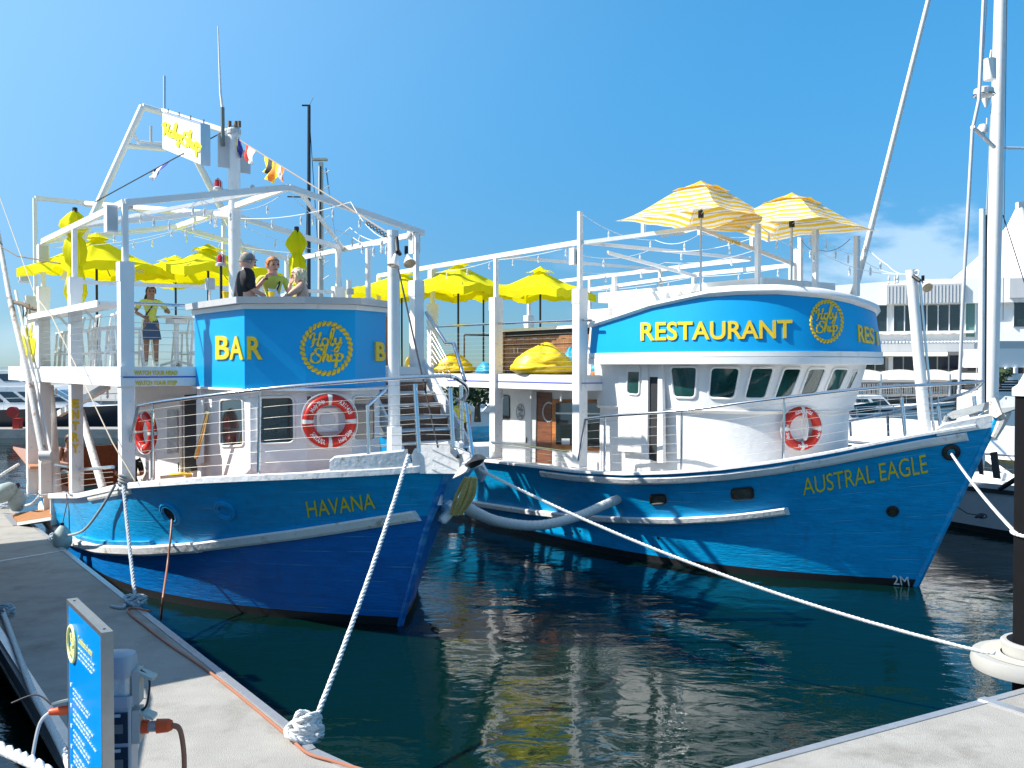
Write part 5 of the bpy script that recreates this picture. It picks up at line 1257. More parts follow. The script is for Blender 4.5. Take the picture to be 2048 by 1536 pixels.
def umbrella(fr, px, py_base, x, y, zbase, rim, apex, half, rot, name, label, group, seed, stripe=False, lean=(0,0), pole=BLACK, tilt=0, ring=None):
    u = empty(name, fr.w(x, y, zbase), fr.rz+rot, label, 'umbrella', group); h = rim-zbase; ap = h+(apex-rim)*(.86 if not stripe else 1)-0
    mb = MB(); mb.tube([(0,0,0), (0,0,ap-.05)], .026 if not stripe else .024, 10); part(mb, 'pole', pole, u, smooth=True)
    mb = MB(); rows = canopy(mb, half, h, ap-.0, .10 if not stripe else .03, .05 if not stripe else .12, .06 if not stripe else .018, seed, stripe=stripe, curve=1.25 if not stripe else 1.45)
    part(mb, 'canopy', [STRW, STRY] if stripe else YCANVAS, u, smooth=True, ang=60)
    rg = rnd.Random(seed+5)
    mb = MB()
    if not stripe:                                             # fluttering valance and a vent cap
        last = rows[-1]; low = [p + V(0,0,-.16-.05*rg.random())*1 + V(p.x,p.y,0)*(.02*rg.uniform(-1,1)) for p in last]; mb.grid([last, low], close=True); part(mb, 'valance', YCANVAS, u, smooth=True)
    mb = MB(); canopy(mb, half*(.26 if not stripe else .34), ap-(.08 if not stripe else .17), ap+(.10 if not stripe else .035), .05, .05, .02, seed+1, seg=6); part(mb, 'vent_cap', YCANVAS if not stripe else STRY, u, smooth=True)
    for k in range(8 if not stripe else 4):
        a = PI/4*k + (0 if not stripe else 0); a = PI/4*k if not stripe else PI/4+PI/2*k; rr = half*(1.38 if k % 2 or stripe else .95)
        mb = MB(); mb.tube([(0,0,ap-.09), (rr*.5*math.cos(a), rr*.5*math.sin(a), h+(ap-h)*(.42 if not stripe else .30)-.03), (rr*.97*math.cos(a), rr*.97*math.sin(a), h+.01)], .009, 5); part(mb, 'rib', pole if not stripe else ALU, u)
        mb = MB(); mb.tube([(0,0,h+.12), (rr*.45*math.cos(a), rr*.45*math.sin(a), h+(ap-h)*(.45 if not stripe else .34)-.04)], .008, 5); part(mb, 'strut', pole if not stripe else ALU, u)
    mb = MB(); mb.cyl((0,0,h+.06), .055, .14, 10); part(mb, 'hub', BLACK, u)
    return u
GY = 'open yellow umbrellas over the upper decks'
HZ = lambda x, y, py: H.zat(x, y, py)
umbrella(H, 187, 0, -9.4, -1.75, DK, HZ(-9.4,-1.75,541), HZ(-9.4,-1.75,464), 1.10, .35, 'umbrella', 'large open yellow umbrella at the stern quarter of the HAVANA, leftmost of the open ones', GY, 3)
umbrella(H, 430, 0, -8.9, .45, DK, HZ(-8.9,.45,548), HZ(-8.9,.45,488), 1.16, .15, 'umbrella', 'open yellow umbrella just left of the white mast on the HAVANA', GY, 8)
umbrella(H, 373, 0, -12.3, .85, DK, HZ(-12.3,.85,556), HZ(-12.3,.85,512), 1.3, .5, 'umbrella', 'lower open yellow umbrella behind the woman, far stern of the HAVANA', GY, 12)
AZf = lambda x, y, py: A.zat(x, y, py)
umbrella(A, 885, 0, -11.4, -2.0, afl, AZf(-11.4,-2.2,583), AZf(-11.4,-2.2,518), 1.2, .3, 'umbrella', 'open yellow umbrella with a tall vent over the far beanbag on the AUSTRAL EAGLE', GY, 21)
umbrella(A, 812, 0, -14.0, -2.2, afl, AZf(-14.0,-2.2,588), AZf(-14.0,-2.2,540), 1.3, .45, 'umbrella', 'open yellow umbrella half hidden behind the HAVANA foredeck pole', GY, 23)
umbrella(A, 965, 0, -13.3, .04, afl, AZf(-13.3,.04,585), AZf(-13.3,.04,560), 1.3, .2, 'umbrella', 'low flat yellow umbrella between its two taller yellow neighbours on the AUSTRAL EAGLE', GY, 26)
umbrella(A, 1080, 0, -10.0, -.44, afl, AZf(-10,-.44,588), AZf(-10,-.44,533), 1.05, .4, 'umbrella', 'open yellow umbrella above the walnut cabinet, rightmost of the yellow ones', GY, 29)
rz1 = A.zat(-3.64, -1.49, 575)
umbrella(A, 1392, 0, -3.64, -1.40, 4.9, A.zat(-3.64,-1.4,443), A.zat(-3.64,-1.4,366), 1.16, -A.rz+.78, 'umbrella', 'yellow and white striped umbrella on the wheelhouse roof, the nearer left one', 'striped umbrellas on the wheelhouse roof', 31, True, pole=ALU)
umbrella(A, 1580, 0, -2.6, -.02, 4.9, A.zat(-2.6,0,462), A.zat(-2.6,0,390), 1.19, -A.rz+.80, 'umbrella', 'yellow and white striped umbrella on the wheelhouse roof, the right one beside the long boom', 'striped umbrellas on the wheelhouse roof', 33, True, pole=ALU)
def closed_umbrella(fr, x, y, zb, z0, z1, w, label, seed):
    u = empty('furled_umbrella', fr.w(x, y, zb), fr.rz, label, 'umbrella', 'furled yellow umbrellas'); h0, h1 = z0-zb, z1-zb; L_ = h1-h0
    mb = MB(); mb.tube([(0,0,0), (0,0,h1)], .025, 8); part(mb, 'pole', BLACK, u)
    rg = rnd.Random(seed); rows = []; prof = [(0,.55),(.08,.95),(.2,.85),(.32,.62),(.36,.50),(.42,.80),(.55,1.0),(.66,.85),(.70,.55),(.74,.78),(.82,1.25),(.88,1.1),(.95,.6),(1.0,.12)]
    ph = rg.random()*6
    for t, r in prof:
        row = []
        for j in range(28):
            a = 2*PI*j/28; rr = w*r*(1+.30*math.sin(4*a+ph+t*2.5)+.12*math.sin(9*a+ph*2+t*5)); dz = (-.10*abs(math.sin(2*a+ph)) if t == 0 else 0); row.append(V(rr*math.cos(a)+.04*math.sin(t*5), rr*math.sin(a), h0+L_*t+dz))
        rows.append(row)
    mb = MB(); mb.grid(rows, close=True); part(mb, 'furled_canopy', YCANVAS, u, smooth=True, ang=70)
    mb = MB(); mb.lathe([(.001,.08),(.045,.07),(.05,0)], (.04*math.sin(5),0,h1-.03), 10); part(mb, 'finial', BLACK, u)
    mb = MB(); mb.torus((0,0,h0+L_*.36), w*.62, .012, 16, 6); part(mb, 'tie_strap', YCANVAS, u)
closed_umbrella(H, -7.7, -2.55, DK, HZ(-7.7,-2.55,602), HZ(-7.7,-2.55,420), .17, 'furled yellow umbrella standing by the ledge counter at the left of the HAVANA', 3)
closed_umbrella(H, -5.4, .95, DK, HZ(-5.4,.95,632), HZ(-5.4,.95,458), .15, 'furled yellow umbrella standing behind the blonde woman at the bar', 5)

# ------------------------------------------------------------------ stools and tables
def make_stool(label):
    u = empty('bar_stool', (0,0,0), 0, label, 'bar stool', 'white bar stools on the HAVANA upper deck')
    mb = MB(); mb.box((0,0,.72), (.36,.36,.035)); part(mb, 'seat', WHITE, u)
    for sx in (-1, 1):
        for sy in (-1, 1):
            mb = MB(); mb.bar((sx*.20, sy*.19, 0), (sx*.15, sy*.155, .72), .035, .035); part(mb, 'leg', WHITE, u)
    for z, w in ((.25,.36),(.25,.36)):
        pass
    for sy in (-1, 1): mb = MB(); mb.bar((-.185, sy*.18, .26), (.185, sy*.18, .26), .025, .035); part(mb, 'foot_rail', WHITE, u)
    for sx in (-1, 1): mb = MB(); mb.bar((sx*.19, -.17, .30), (sx*.19, .17, .30), .025, .035); part(mb, 'foot_rail', WHITE, u)
    for sy in (-1, 1): mb = MB(); mb.bar((-.165, sy*.15, .73), (-.215, sy*.15, 1.04), .03, .03); part(mb, 'back_post', WHITE, u)
    mb = MB(); mb.tube([(-.205,-.17,1.0),(-.245,-.06,1.02),(-.245,.06,1.02),(-.205,.17,1.0)], .03, 6); part(mb, 'backrest', WHITE, u)
    return u
st0 = make_stool('white bar stool at the ledge counter, nearest to the front corner post')
spots = [(-6.3,-2.15,'white bar stool at the ledge counter, nearest to the front corner post'),(-6.95,-2.2,'white bar stool at the ledge, second from the front corner post'),(-7.6,-2.1,'white bar stool at the ledge, just right of the ENTRY post line'),
 (-8.3,-2.2,'white bar stool at the ledge under the furled umbrella'),(-8.95,-2.15,'white bar stool at the ledge, left of the ENTRY post'),(-9.6,-2.2,'white bar stool at the ledge, two places from the yellow painted panel'),(-10.3,-2.15,'white bar stool at the ledge beside the yellow painted panel'),
 (-6.9,-1.75,'white bar stool turned sideways between corner post and the woman'),(-7.9,-.05,'white bar stool between the high table and the blue bar'),(-8.7,-.15,'white bar stool behind the high table'),(-9.3,-.9,'white bar stool behind the standing woman'),(-7.0,.35,'white bar stool tucked against the blue bar')]
for i, (x, y, lb) in enumerate(spots):
    o = st0 if i == 0 else copy_tree(st0, None, lb)
    o.location = H.w(x, y, DK); o.rotation_euler = (0,0,H.rz - PI/2 + (0 if i < 7 else i*1.3)); o['label'] = lb
tb = empty('high_table', H.w(-8.0,-.55,DK), H.rz+.3, 'white square high table the standing woman leans on', 'table')
mb = MB(); mb.box((0,0,1.02), (.55,.55,.05)); part(mb, 'table_top', WHITE, tb)
mb = MB(); mb.box((0,0,.93), (.30,.30,.10)); part(mb, 'apron', WHITE, tb)
mb = MB(); mb.lathe([(.05,.95),(.05,.15),(.07,.08)], (0,0,0), 12); part(mb, 'pedestal', WHITE, tb, smooth=True)
for k in range(4): a = PI/4+PI/2*k; mb = MB(); mb.bar((0,0,.12), (.32*math.cos(a), .32*math.sin(a), .02), .06, .05); part(mb, 'foot', WHITE, tb)

# ------------------------------------------------------------------ people
def rot2(p, a): return V(p.x*math.cos(a)-p.y*math.sin(a), p.x*math.sin(a)+p.y*math.cos(a), p.z)
def person(loc, yaw, ht, label, J, cols, hair=None, female=False, build=1.0, group=None):
    """J: joints in units of height, facing +x, left +y.  cols: region -> material."""
    D = dict(pelvis=(0,0,.53), spine=(0,0,.62), chest=(.0,0,.74), neck=(.0,0,.83), head=(.018,0,.895), top=(.012,0,.955),
             shl=(0,.105,.805), ell=(-.01,.135,.64), wrl=(.04,.14,.50), shr=(0,-.105,.805), elr=(-.01,-.135,.64), wrr=(.04,-.14,.50),
             hil=(0,.05,.515), knl=(.012,.055,.28), anl=(-.01,.06,.045), tol=(.075,.065,.018), hir=(0,-.05,.515), knr=(.012,-.055,.28), anr=(-.01,-.06,.045), tor=(.075,-.065,.018))
    J = dict(J); face_ = J.pop('face', 0); D.update(J); names = list(D); P = [V(*D[k])*ht for k in names]; ix = {k: i for i, k in enumerate(names)}
    E = [('pelvis','spine','torso'),('spine','chest','torso'),('chest','neck','torso'),('neck','head','head'),('head','top','head'),
         ('chest','shl','sleeve'),('shl','ell','sleeve'),('ell','wrl','arm'),('chest','shr','sleeve'),('shr','elr','sleeve'),('elr','wrr','arm'),
         ('pelvis','hil','hip'),('hil','knl','thigh'),('knl','anl','shin'),('anl','tol','foot'),('pelvis','hir','hip'),('hir','knr','thigh'),('knr','anr','shin'),('anr','tor','foot')]
    Rr = dict(pelvis=.085, spine=.070, chest=.080, neck=.034, head=.056, top=.034, shl=.042, ell=.026, wrl=.017, shr=.042, elr=.026, wrr=.017, hil=.062, knl=.036, anl=.024, tol=.022, hir=.062, knr=.036, anr=.024, tor=.022)
    me = bpy.data.meshes.new('body'); me.from_pydata(P, [(ix[a], ix[b]) for a, b, c in E], []); o = bpy.data.objects.new('body', me); COL.objects.link(o)
    m = o.modifiers.new('s', 'SKIN'); m.use_smooth_shade = True
    for k, i in ix.items():
        r = Rr[k]*ht*(build if k in ('pelvis','spine','chest','shl','shr','hil','hir') else 1); sv = me.skin_vertices[0].data[i]
        sv.radius = (r, r*(1.0 if k not in ('chest','pelvis','spine') else .78)) ; sv.use_root = (k == 'pelvis')
    s2 = o.modifiers.new('b', 'SUBSURF'); s2.levels = 2; s2.render_levels = 2
    bpy.context.view_layer.update()
    bm_ = bpy.data.meshes.new_from_object(o.evaluated_get(bpy.context.evaluated_depsgraph_get()))
    bpy.data.objects.remove(o)
    regs = sorted(set(c for a, b, c in E)); ml = [cols.get(r_, SKIN) for r_ in regs]
    bm_.materials.clear()
    for x in ml: bm_.materials.append(x)
    segs = [(P[ix[a]], P[ix[b]], regs.index(c), c) for a, b, c in E]
    for f in bm_.polygons:
        c = f.center; best = min(segs, key=lambda s_: ((s_[0] + (s_[1]-s_[0])*max(0, min(1, (c-s_[0]).dot(s_[1]-s_[0])/max((s_[1]-s_[0]).length_squared, 1e-9)))) - c).length)
        k = best[2]
        if best[3] == 'sleeve' and cols.get('bare_arm') is None:
            t = (c-best[0]).dot(best[1]-best[0])/max((best[1]-best[0]).length_squared, 1e-9)
            if (best[1]-P[ix['ell']]).length < 1e-6 or (best[1]-P[ix['elr']]).length < 1e-6:
                if t > cols.get('sleeve_len', .62): k = regs.index('arm')
        if best[3] == 'torso' and c.z > (D['neck'][2]-.005)*ht and (c - P[ix['neck']]).length < .07*ht: k = regs.index('head')
        f.material_index = k
    bm_.polygons.foreach_set('use_smooth', [True]*len(bm_.polygons))
    root = empty('person', loc, yaw, label, 'person', group)
    b = bpy.data.objects.new('body', bm_); COL.objects.link(b); b.parent = root
    hc = (P[ix['head']]+P[ix['top']])/2; up = (P[ix['top']]-P[ix['neck']]).normalized(); fy = face_
    fd = V(math.cos(fy), math.sin(fy), 0); fd = (fd-up*fd.dot(up)).normalized(); sd = up.cross(fd); hr = .066*ht
    sk = cols.get('head', SKIN)
    mb = MB(); q = hc-up*.02*ht*0; 
    # skull and jaw over the skinned neck
    rows = []
    for i in range(11):
        t = i/10; z = -1.28+2.3*t; w = (1-((z-.02)/1.32)**2)**.5 if abs((z-.02)/1.32) < 1 else .05; w = max(w, .05); row = []
        for j in range(16):
            a = 2*PI*j/16; fx = math.cos(a)*(1.0 if math.cos(a) > 0 else 1.08)*w; fy_ = math.sin(a)*.80*w*(1 if z > -.3 else (1-.25*(-.3-z)))
            row.append(q + fd*fx*hr + sd*fy_*hr + up*z*hr)
        rows.append(row)
    mb.grid(rows, close=True); part(mb, 'head', sk, root, smooth=True, ang=80)
    mb = MB(); mb.tube([q+fd*.93*hr+up*.12*hr, q+fd*1.22*hr-up*.28*hr, q+fd*.98*hr-up*.36*hr], [.008,.02*ht/1.7,.012], 6); part(mb, 'nose', sk, root, smooth=True)
    for s_ in (-1, 1):
        mb = MB(); mb.ball(q+fd*.90*hr+sd*s_*.33*hr+up*.08*hr, .13*hr, 6); part(mb, 'eye', DARKIN, root)
        mb = MB(); mb.ball(q+sd*s_*.82*hr-up*.05*hr, .2*hr, 6, (.7,.5,1.1)); part(mb, 'ear', sk, root)
        mb = MB(); mb.bar(q+fd*.97*hr+sd*s_*.16*hr+up*.30*hr, q+fd*.88*hr+sd*s_*.52*hr+up*.28*hr, .05*hr, .07*hr); part(mb, 'eyebrow', hair or DARKIN, root)
    mb = MB(); mb.tube([q+fd*.88*hr+sd*.3*hr-up*.60*hr, q+fd*1.0*hr-up*.66*hr, q+fd*.88*hr-sd*.3*hr-up*.60*hr], .05*hr, 5); part(mb, 'mouth', mat('lips', (.45,.14,.11), .5, var=0), root)
    if hair:
        lo = -1.1 if female else -.35
        mb = MB(); rows = []
        for i in range(8):
            t = i/7; z = lo+(1.16-lo)*t; row = []
            for j in range(18):
                a = 2*PI*j/18; ca = math.cos(a); front = max(0, ca); zz = z if ca < .25 else max(z, .62+.1*(1-ca)); w = max(1-((zz)/1.22)**2, .0)**.5 if zz < 1.2 else .05
                w = max(w, .45 if zz < 0 else .05); rr = (1.04 if hair == HGREY else 1.10) + .06*math.sin(j*2.3+i*1.7) + .05*math.sin(j*5.1-i*3.3)
                row.append(q + (fd*ca*(1.0 if ca > 0 else 1.1) + sd*math.sin(a)*.86)*w*rr*hr + up*zz*hr)
            rows.append(row)
        mb.grid(rows, close=True); part(mb, 'hair', hair, root, smooth=True, ang=70)
    for s_, w, e in (('l', 'wrl', 'ell'), ('r', 'wrr', 'elr')):
        a, c = P[ix[e]], P[ix[w]]; d = (c-a).normalized(); sdv = d.cross(V(0,0,1)); sdv = sdv.normalized() if sdv.length > .1 else V(0,1,0); nn = sdv.cross(d)
        k = ht/1.7; p = c + d*.045*k; mb = MB(); mb.ball(p, .042*k, 8, (1, 1, 1)); 
        mb = MB(); mb.slab([c+d*.0+sdv*.026*k, c+d*.085*k+sdv*.038*k, c+d*.085*k-sdv*.038*k, c-sdv*.026*k], nn, .024*k)
        hnd = part(mb, 'hand', sk, root)
        for f in range(4):
            o_ = sdv*(.030-.020*f)*k; L1 = (.062, .07, .066, .052)[f]*k
            mb = MB(); mb.tube([c+d*.08*k+o_-nn*.01*k, c+d*(.08*k+L1*.55)+o_-nn*.016*k, c+d*(.08*k+L1*.9)+o_-nn*.035*k], [.0085*k,.008*k,.006*k], 6); part(mb, 'finger', sk, hnd, smooth=True)
        mb = MB(); mb.tube([c+d*.02*k+sdv*.028*k, c+d*.06*k+sdv*.055*k, c+d*.09*k+sdv*.055*k-nn*.01], [.011*k,.010*k,.008*k], 6); part(mb, 'thumb', sk, hnd, smooth=True)
    return root, P, ix, hc, hr, (fd, sd, up)
YTEE = mat('yellow_tshirt', (.66,.66,.10), .85, var=.08, vscale=8, bump=.4, bscale=9); DENIM = mat('denim', (.06,.10,.18), .9, var=.15, vscale=30)
BLKS = mat('black_polo', (.012,.012,.015), .8, var=.1, bump=.4, bscale=8); SHOE = mat('white_trainer', (.75,.74,.72), .6)
HDARK = mat('dark_hair', (.03,.018,.012), .55, var=.3, vscale=40); HGREY = mat('grey_hair', (.22,.20,.18), .8, var=.3, vscale=50); HGING = mat('ginger_hair', (.50,.17,.04), .7, var=.3, vscale=50); HBLON = mat('blonde_hair', (.72,.60,.40), .6, var=.3, vscale=40, bump=.5, bscale=40)
BRWN = mat('brown_sundress', (.10,.03,.025), .8, var=.3, vscale=20)
PINKT = mat('pale_pink_top', (.55,.40,.42), .8)
camyaw = lambda p: math.atan2(-p.y, -p.x)
# 1 woman by the high table
pw = H.w(-8.2, -1.0, DK); yw = camyaw(pw)
w, P, ix, hc, hr, ax = person(pw, yw, 1.66, 'woman in yellow T-shirt and denim skirt leaning on the high table behind the cable rail',
  dict(wrl=(.11,.19,.675), ell=(-.03,.21,.675), shl=(0,.10,.80), elr=(-.03,-.19,.68), wrr=(.09,-.07,.60), face=.15),
  dict(torso=YTEE, sleeve=YTEE, hip=DENIM, thigh=SKINT, shin=SKINT, foot=SHOE, head=SKINT, arm=SKINT), HDARK)
mb = MB(); mb.lathe([(.125,.52),(.15,.44),(.175,.34),(.17,.335),(.12,.52)], (0,0,0), 22); mb.v = [(x*.85*1.1, y*1.15, z*1.66) for x, y, z in mb.v]; part(mb, 'skirt', DENIM, w, smooth=True)
mb = MB(); mb.tube(smooth_path([hc+V(-.1,-.02,.03), hc+V(-.17,-.08,-.08), hc+V(-.16,-.12,-.26)], 4), [.035]*4+[.04]*4+[.015], 8); part(mb, 'ponytail', HDARK, w, smooth=True)
mb = MB(); mb.tube(smooth_path([V(.02,.10,1.38), V(.13,.0,1.2), V(.14,-.12,1.02)], 4), .014, 5); part(mb, 'bag_strap', BLACK, w)
# 2 man in black at the bar
pm = H.w(-2.95, -1.12, DK); ym = H.rz+1.1
m_, P, ix, hc, hr, ax = person(pm, .55, 1.84, 'grey-haired man in black polo shirt standing at the left of the bar counter',
  dict(ell=(.05,.15,.66), wrl=(.16,.10,.615), elr=(.04,-.15,.66), wrr=(.17,-.08,.615), shl=(0,.12,.80), shr=(0,-.12,.80), face=.1, head=(.035,0,.895), top=(.03,0,.955)),
  dict(torso=BLKS, sleeve=BLKS, hip=DENIM, thigh=DENIM, shin=DENIM, foot=BLACK, sleeve_len=.93), HGREY, build=1.5)
mb = MB(); mb.torus(V(hc.x+.03, hc.y, hc.z+.02), hr*1.02, .005, 20, 5); part(mb, 'spectacles', BLACK, m_)
# 3 ginger-haired young man
pg = H.w(-3.45, -.42, DK); 
g_, P, ix, hc, hr, ax = person(pg, camyaw(pg)+.15, 1.86, 'ginger-haired young man in a yellow T-shirt with black shoulder strap behind the bar',
  dict(elr=(.05,-.16,.69), wrr=(.10,-.075,.80), ell=(.02,.16,.66), wrl=(.12,.05,.60), face=.35, head=(.02,.0,.895)),
  dict(torso=YTEE, sleeve=YTEE, hip=DENIM, thigh=DENIM, shin=DENIM, foot=SHOE), HGING)
mb = MB(); mb.tube(smooth_path([V(.01,.13,1.50), V(.16,.06,1.32), V(.165,-.08,1.1)], 4), .022, 5); part(mb, 'bag_strap', BLACK, g_)
mb = MB(); mb.torus(P[ix['wrr']]-V(0,0,.02), .036, .012, 14, 6); part(mb, 'wristwatch', BLACK, g_)
# 4 blonde woman
pb_ = H.w(-2.55, -.28, DK)
b_, P, ix, hc, hr, ax = person(pb_, math.atan2(.15, -1)+.25, 1.62, 'blonde woman in dark strapless sundress with her hand at her face by the bar',
  dict(ell=(.14,.12,.70), wrl=(.12,.04,.84), elr=(.10,-.14,.65), wrr=(.18,-.04,.64), face=.0, chest=(.02,0,.74), head=(.05,0,.89), top=(.045,0,.95), neck=(.02,0,.83)),
  dict(torso=BRWN, sleeve=SKIN, hip=BRWN, thigh=BRWN, shin=SKIN, foot=BLACK, bare_arm=1), HBLON, True, build=1.2)
mb = MB(); mb.ball(hc+V(-.04,0,.0), hr*1.25, 8, (1,1.05,1.1)); 
mb = MB(); rows = []
rg = rnd.Random(4)
for i in range(26):
    a = rg.uniform(1.2, 5.1); z0_ = rg.uniform(-.2, 1.0)*hr; p = hc+V(math.cos(a)*hr*1.05, math.sin(a)*hr*.95, z0_)
    mb.tube([p, p+V(-.01,rg.uniform(-.02,.02),-.05), p+V(rg.uniform(-.02,.02),rg.uniform(-.02,.02),-.12)], [.018,.02,.008], 5)
part(mb, 'hair_locks', HBLON, b_, smooth=True)['kind'] = 'stuff'
# cups and menu on the counter
ctz = zt+.17
for i, (px, py, lb) in enumerate(((455, 600, 'yellow plastic cup on the counter left of the man in black'), (547, 600, 'yellow plastic cup on the counter beside the open menu'))):
    p = H.onz(px, py-1, ctz); c = empty('cup', H.w(p.x-.07, p.y, ctz), 0, lb, 'cup', 'yellow cups on the bar counter')
    mb = MB(); mb.lathe([(.035,0),(.05,.11),(.053,.11),(.053,.118),(.045,.118),(.033,.008),(.001,.008)], (0,0,0), 18); part(mb, 'cup_body', YBAG, c, smooth=True); mb = MB(); mb.torus((0,0,.116), .051, .004, 18, 6); part(mb, 'rim', YBAG, c)
_p = H.ony(550, 597, -.95); mn = empty('menu', H.w(_p.x, _p.y, ctz+.01), H.rz+.6, 'open white menu card held over the bar counter', 'menu'); 
mb = MB(); mb.slab([V(0,-.02,.0), V(.02,.18,.0), V(-.10,.20,.20), V(-.12,.0,.20)], (1,0,.4), .004); part(mb, 'page', mat('paper', (.75,.75,.8), .6), mn)
mb = MB(); mb.slab([V(-.105,.02,.175), V(-.085,.20,.175), V(-.10,.20,.20), V(-.12,.0,.20)], (1,0,.4), .006); part(mb, 'page_band', YBAG, mn)
# 5 seated man with a cap in the cockpit, 6 and 7 companions
def seated(loc, yaw, ht, label, cols, hair, J={}):
    d = dict(pelvis=(0,0,.27), spine=(.01,0,.36), chest=(.03,0,.48), neck=(.05,0,.57), head=(.075,0,.63), top=(.075,0,.69), shl=(.03,.10,.545), shr=(.03,-.10,.545), ell=(.08,.13,.40), wrl=(.22,.06,.38), elr=(.08,-.13,.40), wrr=(.22,-.06,.38),
      hil=(.01,.055,.26), knl=(.25,.06,.28), anl=(.24,.06,.045), tol=(.32,.065,.018), hir=(.01,-.055,.26), knr=(.25,-.06,.28), anr=(.24,-.06,.045), tor=(.32,-.065,.018)); d.update(J)
    return person(loc, yaw, ht, label, d, cols, hair)
s5, P, ix, hc, hr, ax = seated(H.w(-10.3, -2.15, .98), H.rz+.15, 1.78, 'man in a khaki cap and pink singlet seated in the HAVANA cockpit', dict(torso=PINKT, sleeve=SKINT, arm=SKINT, head=SKINT, hip=BLACK, thigh=BLACK, bare_arm=1), HDARK)
mb = MB(); mb.lathe([(.001,.085),(.05,.08),(.085,.04),(.092,.0)], hc+V(0,0,.05), 16); mb.slab([hc+V(.08,.06,.05), hc+V(.16,.04,.04), hc+V(.16,-.04,.04), hc+V(.08,-.06,.05)][::-1], (0,0,1), .008); part(mb, 'cap', mat('khaki', (.12,.11,.06), .8), s5, smooth=True)
seated(H.w(-8.6, -1.2, .98), H.rz+2.4, 1.65, 'diner in pink seated behind the ENTRY post of the HAVANA', dict(torso=PINKT, sleeve=PINKT, arm=SKINT, head=SKINT, hip=BLACK, thigh=BLACK), HDARK)
seated(H.w(-6.4, -1.95, 1.05), H.rz+2.9, 1.7, 'dark-haired diner seated behind the corner post of the HAVANA', dict(torso=BLKS, sleeve=BLKS, arm=SKINT, head=SKINT, hip=BLACK, thigh=BLACK), HDARK)
pp = A.w(-11.9, -1.6, 1.3); person(pp, camyaw(pp)+PI, 1.70, 'crew member in yellow T-shirt seen from behind, beyond the stairs', dict(head=(.03,0,.885)), dict(torso=YTEE, sleeve=YTEE, hip=BLACK, thigh=BLACK, shin=BLACK, foot=BLACK, head=SKINT, arm=SKINT), HDARK)

# ------------------------------------------------------------------ lifebuoys
def lifebuoy(fr, c, n, label, texts, R_=.315, r=.078, up=V(0,0,1)):
    n = n.normalized(); cw = fr.w(*c); nw = (fr.M.to_3x3() @ n).normalized(); sx = up.cross(nw).normalized(); uz = nw.cross(sx)
    u = empty('lifebuoy', cw, 0, label, 'lifebuoy', 'red lifebuoys'); MM = Matrix((sx, uz, nw)).transposed()
    def T(mb): mb.v = [tuple(MM @ Vector(v)) for v in mb.v]; return mb
    mb = MB(); mb.torus((0,0,0), R_, r, 56, 16); part(T(mb), 'ring', REDB, u, smooth=True)
    for k in range(4):
        a0 = PI/2*k; mb = MB(); rows = []
        for i in range(5):
            a = a0-.085+.17*i/4; rows.append([V((R_+(r+.004)*math.cos(b))*math.cos(a), (R_+(r+.004)*math.cos(b))*math.sin(a), (r+.004)*math.sin(b)) for b in [2*PI*j/16 for j in range(16)]])
        mb.grid(rows, close=True); part(T(mb), 'reflective_band', mat('band_grey', (.62,.60,.58), .4), u, smooth=True)
    pts = []
    for i in range(49):
        a = 2*PI*i/48; q = R_+r+.012-.05*abs(math.sin(2*a))*0+(.02*math.sin(2*a)**2); pts.append(V(q*math.cos(a), q*math.sin(a), .02))
    mb = MB(); mb.tube(pts, .007, 6); part(T(mb), 'grab_line', CABLEW, u)
    for txt, a_mid, span, flip, hgt in texts:
        vs, fs, w = text_mesh(txt, .02, 1.0); mb = MB(); out = []
        for v in vs:
            s_ = v.x/w-.5; a = a_mid + (-s_ if not flip else s_)*span; rr = (v.y-.5)*hgt*(1 if not flip else -1)
            q = R_+rr; zz = math.sqrt(max(r*r-rr*rr, 0))+.002+.003*v.z; out.append(V(q*math.cos(a), q*math.sin(a), zz))
        mb.add(out, fs); part(T(mb), 'lettering', WHITE, u)
    return u
p, n = wh(655, 841)
lifebuoy(H, p+n*.17, n, 'red lifebuoy lettered HAVANA hanging on the front of the wheelhouse over a speaker', [('HAVANA', -2.2, .75, True, .075), ('Holy Ship', 2.25, .8, False, .06), ('Holy Ship', -.80, .75, True, .06), ('A311413', .75, .8, False, .065)], R_=.315, r=.082)
p = H.ony(291, 865, -2.35); lifebuoy(H, p, V(.12,-1,0), 'red lifebuoy seen nearly edge-on at the gangway end of the HAVANA rail', [], R_=.27, r=.072)
mb = MB(); mb.tube([p+V(0,.1,-.32), V(p.x, p.y+.1, 1.9)], .05, 8); part(mb, 'buoy_post', WHITE, havana)
p, n = W1.hit(1597, 856)
lifebuoy(A, p+n*.10, n, 'red lifebuoy lettered AUSTRAL EAGLE leaning against the round white wheelhouse', [("AUSTRAL EAGLE", 1.57, 1.1, False, .06), ('Holy Ship', 3.3, .8, True, .06), ('Holy Ship', -.2, .7, True, .06), ('944280', -1.6, .6, True, .06)], R_=.315, r=.082)
mb = MB(); q = p+n*.2
for k in range(3): mb.tube(smooth_path([q+V(.02*k,0,.30), q+V(.04+.03*k,-.02,.05), q+V(.0+.02*k,0,-.2), q+V(-.06,0,.05), q+V(0,0,.28)], 4), .008, 5)
cl = part(mb, 'coiled_line', CABLEW, austral)

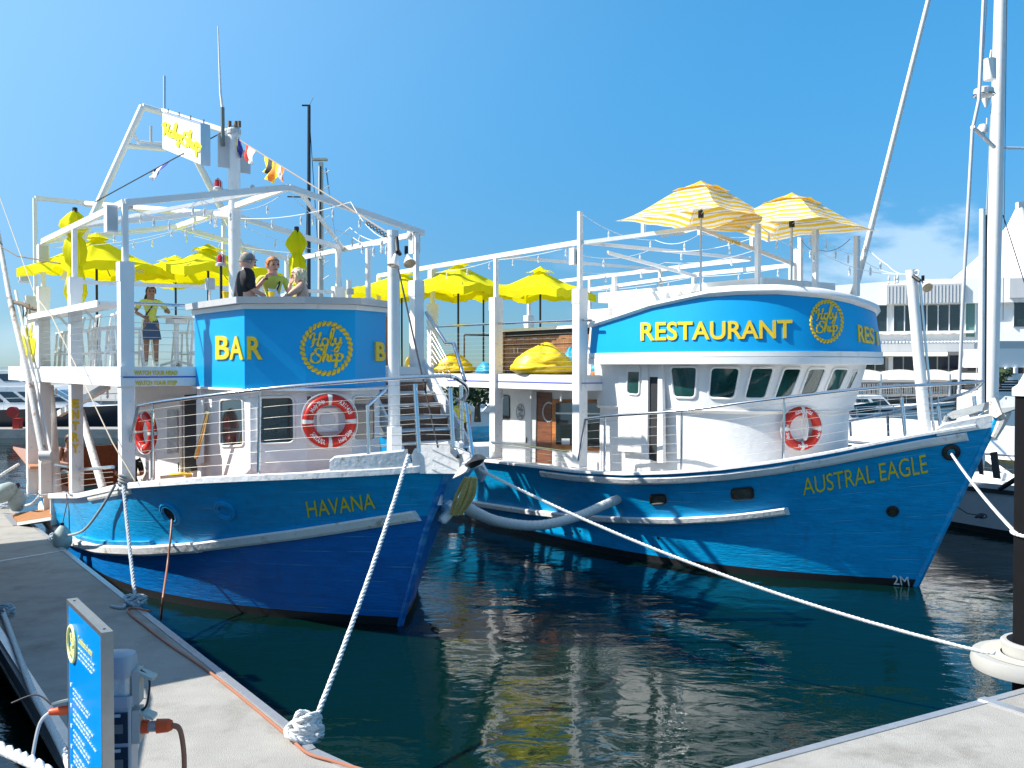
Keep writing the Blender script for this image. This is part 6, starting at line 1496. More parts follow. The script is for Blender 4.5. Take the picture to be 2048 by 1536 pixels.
# ------------------------------------------------------------------ lamps, flags, string lights
def beacon(fr, p, label, s=1.0):
    u = empty('beacon_lamp', fr.w(*p), fr.rz, label, 'lamp', 'red caged beacon lamps')
    mb = MB(); mb.lathe([(.001,0),(.09*s,0),(.09*s,.04*s),(.06*s,.06*s)], (0,0,0), 14); part(mb, 'base', GREYW, u)
    mb = MB(); mb.lathe([(.065*s,.05*s),(.065*s,.13*s),(.05*s,.18*s),(.001,.20*s)], (0,0,0), 14); part(mb, 'red_glass', REDL, u, smooth=True)
    for k in range(4): 
        a = PI/2*k; mb = MB(); mb.tube([(.08*s*math.cos(a), .08*s*math.sin(a), .04*s), (.08*s*math.cos(a), .08*s*math.sin(a), .15*s), (.0,.0,.225*s)], .006*s, 5); part(mb, 'cage_bar', GREYW, u)
    return u
p = H.ony(436, 380, -.25); beacon(H, p, 'red caged lamp on a bracket left of the white mast', 1.05)
mb = MB(); mb.tube([p, V(mx, 0, p.z)], .02, 6); part(mb, 'lamp_bracket', STEEL, havana)
p = H.ony(442, 532, -1.1); beacon(H, p, 'red caged lamp on a thin pole left of the man in black', 1.0)
mb = MB(); mb.tube([p, V(p.x, p.y, ctz-.5)], .024, 8); part(mb, 'lamp_pole', BLACK, havana)
p = H.ony(505, 381, .35); mb = MB(); mb.lathe([(.001,-.02),(.09,-.02),(.09,.0),(.045,.02),(.045,.09),(.001,.12)], p, 12); part(mb, 'clear_lamp', GREYW, havana, smooth=True)
def flood(fr, p, d, label, root=None):
    u = empty('floodlight', fr.w(*p), fr.rz, label, 'floodlight', 'floodlights on the foredeck poles'); d = V(*d).normalized()
    mb = MB(); mb.lathe([(.03,-.10),(.04,-.04),(.085,.06),(.09,.075),(.08,.075)], (0,0,0), 16, d); part(mb, 'reflector', WHITE, u, smooth=True)
    mb = MB(); mb.lathe([(.001,.075),(.05,.078),(.083,.07)], (0,0,0), 16, d); part(mb, 'lens', mat('warm_lens', (.62,.46,.28), .15, var=.15, vscale=30, coat=.5), u, smooth=True)
    mb = MB(); mb.tube([d*-.09, d*-.14, d*-.14+V(0,0,.1)], .028, 8); part(mb, 'lamp_holder', BLACK, u, smooth=True)
flood(H, H.ony(789, 522, -.12), (.1,-.3,-.9), 'floodlight facing down on the HAVANA foredeck pole, the left of the pair')
flood(H, H.ony(817, 520, .02), (.5,-.1,-.6), 'floodlight facing right on the HAVANA foredeck pole, the right of the pair')
flood(A, A.ony(1852, 571, .1), (.6,-.4,-.5), 'twin floodlight on top of the leaning AUSTRAL EAGLE foredeck pole')
mb = MB(); mb.tube([H.ony(793,475,-.05), H.ony(795,500,-.1), H.ony(800,508,0)], .03, 8); part(mb, 'lamp_bracket', BLACK, havana)
mb = MB(); mb.tube([A.ony(1826,552,.05), A.ony(1840,562,.05)], .035, 8); part(mb, 'lamp_bracket', BLACK, austral)
SOCK = mat('socket_white', (.72,.72,.70), .5)
def bulb_mesh():
    mb = MB(); mb.lathe([(.008,.0),(.008,-.03),(.020,-.032),(.021,-.09),(.017,-.095)], (0,0,0), 8); s_ = mb.mesh('socket', SOCK, True)
    mb = MB(); mb.lathe([(.013,-.095),(.024,-.125),(.022,-.15),(.001,-.17)], (0,0,0), 8); return s_, mb.mesh('bulb', BULB, True)
SK_, BM_ = bulb_mesh()
def festoon(pts, n, label, drop=.12, r=.006, mcol=CABLEW):
    """pts: world points the cable is hung from"""
    base = pts[0]; u = empty('string_lights', base, 0, label, 'string lights', 'festoon lights over the upper decks'); path = []
    for a, b in zip(pts, pts[1:]): path += sag(a, b, drop, 10)[:-1]
    path.append(Vector(pts[-1])); L_ = [0]
    for a, b in zip(path, path[1:]): L_.append(L_[-1]+(b-a).length)
    mb = MB(); mb.tube([p-base for p in path], r, 5); part(mb, 'cable', mcol, u)
    for i in range(n):
        s_ = L_[-1]*(i+.6)/n; k = max(j for j in range(len(L_)) if L_[j] <= s_); k = min(k, len(path)-2); t = (s_-L_[k])/max(L_[k+1]-L_[k], 1e-6); p = path[k].lerp(path[k+1], t)-base
        a = bpy.data.objects.new('socket', SK_); COL.objects.link(a); a.parent = u; a.location = p-V(0,0,.02)
        b = bpy.data.objects.new('bulb', BM_); COL.objects.link(b); b.parent = a
hp = lambda px, py, x: H.w(*H.onx(px, py, x))
e0 = H.w(ST[0], -2.7, EV-.06); r0_ = H.w(ST[0], 0, RG-.08); e1 = H.w(ST[0], 2.7, EV-.06); r1_ = H.w(ST[1], 0, RG-.1); e2 = H.w(ST[1], -2.7, EV-.08); e3 = H.w(ST[1], 2.6, EV-.1); r2_ = H.w(ST[2], 0, RG-.1); e4 = H.w(ST[2], 2.6, EV-.1); e5 = H.w(ST[2], -2.6, EV-.1)
ptop = H.w(pt.x if 0 else -.18, 0, H.ony(787,480,0).z)
festoon([e0, hp(400,398,ST[0]), hp(560,392,ST[0])], 4, 'string lights from the left corner along the front gable of the HAVANA', .22)
festoon([hp(400,398,ST[0]), r1_, e3], 6, 'string lights crossing from the front gable to the mast of the HAVANA', .12)
festoon([r0_, hp(700,470,ST[0]+.3), ptop], 5, 'string lights from the gable peak down to the foredeck pole', .12)
festoon([e2, r1_, H.w(-2.0,.3,EV+.1), ptop], 9, 'string lights from the second frame over the bar to the foredeck pole', .14)
festoon([e5, r2_, e3], 8, 'string lights along the rear gable of the HAVANA', .16)
festoon([e5, r1_, e0], 7, 'string lights crossing diagonally at the left end of the HAVANA frame', .16)
festoon([e4, hp(700,455,ST[0]), ptop], 5, 'string lights from the far right eave to the foredeck pole', .1)
ap_ = lambda px, py, y: A.w(*A.ony(px, py, y))
atop = ap_(1812, 548, .1)
festoon([ap_(1167,430,AY), ap_(1310,480,-.5), ap_(1400,467,-.8), ap_(1590,455,1.6)], 5, 'string lights from the tall post of the AUSTRAL EAGLE toward the striped umbrellas', .14)
festoon([ap_(1160,510,AY), ap_(1300,500,-.4), ap_(1500,478,0)], 4, 'string lights in the upper row under the striped umbrellas', .12)
festoon([ap_(1165,545,AY), ap_(1330,525,0), ap_(1505,502,1)], 4, 'string lights in the middle row behind the RESTAURANT roof', .1)
festoon([ap_(1180,582,2.4), ap_(1392,553,2.2), ap_(1590,530,1.8)], 6, 'string lights hanging from the far beam of the AUSTRAL EAGLE', .06)
festoon([ap_(1631,459,-.2), ap_(1712,510,.0), atop], 4, 'string lights from the white roof post beside the boom to the leaning pole', .10)
festoon([ap_(1714,472,.7), ap_(1775,530,.3), atop], 3, 'short string lights from the rightmost roof post to the leaning pole', .05)
festoon([ap_(1516,450,-1), ap_(1590,470,-.6), ap_(1631,459,-.2)], 3, 'string lights between the two middle roof posts', .10)
festoon([ap_(1516,450,-1), ap_(1640,505,-.3), atop], 4, 'longest string lights from the first roof post to the leaning pole', .12)
festoon([ap_(870,545,AY), ap_(990,520,AY), ap_(1155,490,AY)], 6, 'string lights along the starboard beam of the AUSTRAL EAGLE', .05)
festoon([ap_(1700,478,.7), ap_(1640,500,1.4), ap_(1601,477,1.6)], 2, 'dark cable of warm bulbs behind the right striped umbrella', .10, mcol=CHARC)
for (px, py, fr, y) in ((1005,783,A,-2.5),(1062,783,A,-2.5),(1122,788,A,-2.5),(112,775,H,-2.6),(215,778,H,-2.6)):
    q = fr.ony(px, py, y); u = empty('pendant_bulb', fr.w(*q), 0, {1005:'pendant bulb under the fascia above the dark cabin window',1062:'pendant bulb under the fascia above the dark wood door',1122:'pendant bulb under the fascia above the galley window',112:'pendant bulb under the HAVANA fascia beside the round post',215:'pendant bulb under the HAVANA fascia beside the corner post'}[px], 'bulb', 'pendant bulbs under the fascia boards')
    for nm, me_ in (('socket', SK_), ('bulb', BM_)):
        a = bpy.data.objects.new(nm, me_); COL.objects.link(a); a.parent = u
# stays with signal flags
def line_thing(name, pts, r, m, label, cat, n=6):
    base = Vector(pts[0]); u = empty(name, base, 0, label, cat); mb = MB(); mb.tube([Vector(p)-base for p in pts], r, n); part(mb, 'line', m, u, smooth=True); return u
fa, fb = H.w(mx, 0, MZ-.1), H.w(-.18, 0, H.ony(787,470,0).z)
line_thing('forestay', [fa, fb], .012, mat('weathered_stay', (.35,.27,.20), .7), 'weathered forestay running from the mast head to the foredeck pole', 'rigging')
cp = H.w(-.24,0,H.ony(787,475,0).z); dch = (fa-cp).normalized()
ch_ = empty('chain', cp, 0, 'rusty chain at the lower end of the forestay', 'chain')
for k in range(14): mb = MB(); mb.torus(dch*(.04+.055*k), .024, .009, 12, 6, (1,0,.3) if k % 2 else (0,1,.3)); part(mb, 'link', CHAIN, ch_)
sa, sb = H.w(*H.ony(449, 262, -.1)), H.w(*H.onx(190, 404, GX)); line_thing('backstay', [sa, sb], .013, CHARC, 'dark wire stay from the mast to the left gantry leg', 'rigging')
line_thing('stay_wire', [H.w(-.18,0,H.ony(787,500,0).z)+V(.03,0,0), H.w(*H.ony(876,895,-.3))], .012, CHARC, 'dark wire from the foredeck pole down to the bow with shackles', 'rigging')
FC = dict(y=mat('flag_yellow',(.8,.62,.02),.8), b=mat('flag_blue',(.04,.05,.28),.8), r=mat('flag_red',(.62,.05,.03),.8), w=mat('flag_white',(.75,.73,.7),.8), o=mat('flag_orange',(.8,.22,.03),.8), k=mat('flag_black',(.03,.03,.03),.8))
def flag(pw_, along, size, cols, seed, label):
    u = empty('signal_flag', pw_, 0, label, 'flag', 'signal flags on the stays'); rg = rnd.Random(seed); along = along.normalized(); dn = (V(rg.uniform(-.7,.2), rg.uniform(-.3,.3), -1)).normalized(); nb = along.cross(dn)
    nseg = len(cols); rows = []
    for i in range(9): 
        row = []
        for j in range(7):
            s_ = i/8; t = j/6; row.append(along*(s_-.5)*size*(1-.35*t) + dn*t*size*.85 + nb*size*.16*math.sin(3*s_*2+4*t+seed)*t + along*.15*size*math.sin(5*t+seed)*t)
        rows.append(row)
    for k in range(nseg):
        a = int(8*k/nseg); b = int(8*(k+1)/nseg); mb = MB(); mb.grid(rows[a:b+1]); part(mb, 'flag_panel', FC[cols[k]], u, smooth=True)
fd_ = (fb-fa)
for i, (t, sz, cs, lb) in enumerate(((.025,.42,'yb','yellow and blue flag crumpled at the mast head'),(.12,.36,'rw','red and white flag near the mast head'),(.15,.34,'w','small white flag below the red and white one'),(.27,.36,'yk','yellow and black flag halfway on the forestay'),(.325,.42,'yoy','yellow and orange flag lowest on the forestay'),(.36,.30,'wo','white and orange flag end at the bottom of the row'))):
    flag(fa.lerp(fb, t), fd_, sz, cs, i*1.7, lb)
flag(sa.lerp(sb, .46), sb-sa, .34, 'bw', 4.4, 'blue and white flag on the dark backstay'); flag(sa.lerp(sb, .53), sb-sa, .22, 'bw', 9.4, 'small blue and white flag end lower on the dark backstay')
flag(H.w(mx, -.1, HZ(mx,0,322)), V(1,.2,0), .2, 'yr', 6.1, 'tiny yellow and red flag behind the mast')

# ------------------------------------------------------------------ beanbags
def beanbag(fr, x, y, z, sx, sy, sz, m, label, seed):
    u = empty('beanbag', fr.w(x, y, z), fr.rz, label, 'beanbag', 'beanbags on the AUSTRAL EAGLE upper deck'); mb = MB(); mb.ball((0,0,.5), .5, 40); out = []
    rg = rnd.Random(seed); a0 = rg.uniform(0, 6); off_ = V(rg.uniform(0,9), rg.uniform(0,9), 0)
    for v in mb.v:
        p = Vector(v); q = p-V(0,0,.5); t = max(0, q.z/.5); az2 = math.atan2(q.y, q.x)
        k = mathutils.noise.noise(q*2.0+off_)*.26 + .05*math.sin(az2*5+a0+2*mathutils.noise.noise(q*3+off_))*t + .03*abs(mathutils.noise.noise(V(q.x*7,q.y*7,q.z*2.5)+off_))
        k -= .075*max(0, 1-abs(mathutils.noise.noise(V(q.x*3,q.y*3,q.z*4)+off_))*9) + .04*max(0, 1-abs(mathutils.noise.noise(q*7+off_*2))*7)
        q = q*(1+k); q.x *= 1-.22*t**1.2; q.y *= 1-.22*t**1.2; q.x += .16*t*math.cos(a0); q.z *= 1+.30*mathutils.noise.noise(V(q.x*2.2,q.y*2.2,0)+off_); q.z = max(q.z, -.30)+.30
        if q.z < .3: s_ = 1+.16*math.sin(PI*q.z/.3); q.x *= s_; q.y *= s_
        out.append((q.x*sx, q.y*sy, q.z*sz/.80))
    mb.v = out; part(mb, 'cover', m, u, smooth=True, ang=80)
    mb = MB(); mb.tube([(sx*.2*math.cos(a0), 0, sz*.86), (sx*.25*math.cos(a0), .02, sz*.96)], .03, 6); part(mb, 'carry_handle', m, u)
def bb(fr, px, py, y, w_, h_, m, label, seed):
    p = fr.ony(px, py, y); d = fr.proj(p)[2]; beanbag(fr, p.x, y, afl, w_*d/FPX, w_*d/FPX*.8, h_*d/FPX, m, label, seed)
bb(A, 1085, 740, -2.1, 125, 56, YBAG, 'big yellow beanbag in front of the walnut cabinet', 3)
bb(A, 905, 740, -2.1, 92, 38, YBAG, 'yellow beanbag at the head of the stairs', 8); bb(A, 832, 740, -1.7, 50, 40, YBAG, 'yellow beanbag mostly hidden by the HAVANA post', 5)
bb(A, 972, 740, -1.9, 40, 22, BBAG, 'small looking blue beanbag beyond the steel rail post', 7); bb(A, 1150, 740, -1.4, 62, 50, BBAG, 'blue beanbag right of the big yellow one', 9); bb(A, 1196, 738, -1.2, 40, 44, BBAG, 'blue beanbag against the wheelhouse visor', 2)
mb = MB(); mb.slab([A.ony(x,y,-1.9) for x,y in ((1180,742),(1216,742),(1216,757),(1180,757))], (0,-1,0), .03); part(mb, 'teak_board', TEAK, austral)

# ------------------------------------------------------------------ mooring lines, cleats, fenders, cables
def rope(pts, r, label, m=ROPEW, n=8, name='mooring_rope', cat='rope', cord=None, group=None):
    base = Vector(pts[0]); u = empty(name, base, 0, label, cat, group)
    if m.name in ('white_rope', 'blue_white_rope', 'thick_rope'): strands([Vector(p)-base for p in pts], r*1.05, u, ROPEG if m.name[0] == 'b' else ROPEF); return u
    mb = MB(); mb.tube([Vector(p)-base for p in pts], r, n); part(mb, 'rope', m, u, smooth=True); return u
def coil(u, c, r, R_, turns, m=ROPEW, seed=0, flat=.5):
    rg = rnd.Random(seed); pts = []
    for i in range(turns*14):
        a = 2*PI*i/14; k = i/(turns*14); q = R_*(1+.18*math.sin(i*.9+seed)); pts.append(V(q*math.cos(a)*1.5, q*math.sin(a)*flat*1.3+.02*math.sin(i*.5), .03+.10*k+.03*math.sin(a*2+k*4)))
    return strands([Vector(v)+c for v in smooth_path(pts, 2)], r*1.05, u, ROPEG if m.name[0] == 'b' else ROPEF, name='rope_turn')
def cleat(loc, yaw, label):
    u = empty('cleat', loc, yaw, label, 'cleat', 'cleats on the pontoons')
    for s_ in (-1, 1): mb = MB(); mb.lathe([(.03,0),(.022,.07)], (s_*.05,0,0), 8); part(mb, 'leg', ALU, u)
    mb = MB(); mb.tube([(-.17,0,.085),(-.08,0,.075),(.08,0,.075),(.17,0,.085)], [.014,.022,.022,.014], 8); part(mb, 'horn_bar', ALU, u, smooth=True)
    mb = MB(); mb.box((0,0,.006), (.22,.08,.012)); part(mb, 'base', ALU, u); return u
yd = math.atan2(dv.y, dv.x)
c1 = atz(622, 1478, DZ); c2 = atz(271, 1212, DZ); c3 = atz(113, 1083, DZ); c0_ = atz(6, 1232, DZ)
for c, lb in ((c1,'cleat under the big rope bundle at the corner of the left pontoon'),(c2,'cleat in the middle of the left pontoon edge, wrapped with rope'),(c3,'cleat by the pear-shaped fender on the left pontoon'),(c0_,'cleat at the far left side of the left pontoon')): cleat(c, yd, lb)
b0 = H.w(*H.ony(817, 910, -.95))
r1 = rope(sag(b0, c1+V(.02,.0,.12), .10, 30), .024, 'white rope from the HAVANA bow down to the rope bundle at the pontoon corner')
coil(r1, c1-b0+V(-.05,-.03,.0), .024, .085, 5, ROPEW, 1, .9); coil(r1, c1-b0+V(-.03,.0,.08), .026, .075, 3, ROPEW, 5, .8)
b1 = H.w(*(hv.edge_at(257)+V(0,-.08,.0)))
r2 = rope(sag(b1, c2+V(0,0,.1), .05, 16), .026, 'pale rope hanging from the HAVANA rail to the middle cleat', ROPEB)
coil(r2, c2-b1, .022, .08, 3, ROPEB, 2); mb = MB(); t_ = [c2, c2+V(-.12,-.02,.03), atz(245,1215,DZ+.03), atz(222,1212,DZ+.02)]; mb.tube(smooth_path([p-b1 for p in t_], 4), .022, 7); part(mb, 'rope_tail', ROPEB, r2, smooth=True)
b2 = H.w(*(hv.edge_at(243)+V(0,-.10,-.02)))
r3 = rope(smooth_path([b2, H.w(*H.ony(200,1020,-2.9)), H.w(*H.ony(165,1062,-3.0)), c3+V(.1,.0,.10)], 8), .022, 'slack grey rope curving from the HAVANA rail to the cleat by the fender', mat('grey_rope',(.35,.37,.38),.8,var=.15,vscale=60))
coil(r3, c3-b2, .022, .08, 3, ROPEB, 4)
kn = MB()
for k in range(4): kn.torus(V(0,.0,-.02+.03*k), .09+.01*(k%2), .022, 16, 7, (.3,.2*k-.3,1))
kk = empty('rope_knot', b1+V(.02,.05,.02), 0, 'knotted white rope turns round the HAVANA cap rail by the corner post', 'rope'); part(kn, 'knot_turns', ROPEW, kk, smooth=True)
# thin guy down to the gangway
gy = rope([H.w(*H.ony(101,628,-3.1)), H.w(*H.ony(155,738,-3.05)), H.w(*H.ony(225,885,-3.0)), H.w(*H.ony(270,962,-2.85))], .010, 'thin pale guy line slanting across the fascia to the cap rail', mat('hemp_line',(.55,.48,.36),.8), name='guy_line')
# the long line across the basin
l0 = H.w(*H.ony(958, 938, .1)); l1 = at(1962, 1303, 9.65); l2 = at(2110, 1330, 9.2)
rope(sag(l0, l1, .20, 60)+[at(1990,1306,9.55)], .019, 'long white rope crossing the basin from the HAVANA bow to the black pile')
h0p, _ = au.hit(1902, 906); rope(sag(A.w(*h0p), at(2034, 1068, 10.15), .05, 20), .020, 'white rope from the AUSTRAL EAGLE bow hole to the black pile')
# covered snubber hose between the boats
hs = [H.w(*H.ony(925,1008,.35)), H.w(*H.ony(950,1025,.9)), at(1000,1044,15.6), at(1075,1051,16.6), at(1150,1035,17.4), at(1205,1012,17.8)]; hp_, _ = au.hit(1236, 998); hs.append(A.w(*hp_))
ho = empty('mooring_hose', hs[0], 0, 'thick ribbed white hose sleeving the line slung between the two bows', 'hose'); mb = MB(); P_ = smooth_path(hs, 16); rad = [.085+.006*(i % 2) for i in range(len(P_))]; mb.tube([p-hs[0] for p in P_], rad, 16); part(mb, 'sleeve', HOSE, ho)
# weathered rope pad under the HAVANA anchor
pd_ = empty('bow_fender', H.w(*H.ony(927,992,.3)), H.rz, 'frayed yellow rope fender hanging beside the bow of the HAVANA', 'fender'); FR = mat('frayed_rope', (.52,.42,.16), .9, var=.4, vscale=40, bump=.8, bscale=50)
rg = rnd.Random(2)
a_ = H.ony(941,955,.30); b_2 = H.ony(912,1028,.30)
for k in range(9):
    o_ = V(rg.uniform(-.04,.04), rg.uniform(-.06,.06), 0); mb = MB(); mb.tube(smooth_path([a_+o_, a_.lerp(b_2,.5)+o_*1.8+V(.03,0,0), b_2+o_], 5), .028, 6); worldpart(mb, 'strand', FR, pd_, H, smooth=True)
# fenders
def fender(p, h, r, label, m=FENDER, cord_to=None, round_=True, fr=None):
    u = empty('fender', p, 0, label, 'fender', 'grey fenders between hull and pontoon')
    mb = MB(); mb.lathe([(.001,-h*.5),(r*.55,-h*.46),(r*.95,-h*.22),(r,0),(r*.85,h*.22),(r*.45,h*.42),(r*.22,h*.5),(.001,h*.53)], (0,0,0), 20); part(mb, 'float', m, u, smooth=True)
    mb = MB(); mb.cyl((0,0,h*.48), r*.2, h*.12, 8); part(mb, 'eye_cap', NAVY, u)
    if cord_to: mb = MB(); mb.tube([V(0,0,h*.55), Vector(cord_to)-p], .010, 6); part(mb, 'cord', CHARC, u)
fpx = H.w(*H.ony(125, 1076, -3.05)); fender(fpx, .46, .17, 'pear-shaped grey-green fender hanging at the gangway corner of the HAVANA', cord_to=H.w(*hv.edge_at(138)))
rope([H.w(*(hv.edge_at(139)+V(0,-.06,0))), H.w(*H.ony(138,1020,-2.95)), H.w(*H.ony(139,1072,-2.9))], .009, 'black lanyard hanging beside the pear-shaped fender', CHARC, name='lanyard')
fender(H.w(*H.ony(34, 1000, -3.05)), .5, .18, 'small grey fender at the stern quarter of the HAVANA', cord_to=H.w(*hv.edge_at(54)))
u = empty('fender', H.w(*H.ony(8, 985, -3.3)), .5, 'large round grey fender with a blue end at the left edge', 'fender', 'grey fenders between hull and pontoon')
mb = MB(); mb.lathe([(.001,-.26),(.14,-.21),(.20,0),(.15,.20),(.06,.27),(.001,.29)], (0,0,0), 22, (1,.3,.5)); part(mb, 'float', FENDER, u, smooth=True); mb = MB(); mb.lathe([(.06,.24),(.05,.34),(.001,.35)], (0,0,0), 12, (1,.3,.5)); part(mb, 'eye_cap', NAVY, u, smooth=True)
rope(smooth_path([H.w(*H.ony(-40,985,-3.6)), H.w(*H.ony(0,952,-3.3)), H.w(*H.ony(38,928,-2.9))], 6), .03, 'white rope leaving the left edge to the stern quarter of the HAVANA')
rt = rope(smooth_path([H.w(*H.ony(84,982,-2.7)), H.w(*H.ony(62,1008,-2.95)), atz(20,1012,DZ+.05), atz(-20,1010,DZ+.05)], 6), .025, 'white rope from the gangway jamb lying on the pontoon', ROPEB)
# blue hull coil turns near the stern
coil(rt, atz(22,1016,DZ)-rt.location, .025, .16, 3, ROPEB, 7)
# gangplank
gp_ = empty('gangplank', atz(65, 1040, DZ), 0, 'short brown wooden gangplank from the pontoon into the HAVANA', 'gangplank')
q = [atz(x, y, DZ+z)-gp_.location for x, y, z in ((24,1028,.06),(98,1016,.28),(104,1034,.28),(37,1045,.06))]
mb = MB(); mb.slab([q[3],q[2],q[1],q[0]], (0,0,1), .05); part(mb, 'board', mat('brown_deckboard', (.33,.14,.045), .55, var=.12), gp_)
mb = MB(); mb.bar(q[3]-V(0,0,.025)-V(0,.02,0), q[2]-V(0,0,.025)-V(0,.02,0), .03, .06); part(mb, 'edge_strip', WHITE, gp_)
q = [atz(x, y, DZ)-gp_.location for x, y in ((8,1030),(70,1024),(92,1046),(26,1052))]
mb = MB(); mb.slab([p+V(0,0,.012) for p in q[::-1]], (0,0,1), .01); part(mb, 'mat', RUBBERG, gp_)
# brown shore-power cables
rope(smooth_path([H.w(*(hv.hit(344,1036)[0])), H.w(*H.ony(341,1075,-2.5)), H.w(*H.ony(335,1130,-2.6)), H.w(*H.ony(326,1195,-2.9)), V(*atz(322,1240,.12))], 6), .016, 'brown power cable hanging from the open porthole', CABLEB, name='power_cable', cat='cable')
rope(smooth_path([atz(x, y, DZ+.02) for x, y in ((300,1222),(262,1216),(258,1226),(290,1252),(340,1290),(400,1330),(450,1368),(520,1425),(580,1476),(615,1506),(665,1522),(745,1545))], 5), .014, 'brown power cable lying along the left pontoon edge', CABLEB, name='power_cable', cat='cable')
# thick twisted lines at the lower left
rope(smooth_path([c0_+V(0,0,.05), atz(60,1370,DZ+.06), atz(95,1440,DZ+.08), atz(128,1505,DZ+.1), atz(165,1600,DZ+.1)], 8), .032, 'thick twisted white rope running down the left side to behind the sign', rope_mat('thick_rope', (.80,.79,.76), 14), 12)
rope(smooth_path([at(-60,1470,6.0), at(20,1505,5.8), at(70,1528,5.6), at(140,1575,5.4)], 8), .036, 'thick twisted rope across the bottom left corner', MATS['thick_rope'], 12)
coil(kk, c0_-kk.location, .03, .08, 2, ROPEB, 9)
# ------------------------------------------------------------------ power pedestal, information sign, pile
sgn = empty('information_sign', at(168, 1600, 5.9), 0, 'tall blue information sign in a steel frame standing on the left pontoon', 'sign'); SB = sgn.location.copy(); SB.z = DZ; sgn.location = SB
ta, tb_ = at(133, 1197, 6.33), at(203, 1267, 5.52); ta.z = tb_.z = (ta.z+tb_.z)/2
sd = (tb_-ta); W_ = sd.length; sx = Vector((sd.x, sd.y, 0)).normalized(); sn = Vector((sx.y, -sx.x, 0)); sn = sn if sn.x < 0 else -sn; TH = .066
def SP(u, z, o=0): return Vector((ta.x, ta.y, 0)) + sx*(u*W_) + Vector((0,0,z)) + sn*o - SB
for (u0, u1, z0, z1) in ((0,1,ta.z-.028,ta.z), (0,.028,DZ+.0,ta.z-.0285), (.972,1,DZ+.0,ta.z-.0285), (.029,.971,DZ+.25,DZ+.28)):
    mb = MB(); mb.slab([SP(u0,z0), SP(u1,z0), SP(u1,z1), SP(u0,z1)], sn, TH); part(mb, 'frame', mat('sign_steel', (.42,.41,.40), .32, .85, var=.1, vscale=12), sgn)
mb = MB(); mb.slab([SP(.03,DZ+.28,-.006), SP(.97,DZ+.28,-.006), SP(.97,ta.z-.03,-.006), SP(.03,ta.z-.03,-.006)], sn, TH-.012); part(mb, 'panel', SIGNB, sgn)
for u in (.08, .92): mb = MB(); mb.cyl(SP(u, ta.z-.001, -TH/2), .009, .004, 8); part(mb, 'screw', BLACK, sgn)
PALEY = mat('pale_yellow_print', (.75,.72,.30), .5, var=0); PWH = mat('white_print', (.72,.78,.82), .5, var=0)
mb = MB(); c_ = SP(.17, ta.z-.26, .003); pts = []
for i in range(33): a = 2*PI*i/32; pts.append(c_ + sx*(.115*math.cos(a)) + V(0,0,.115*math.sin(a)))
mb.tube(pts, .011, 6); part(mb, 'emblem_ring', PALEY, sgn)
def smap(u0, u1, z0, z1): return lambda u, v, h: SP(u0+(u1-u0)*u, z0+(z1-z0)*v, -.004+h)
brush('Holy', smap(.10,.25,ta.z-.26,ta.z-.19), PALEY, sgn, .06, .003); brush('Ship', smap(.10,.25,ta.z-.34,ta.z-.27), PALEY, sgn, .06, .003)
letters('Conditions of entry', smap(.34,.74,ta.z-.21,ta.z-.16), PALEY, sgn, .01, .002)
rg = rnd.Random(12); mb = MB()
def words(u0, u1, z, h=.022):
    u = u0; h *= .62
    while u < u1-.02:
        w = rg.uniform(.02, .075); w = min(w, u1-u); k = max(2, int(w/.009))
        for j in range(k):
            a = u+w*j/k; b = a+w/k*.72; hh = h*rg.uniform(.5, 1)
            q = [SP(a,z,-.005), SP(b,z,-.005), SP(b,z+hh,-.005), SP(a,z+hh,-.005)]; mb.slab(q, -sn, .004)
        u += w+.018
for k in range(3): words(.34, rg.uniform(.72,.88), ta.z-.25-.032*k, .016)
zc_ = ta.z-.56
for blk in range(8):
    mbd = SP(.12, zc_+.01, -.003); mb.slab([SP(.09,zc_,-.005),SP(.12,zc_,-.005),SP(.12,zc_+.022,-.005),SP(.09,zc_+.022,-.005)], -sn, .004)
    for k in range(rg.choice((2,3,3))): words(.17, rg.uniform(.45,.95), zc_, .02); zc_ -= .034
    zc_ -= .035
part(mb, 'fine_print', PWH, sgn)['kind'] = 'stuff'
# pedestal
PW, PDK = mat('pedestal_white', (.42,.44,.46), .4), mat('pedestal_smoked', (.018,.02,.024), .12, coat=.5, var=.2)
ped = empty('power_pedestal', V(at(238,1400,6.25).x, 6.25, DZ), .12, 'grey and white marina power pedestal with orange plugs behind the blue sign', 'pedestal'); ph_ = at(241,1303,6.25).z-DZ
def rbox(x0, x1, y0, y1, z0, z1, r=.03):
    pts = []
    for cx, cy, a0 in ((x1-r,y1-r,0),(x0+r,y1-r,PI/2),(x0+r,y0+r,PI),(x1-r,y0+r,1.5*PI)):
        for k in range(4): a = a0+PI/2*k/3; pts.append((cx+r*math.cos(a), cy+r*math.sin(a)))
    mb = MB(); mb.prism(pts, z0, z1); return mb
part(rbox(-.115,.115,-.10,.10,.0,ph_-.34,.02), 'body', PW, ped)
part(rbox(-.13,.13,-.115,.115,ph_-.34,ph_-.27,.04), 'collar', PW, ped)
part(rbox(-.11,.11,-.095,.095,ph_-.27,ph_-.15,.04), 'light_lens', mat('lamp_prism', (.62,.62,.55), .15, var=.2, vscale=30, coat=.5), ped)
mb = MB(); rows = []
for s_, z in ((1,-.15),(1.03,-.12),(1.0,-.05),(.9,-.015),(.6,.0),(.02,.005)):
    rows.append([V(x*s_*1.12, y*s_*1.12, ph_+z) for x, y in [(.115*math.copysign(abs(math.cos(a))**.6, math.cos(a)), .10*math.copysign(abs(math.sin(a))**.6, math.sin(a))) for a in [2*PI*j/24 for j in range(24)]]])
mb.grid(rows, close=True); part(mb, 'dome', PW, ped, smooth=True)
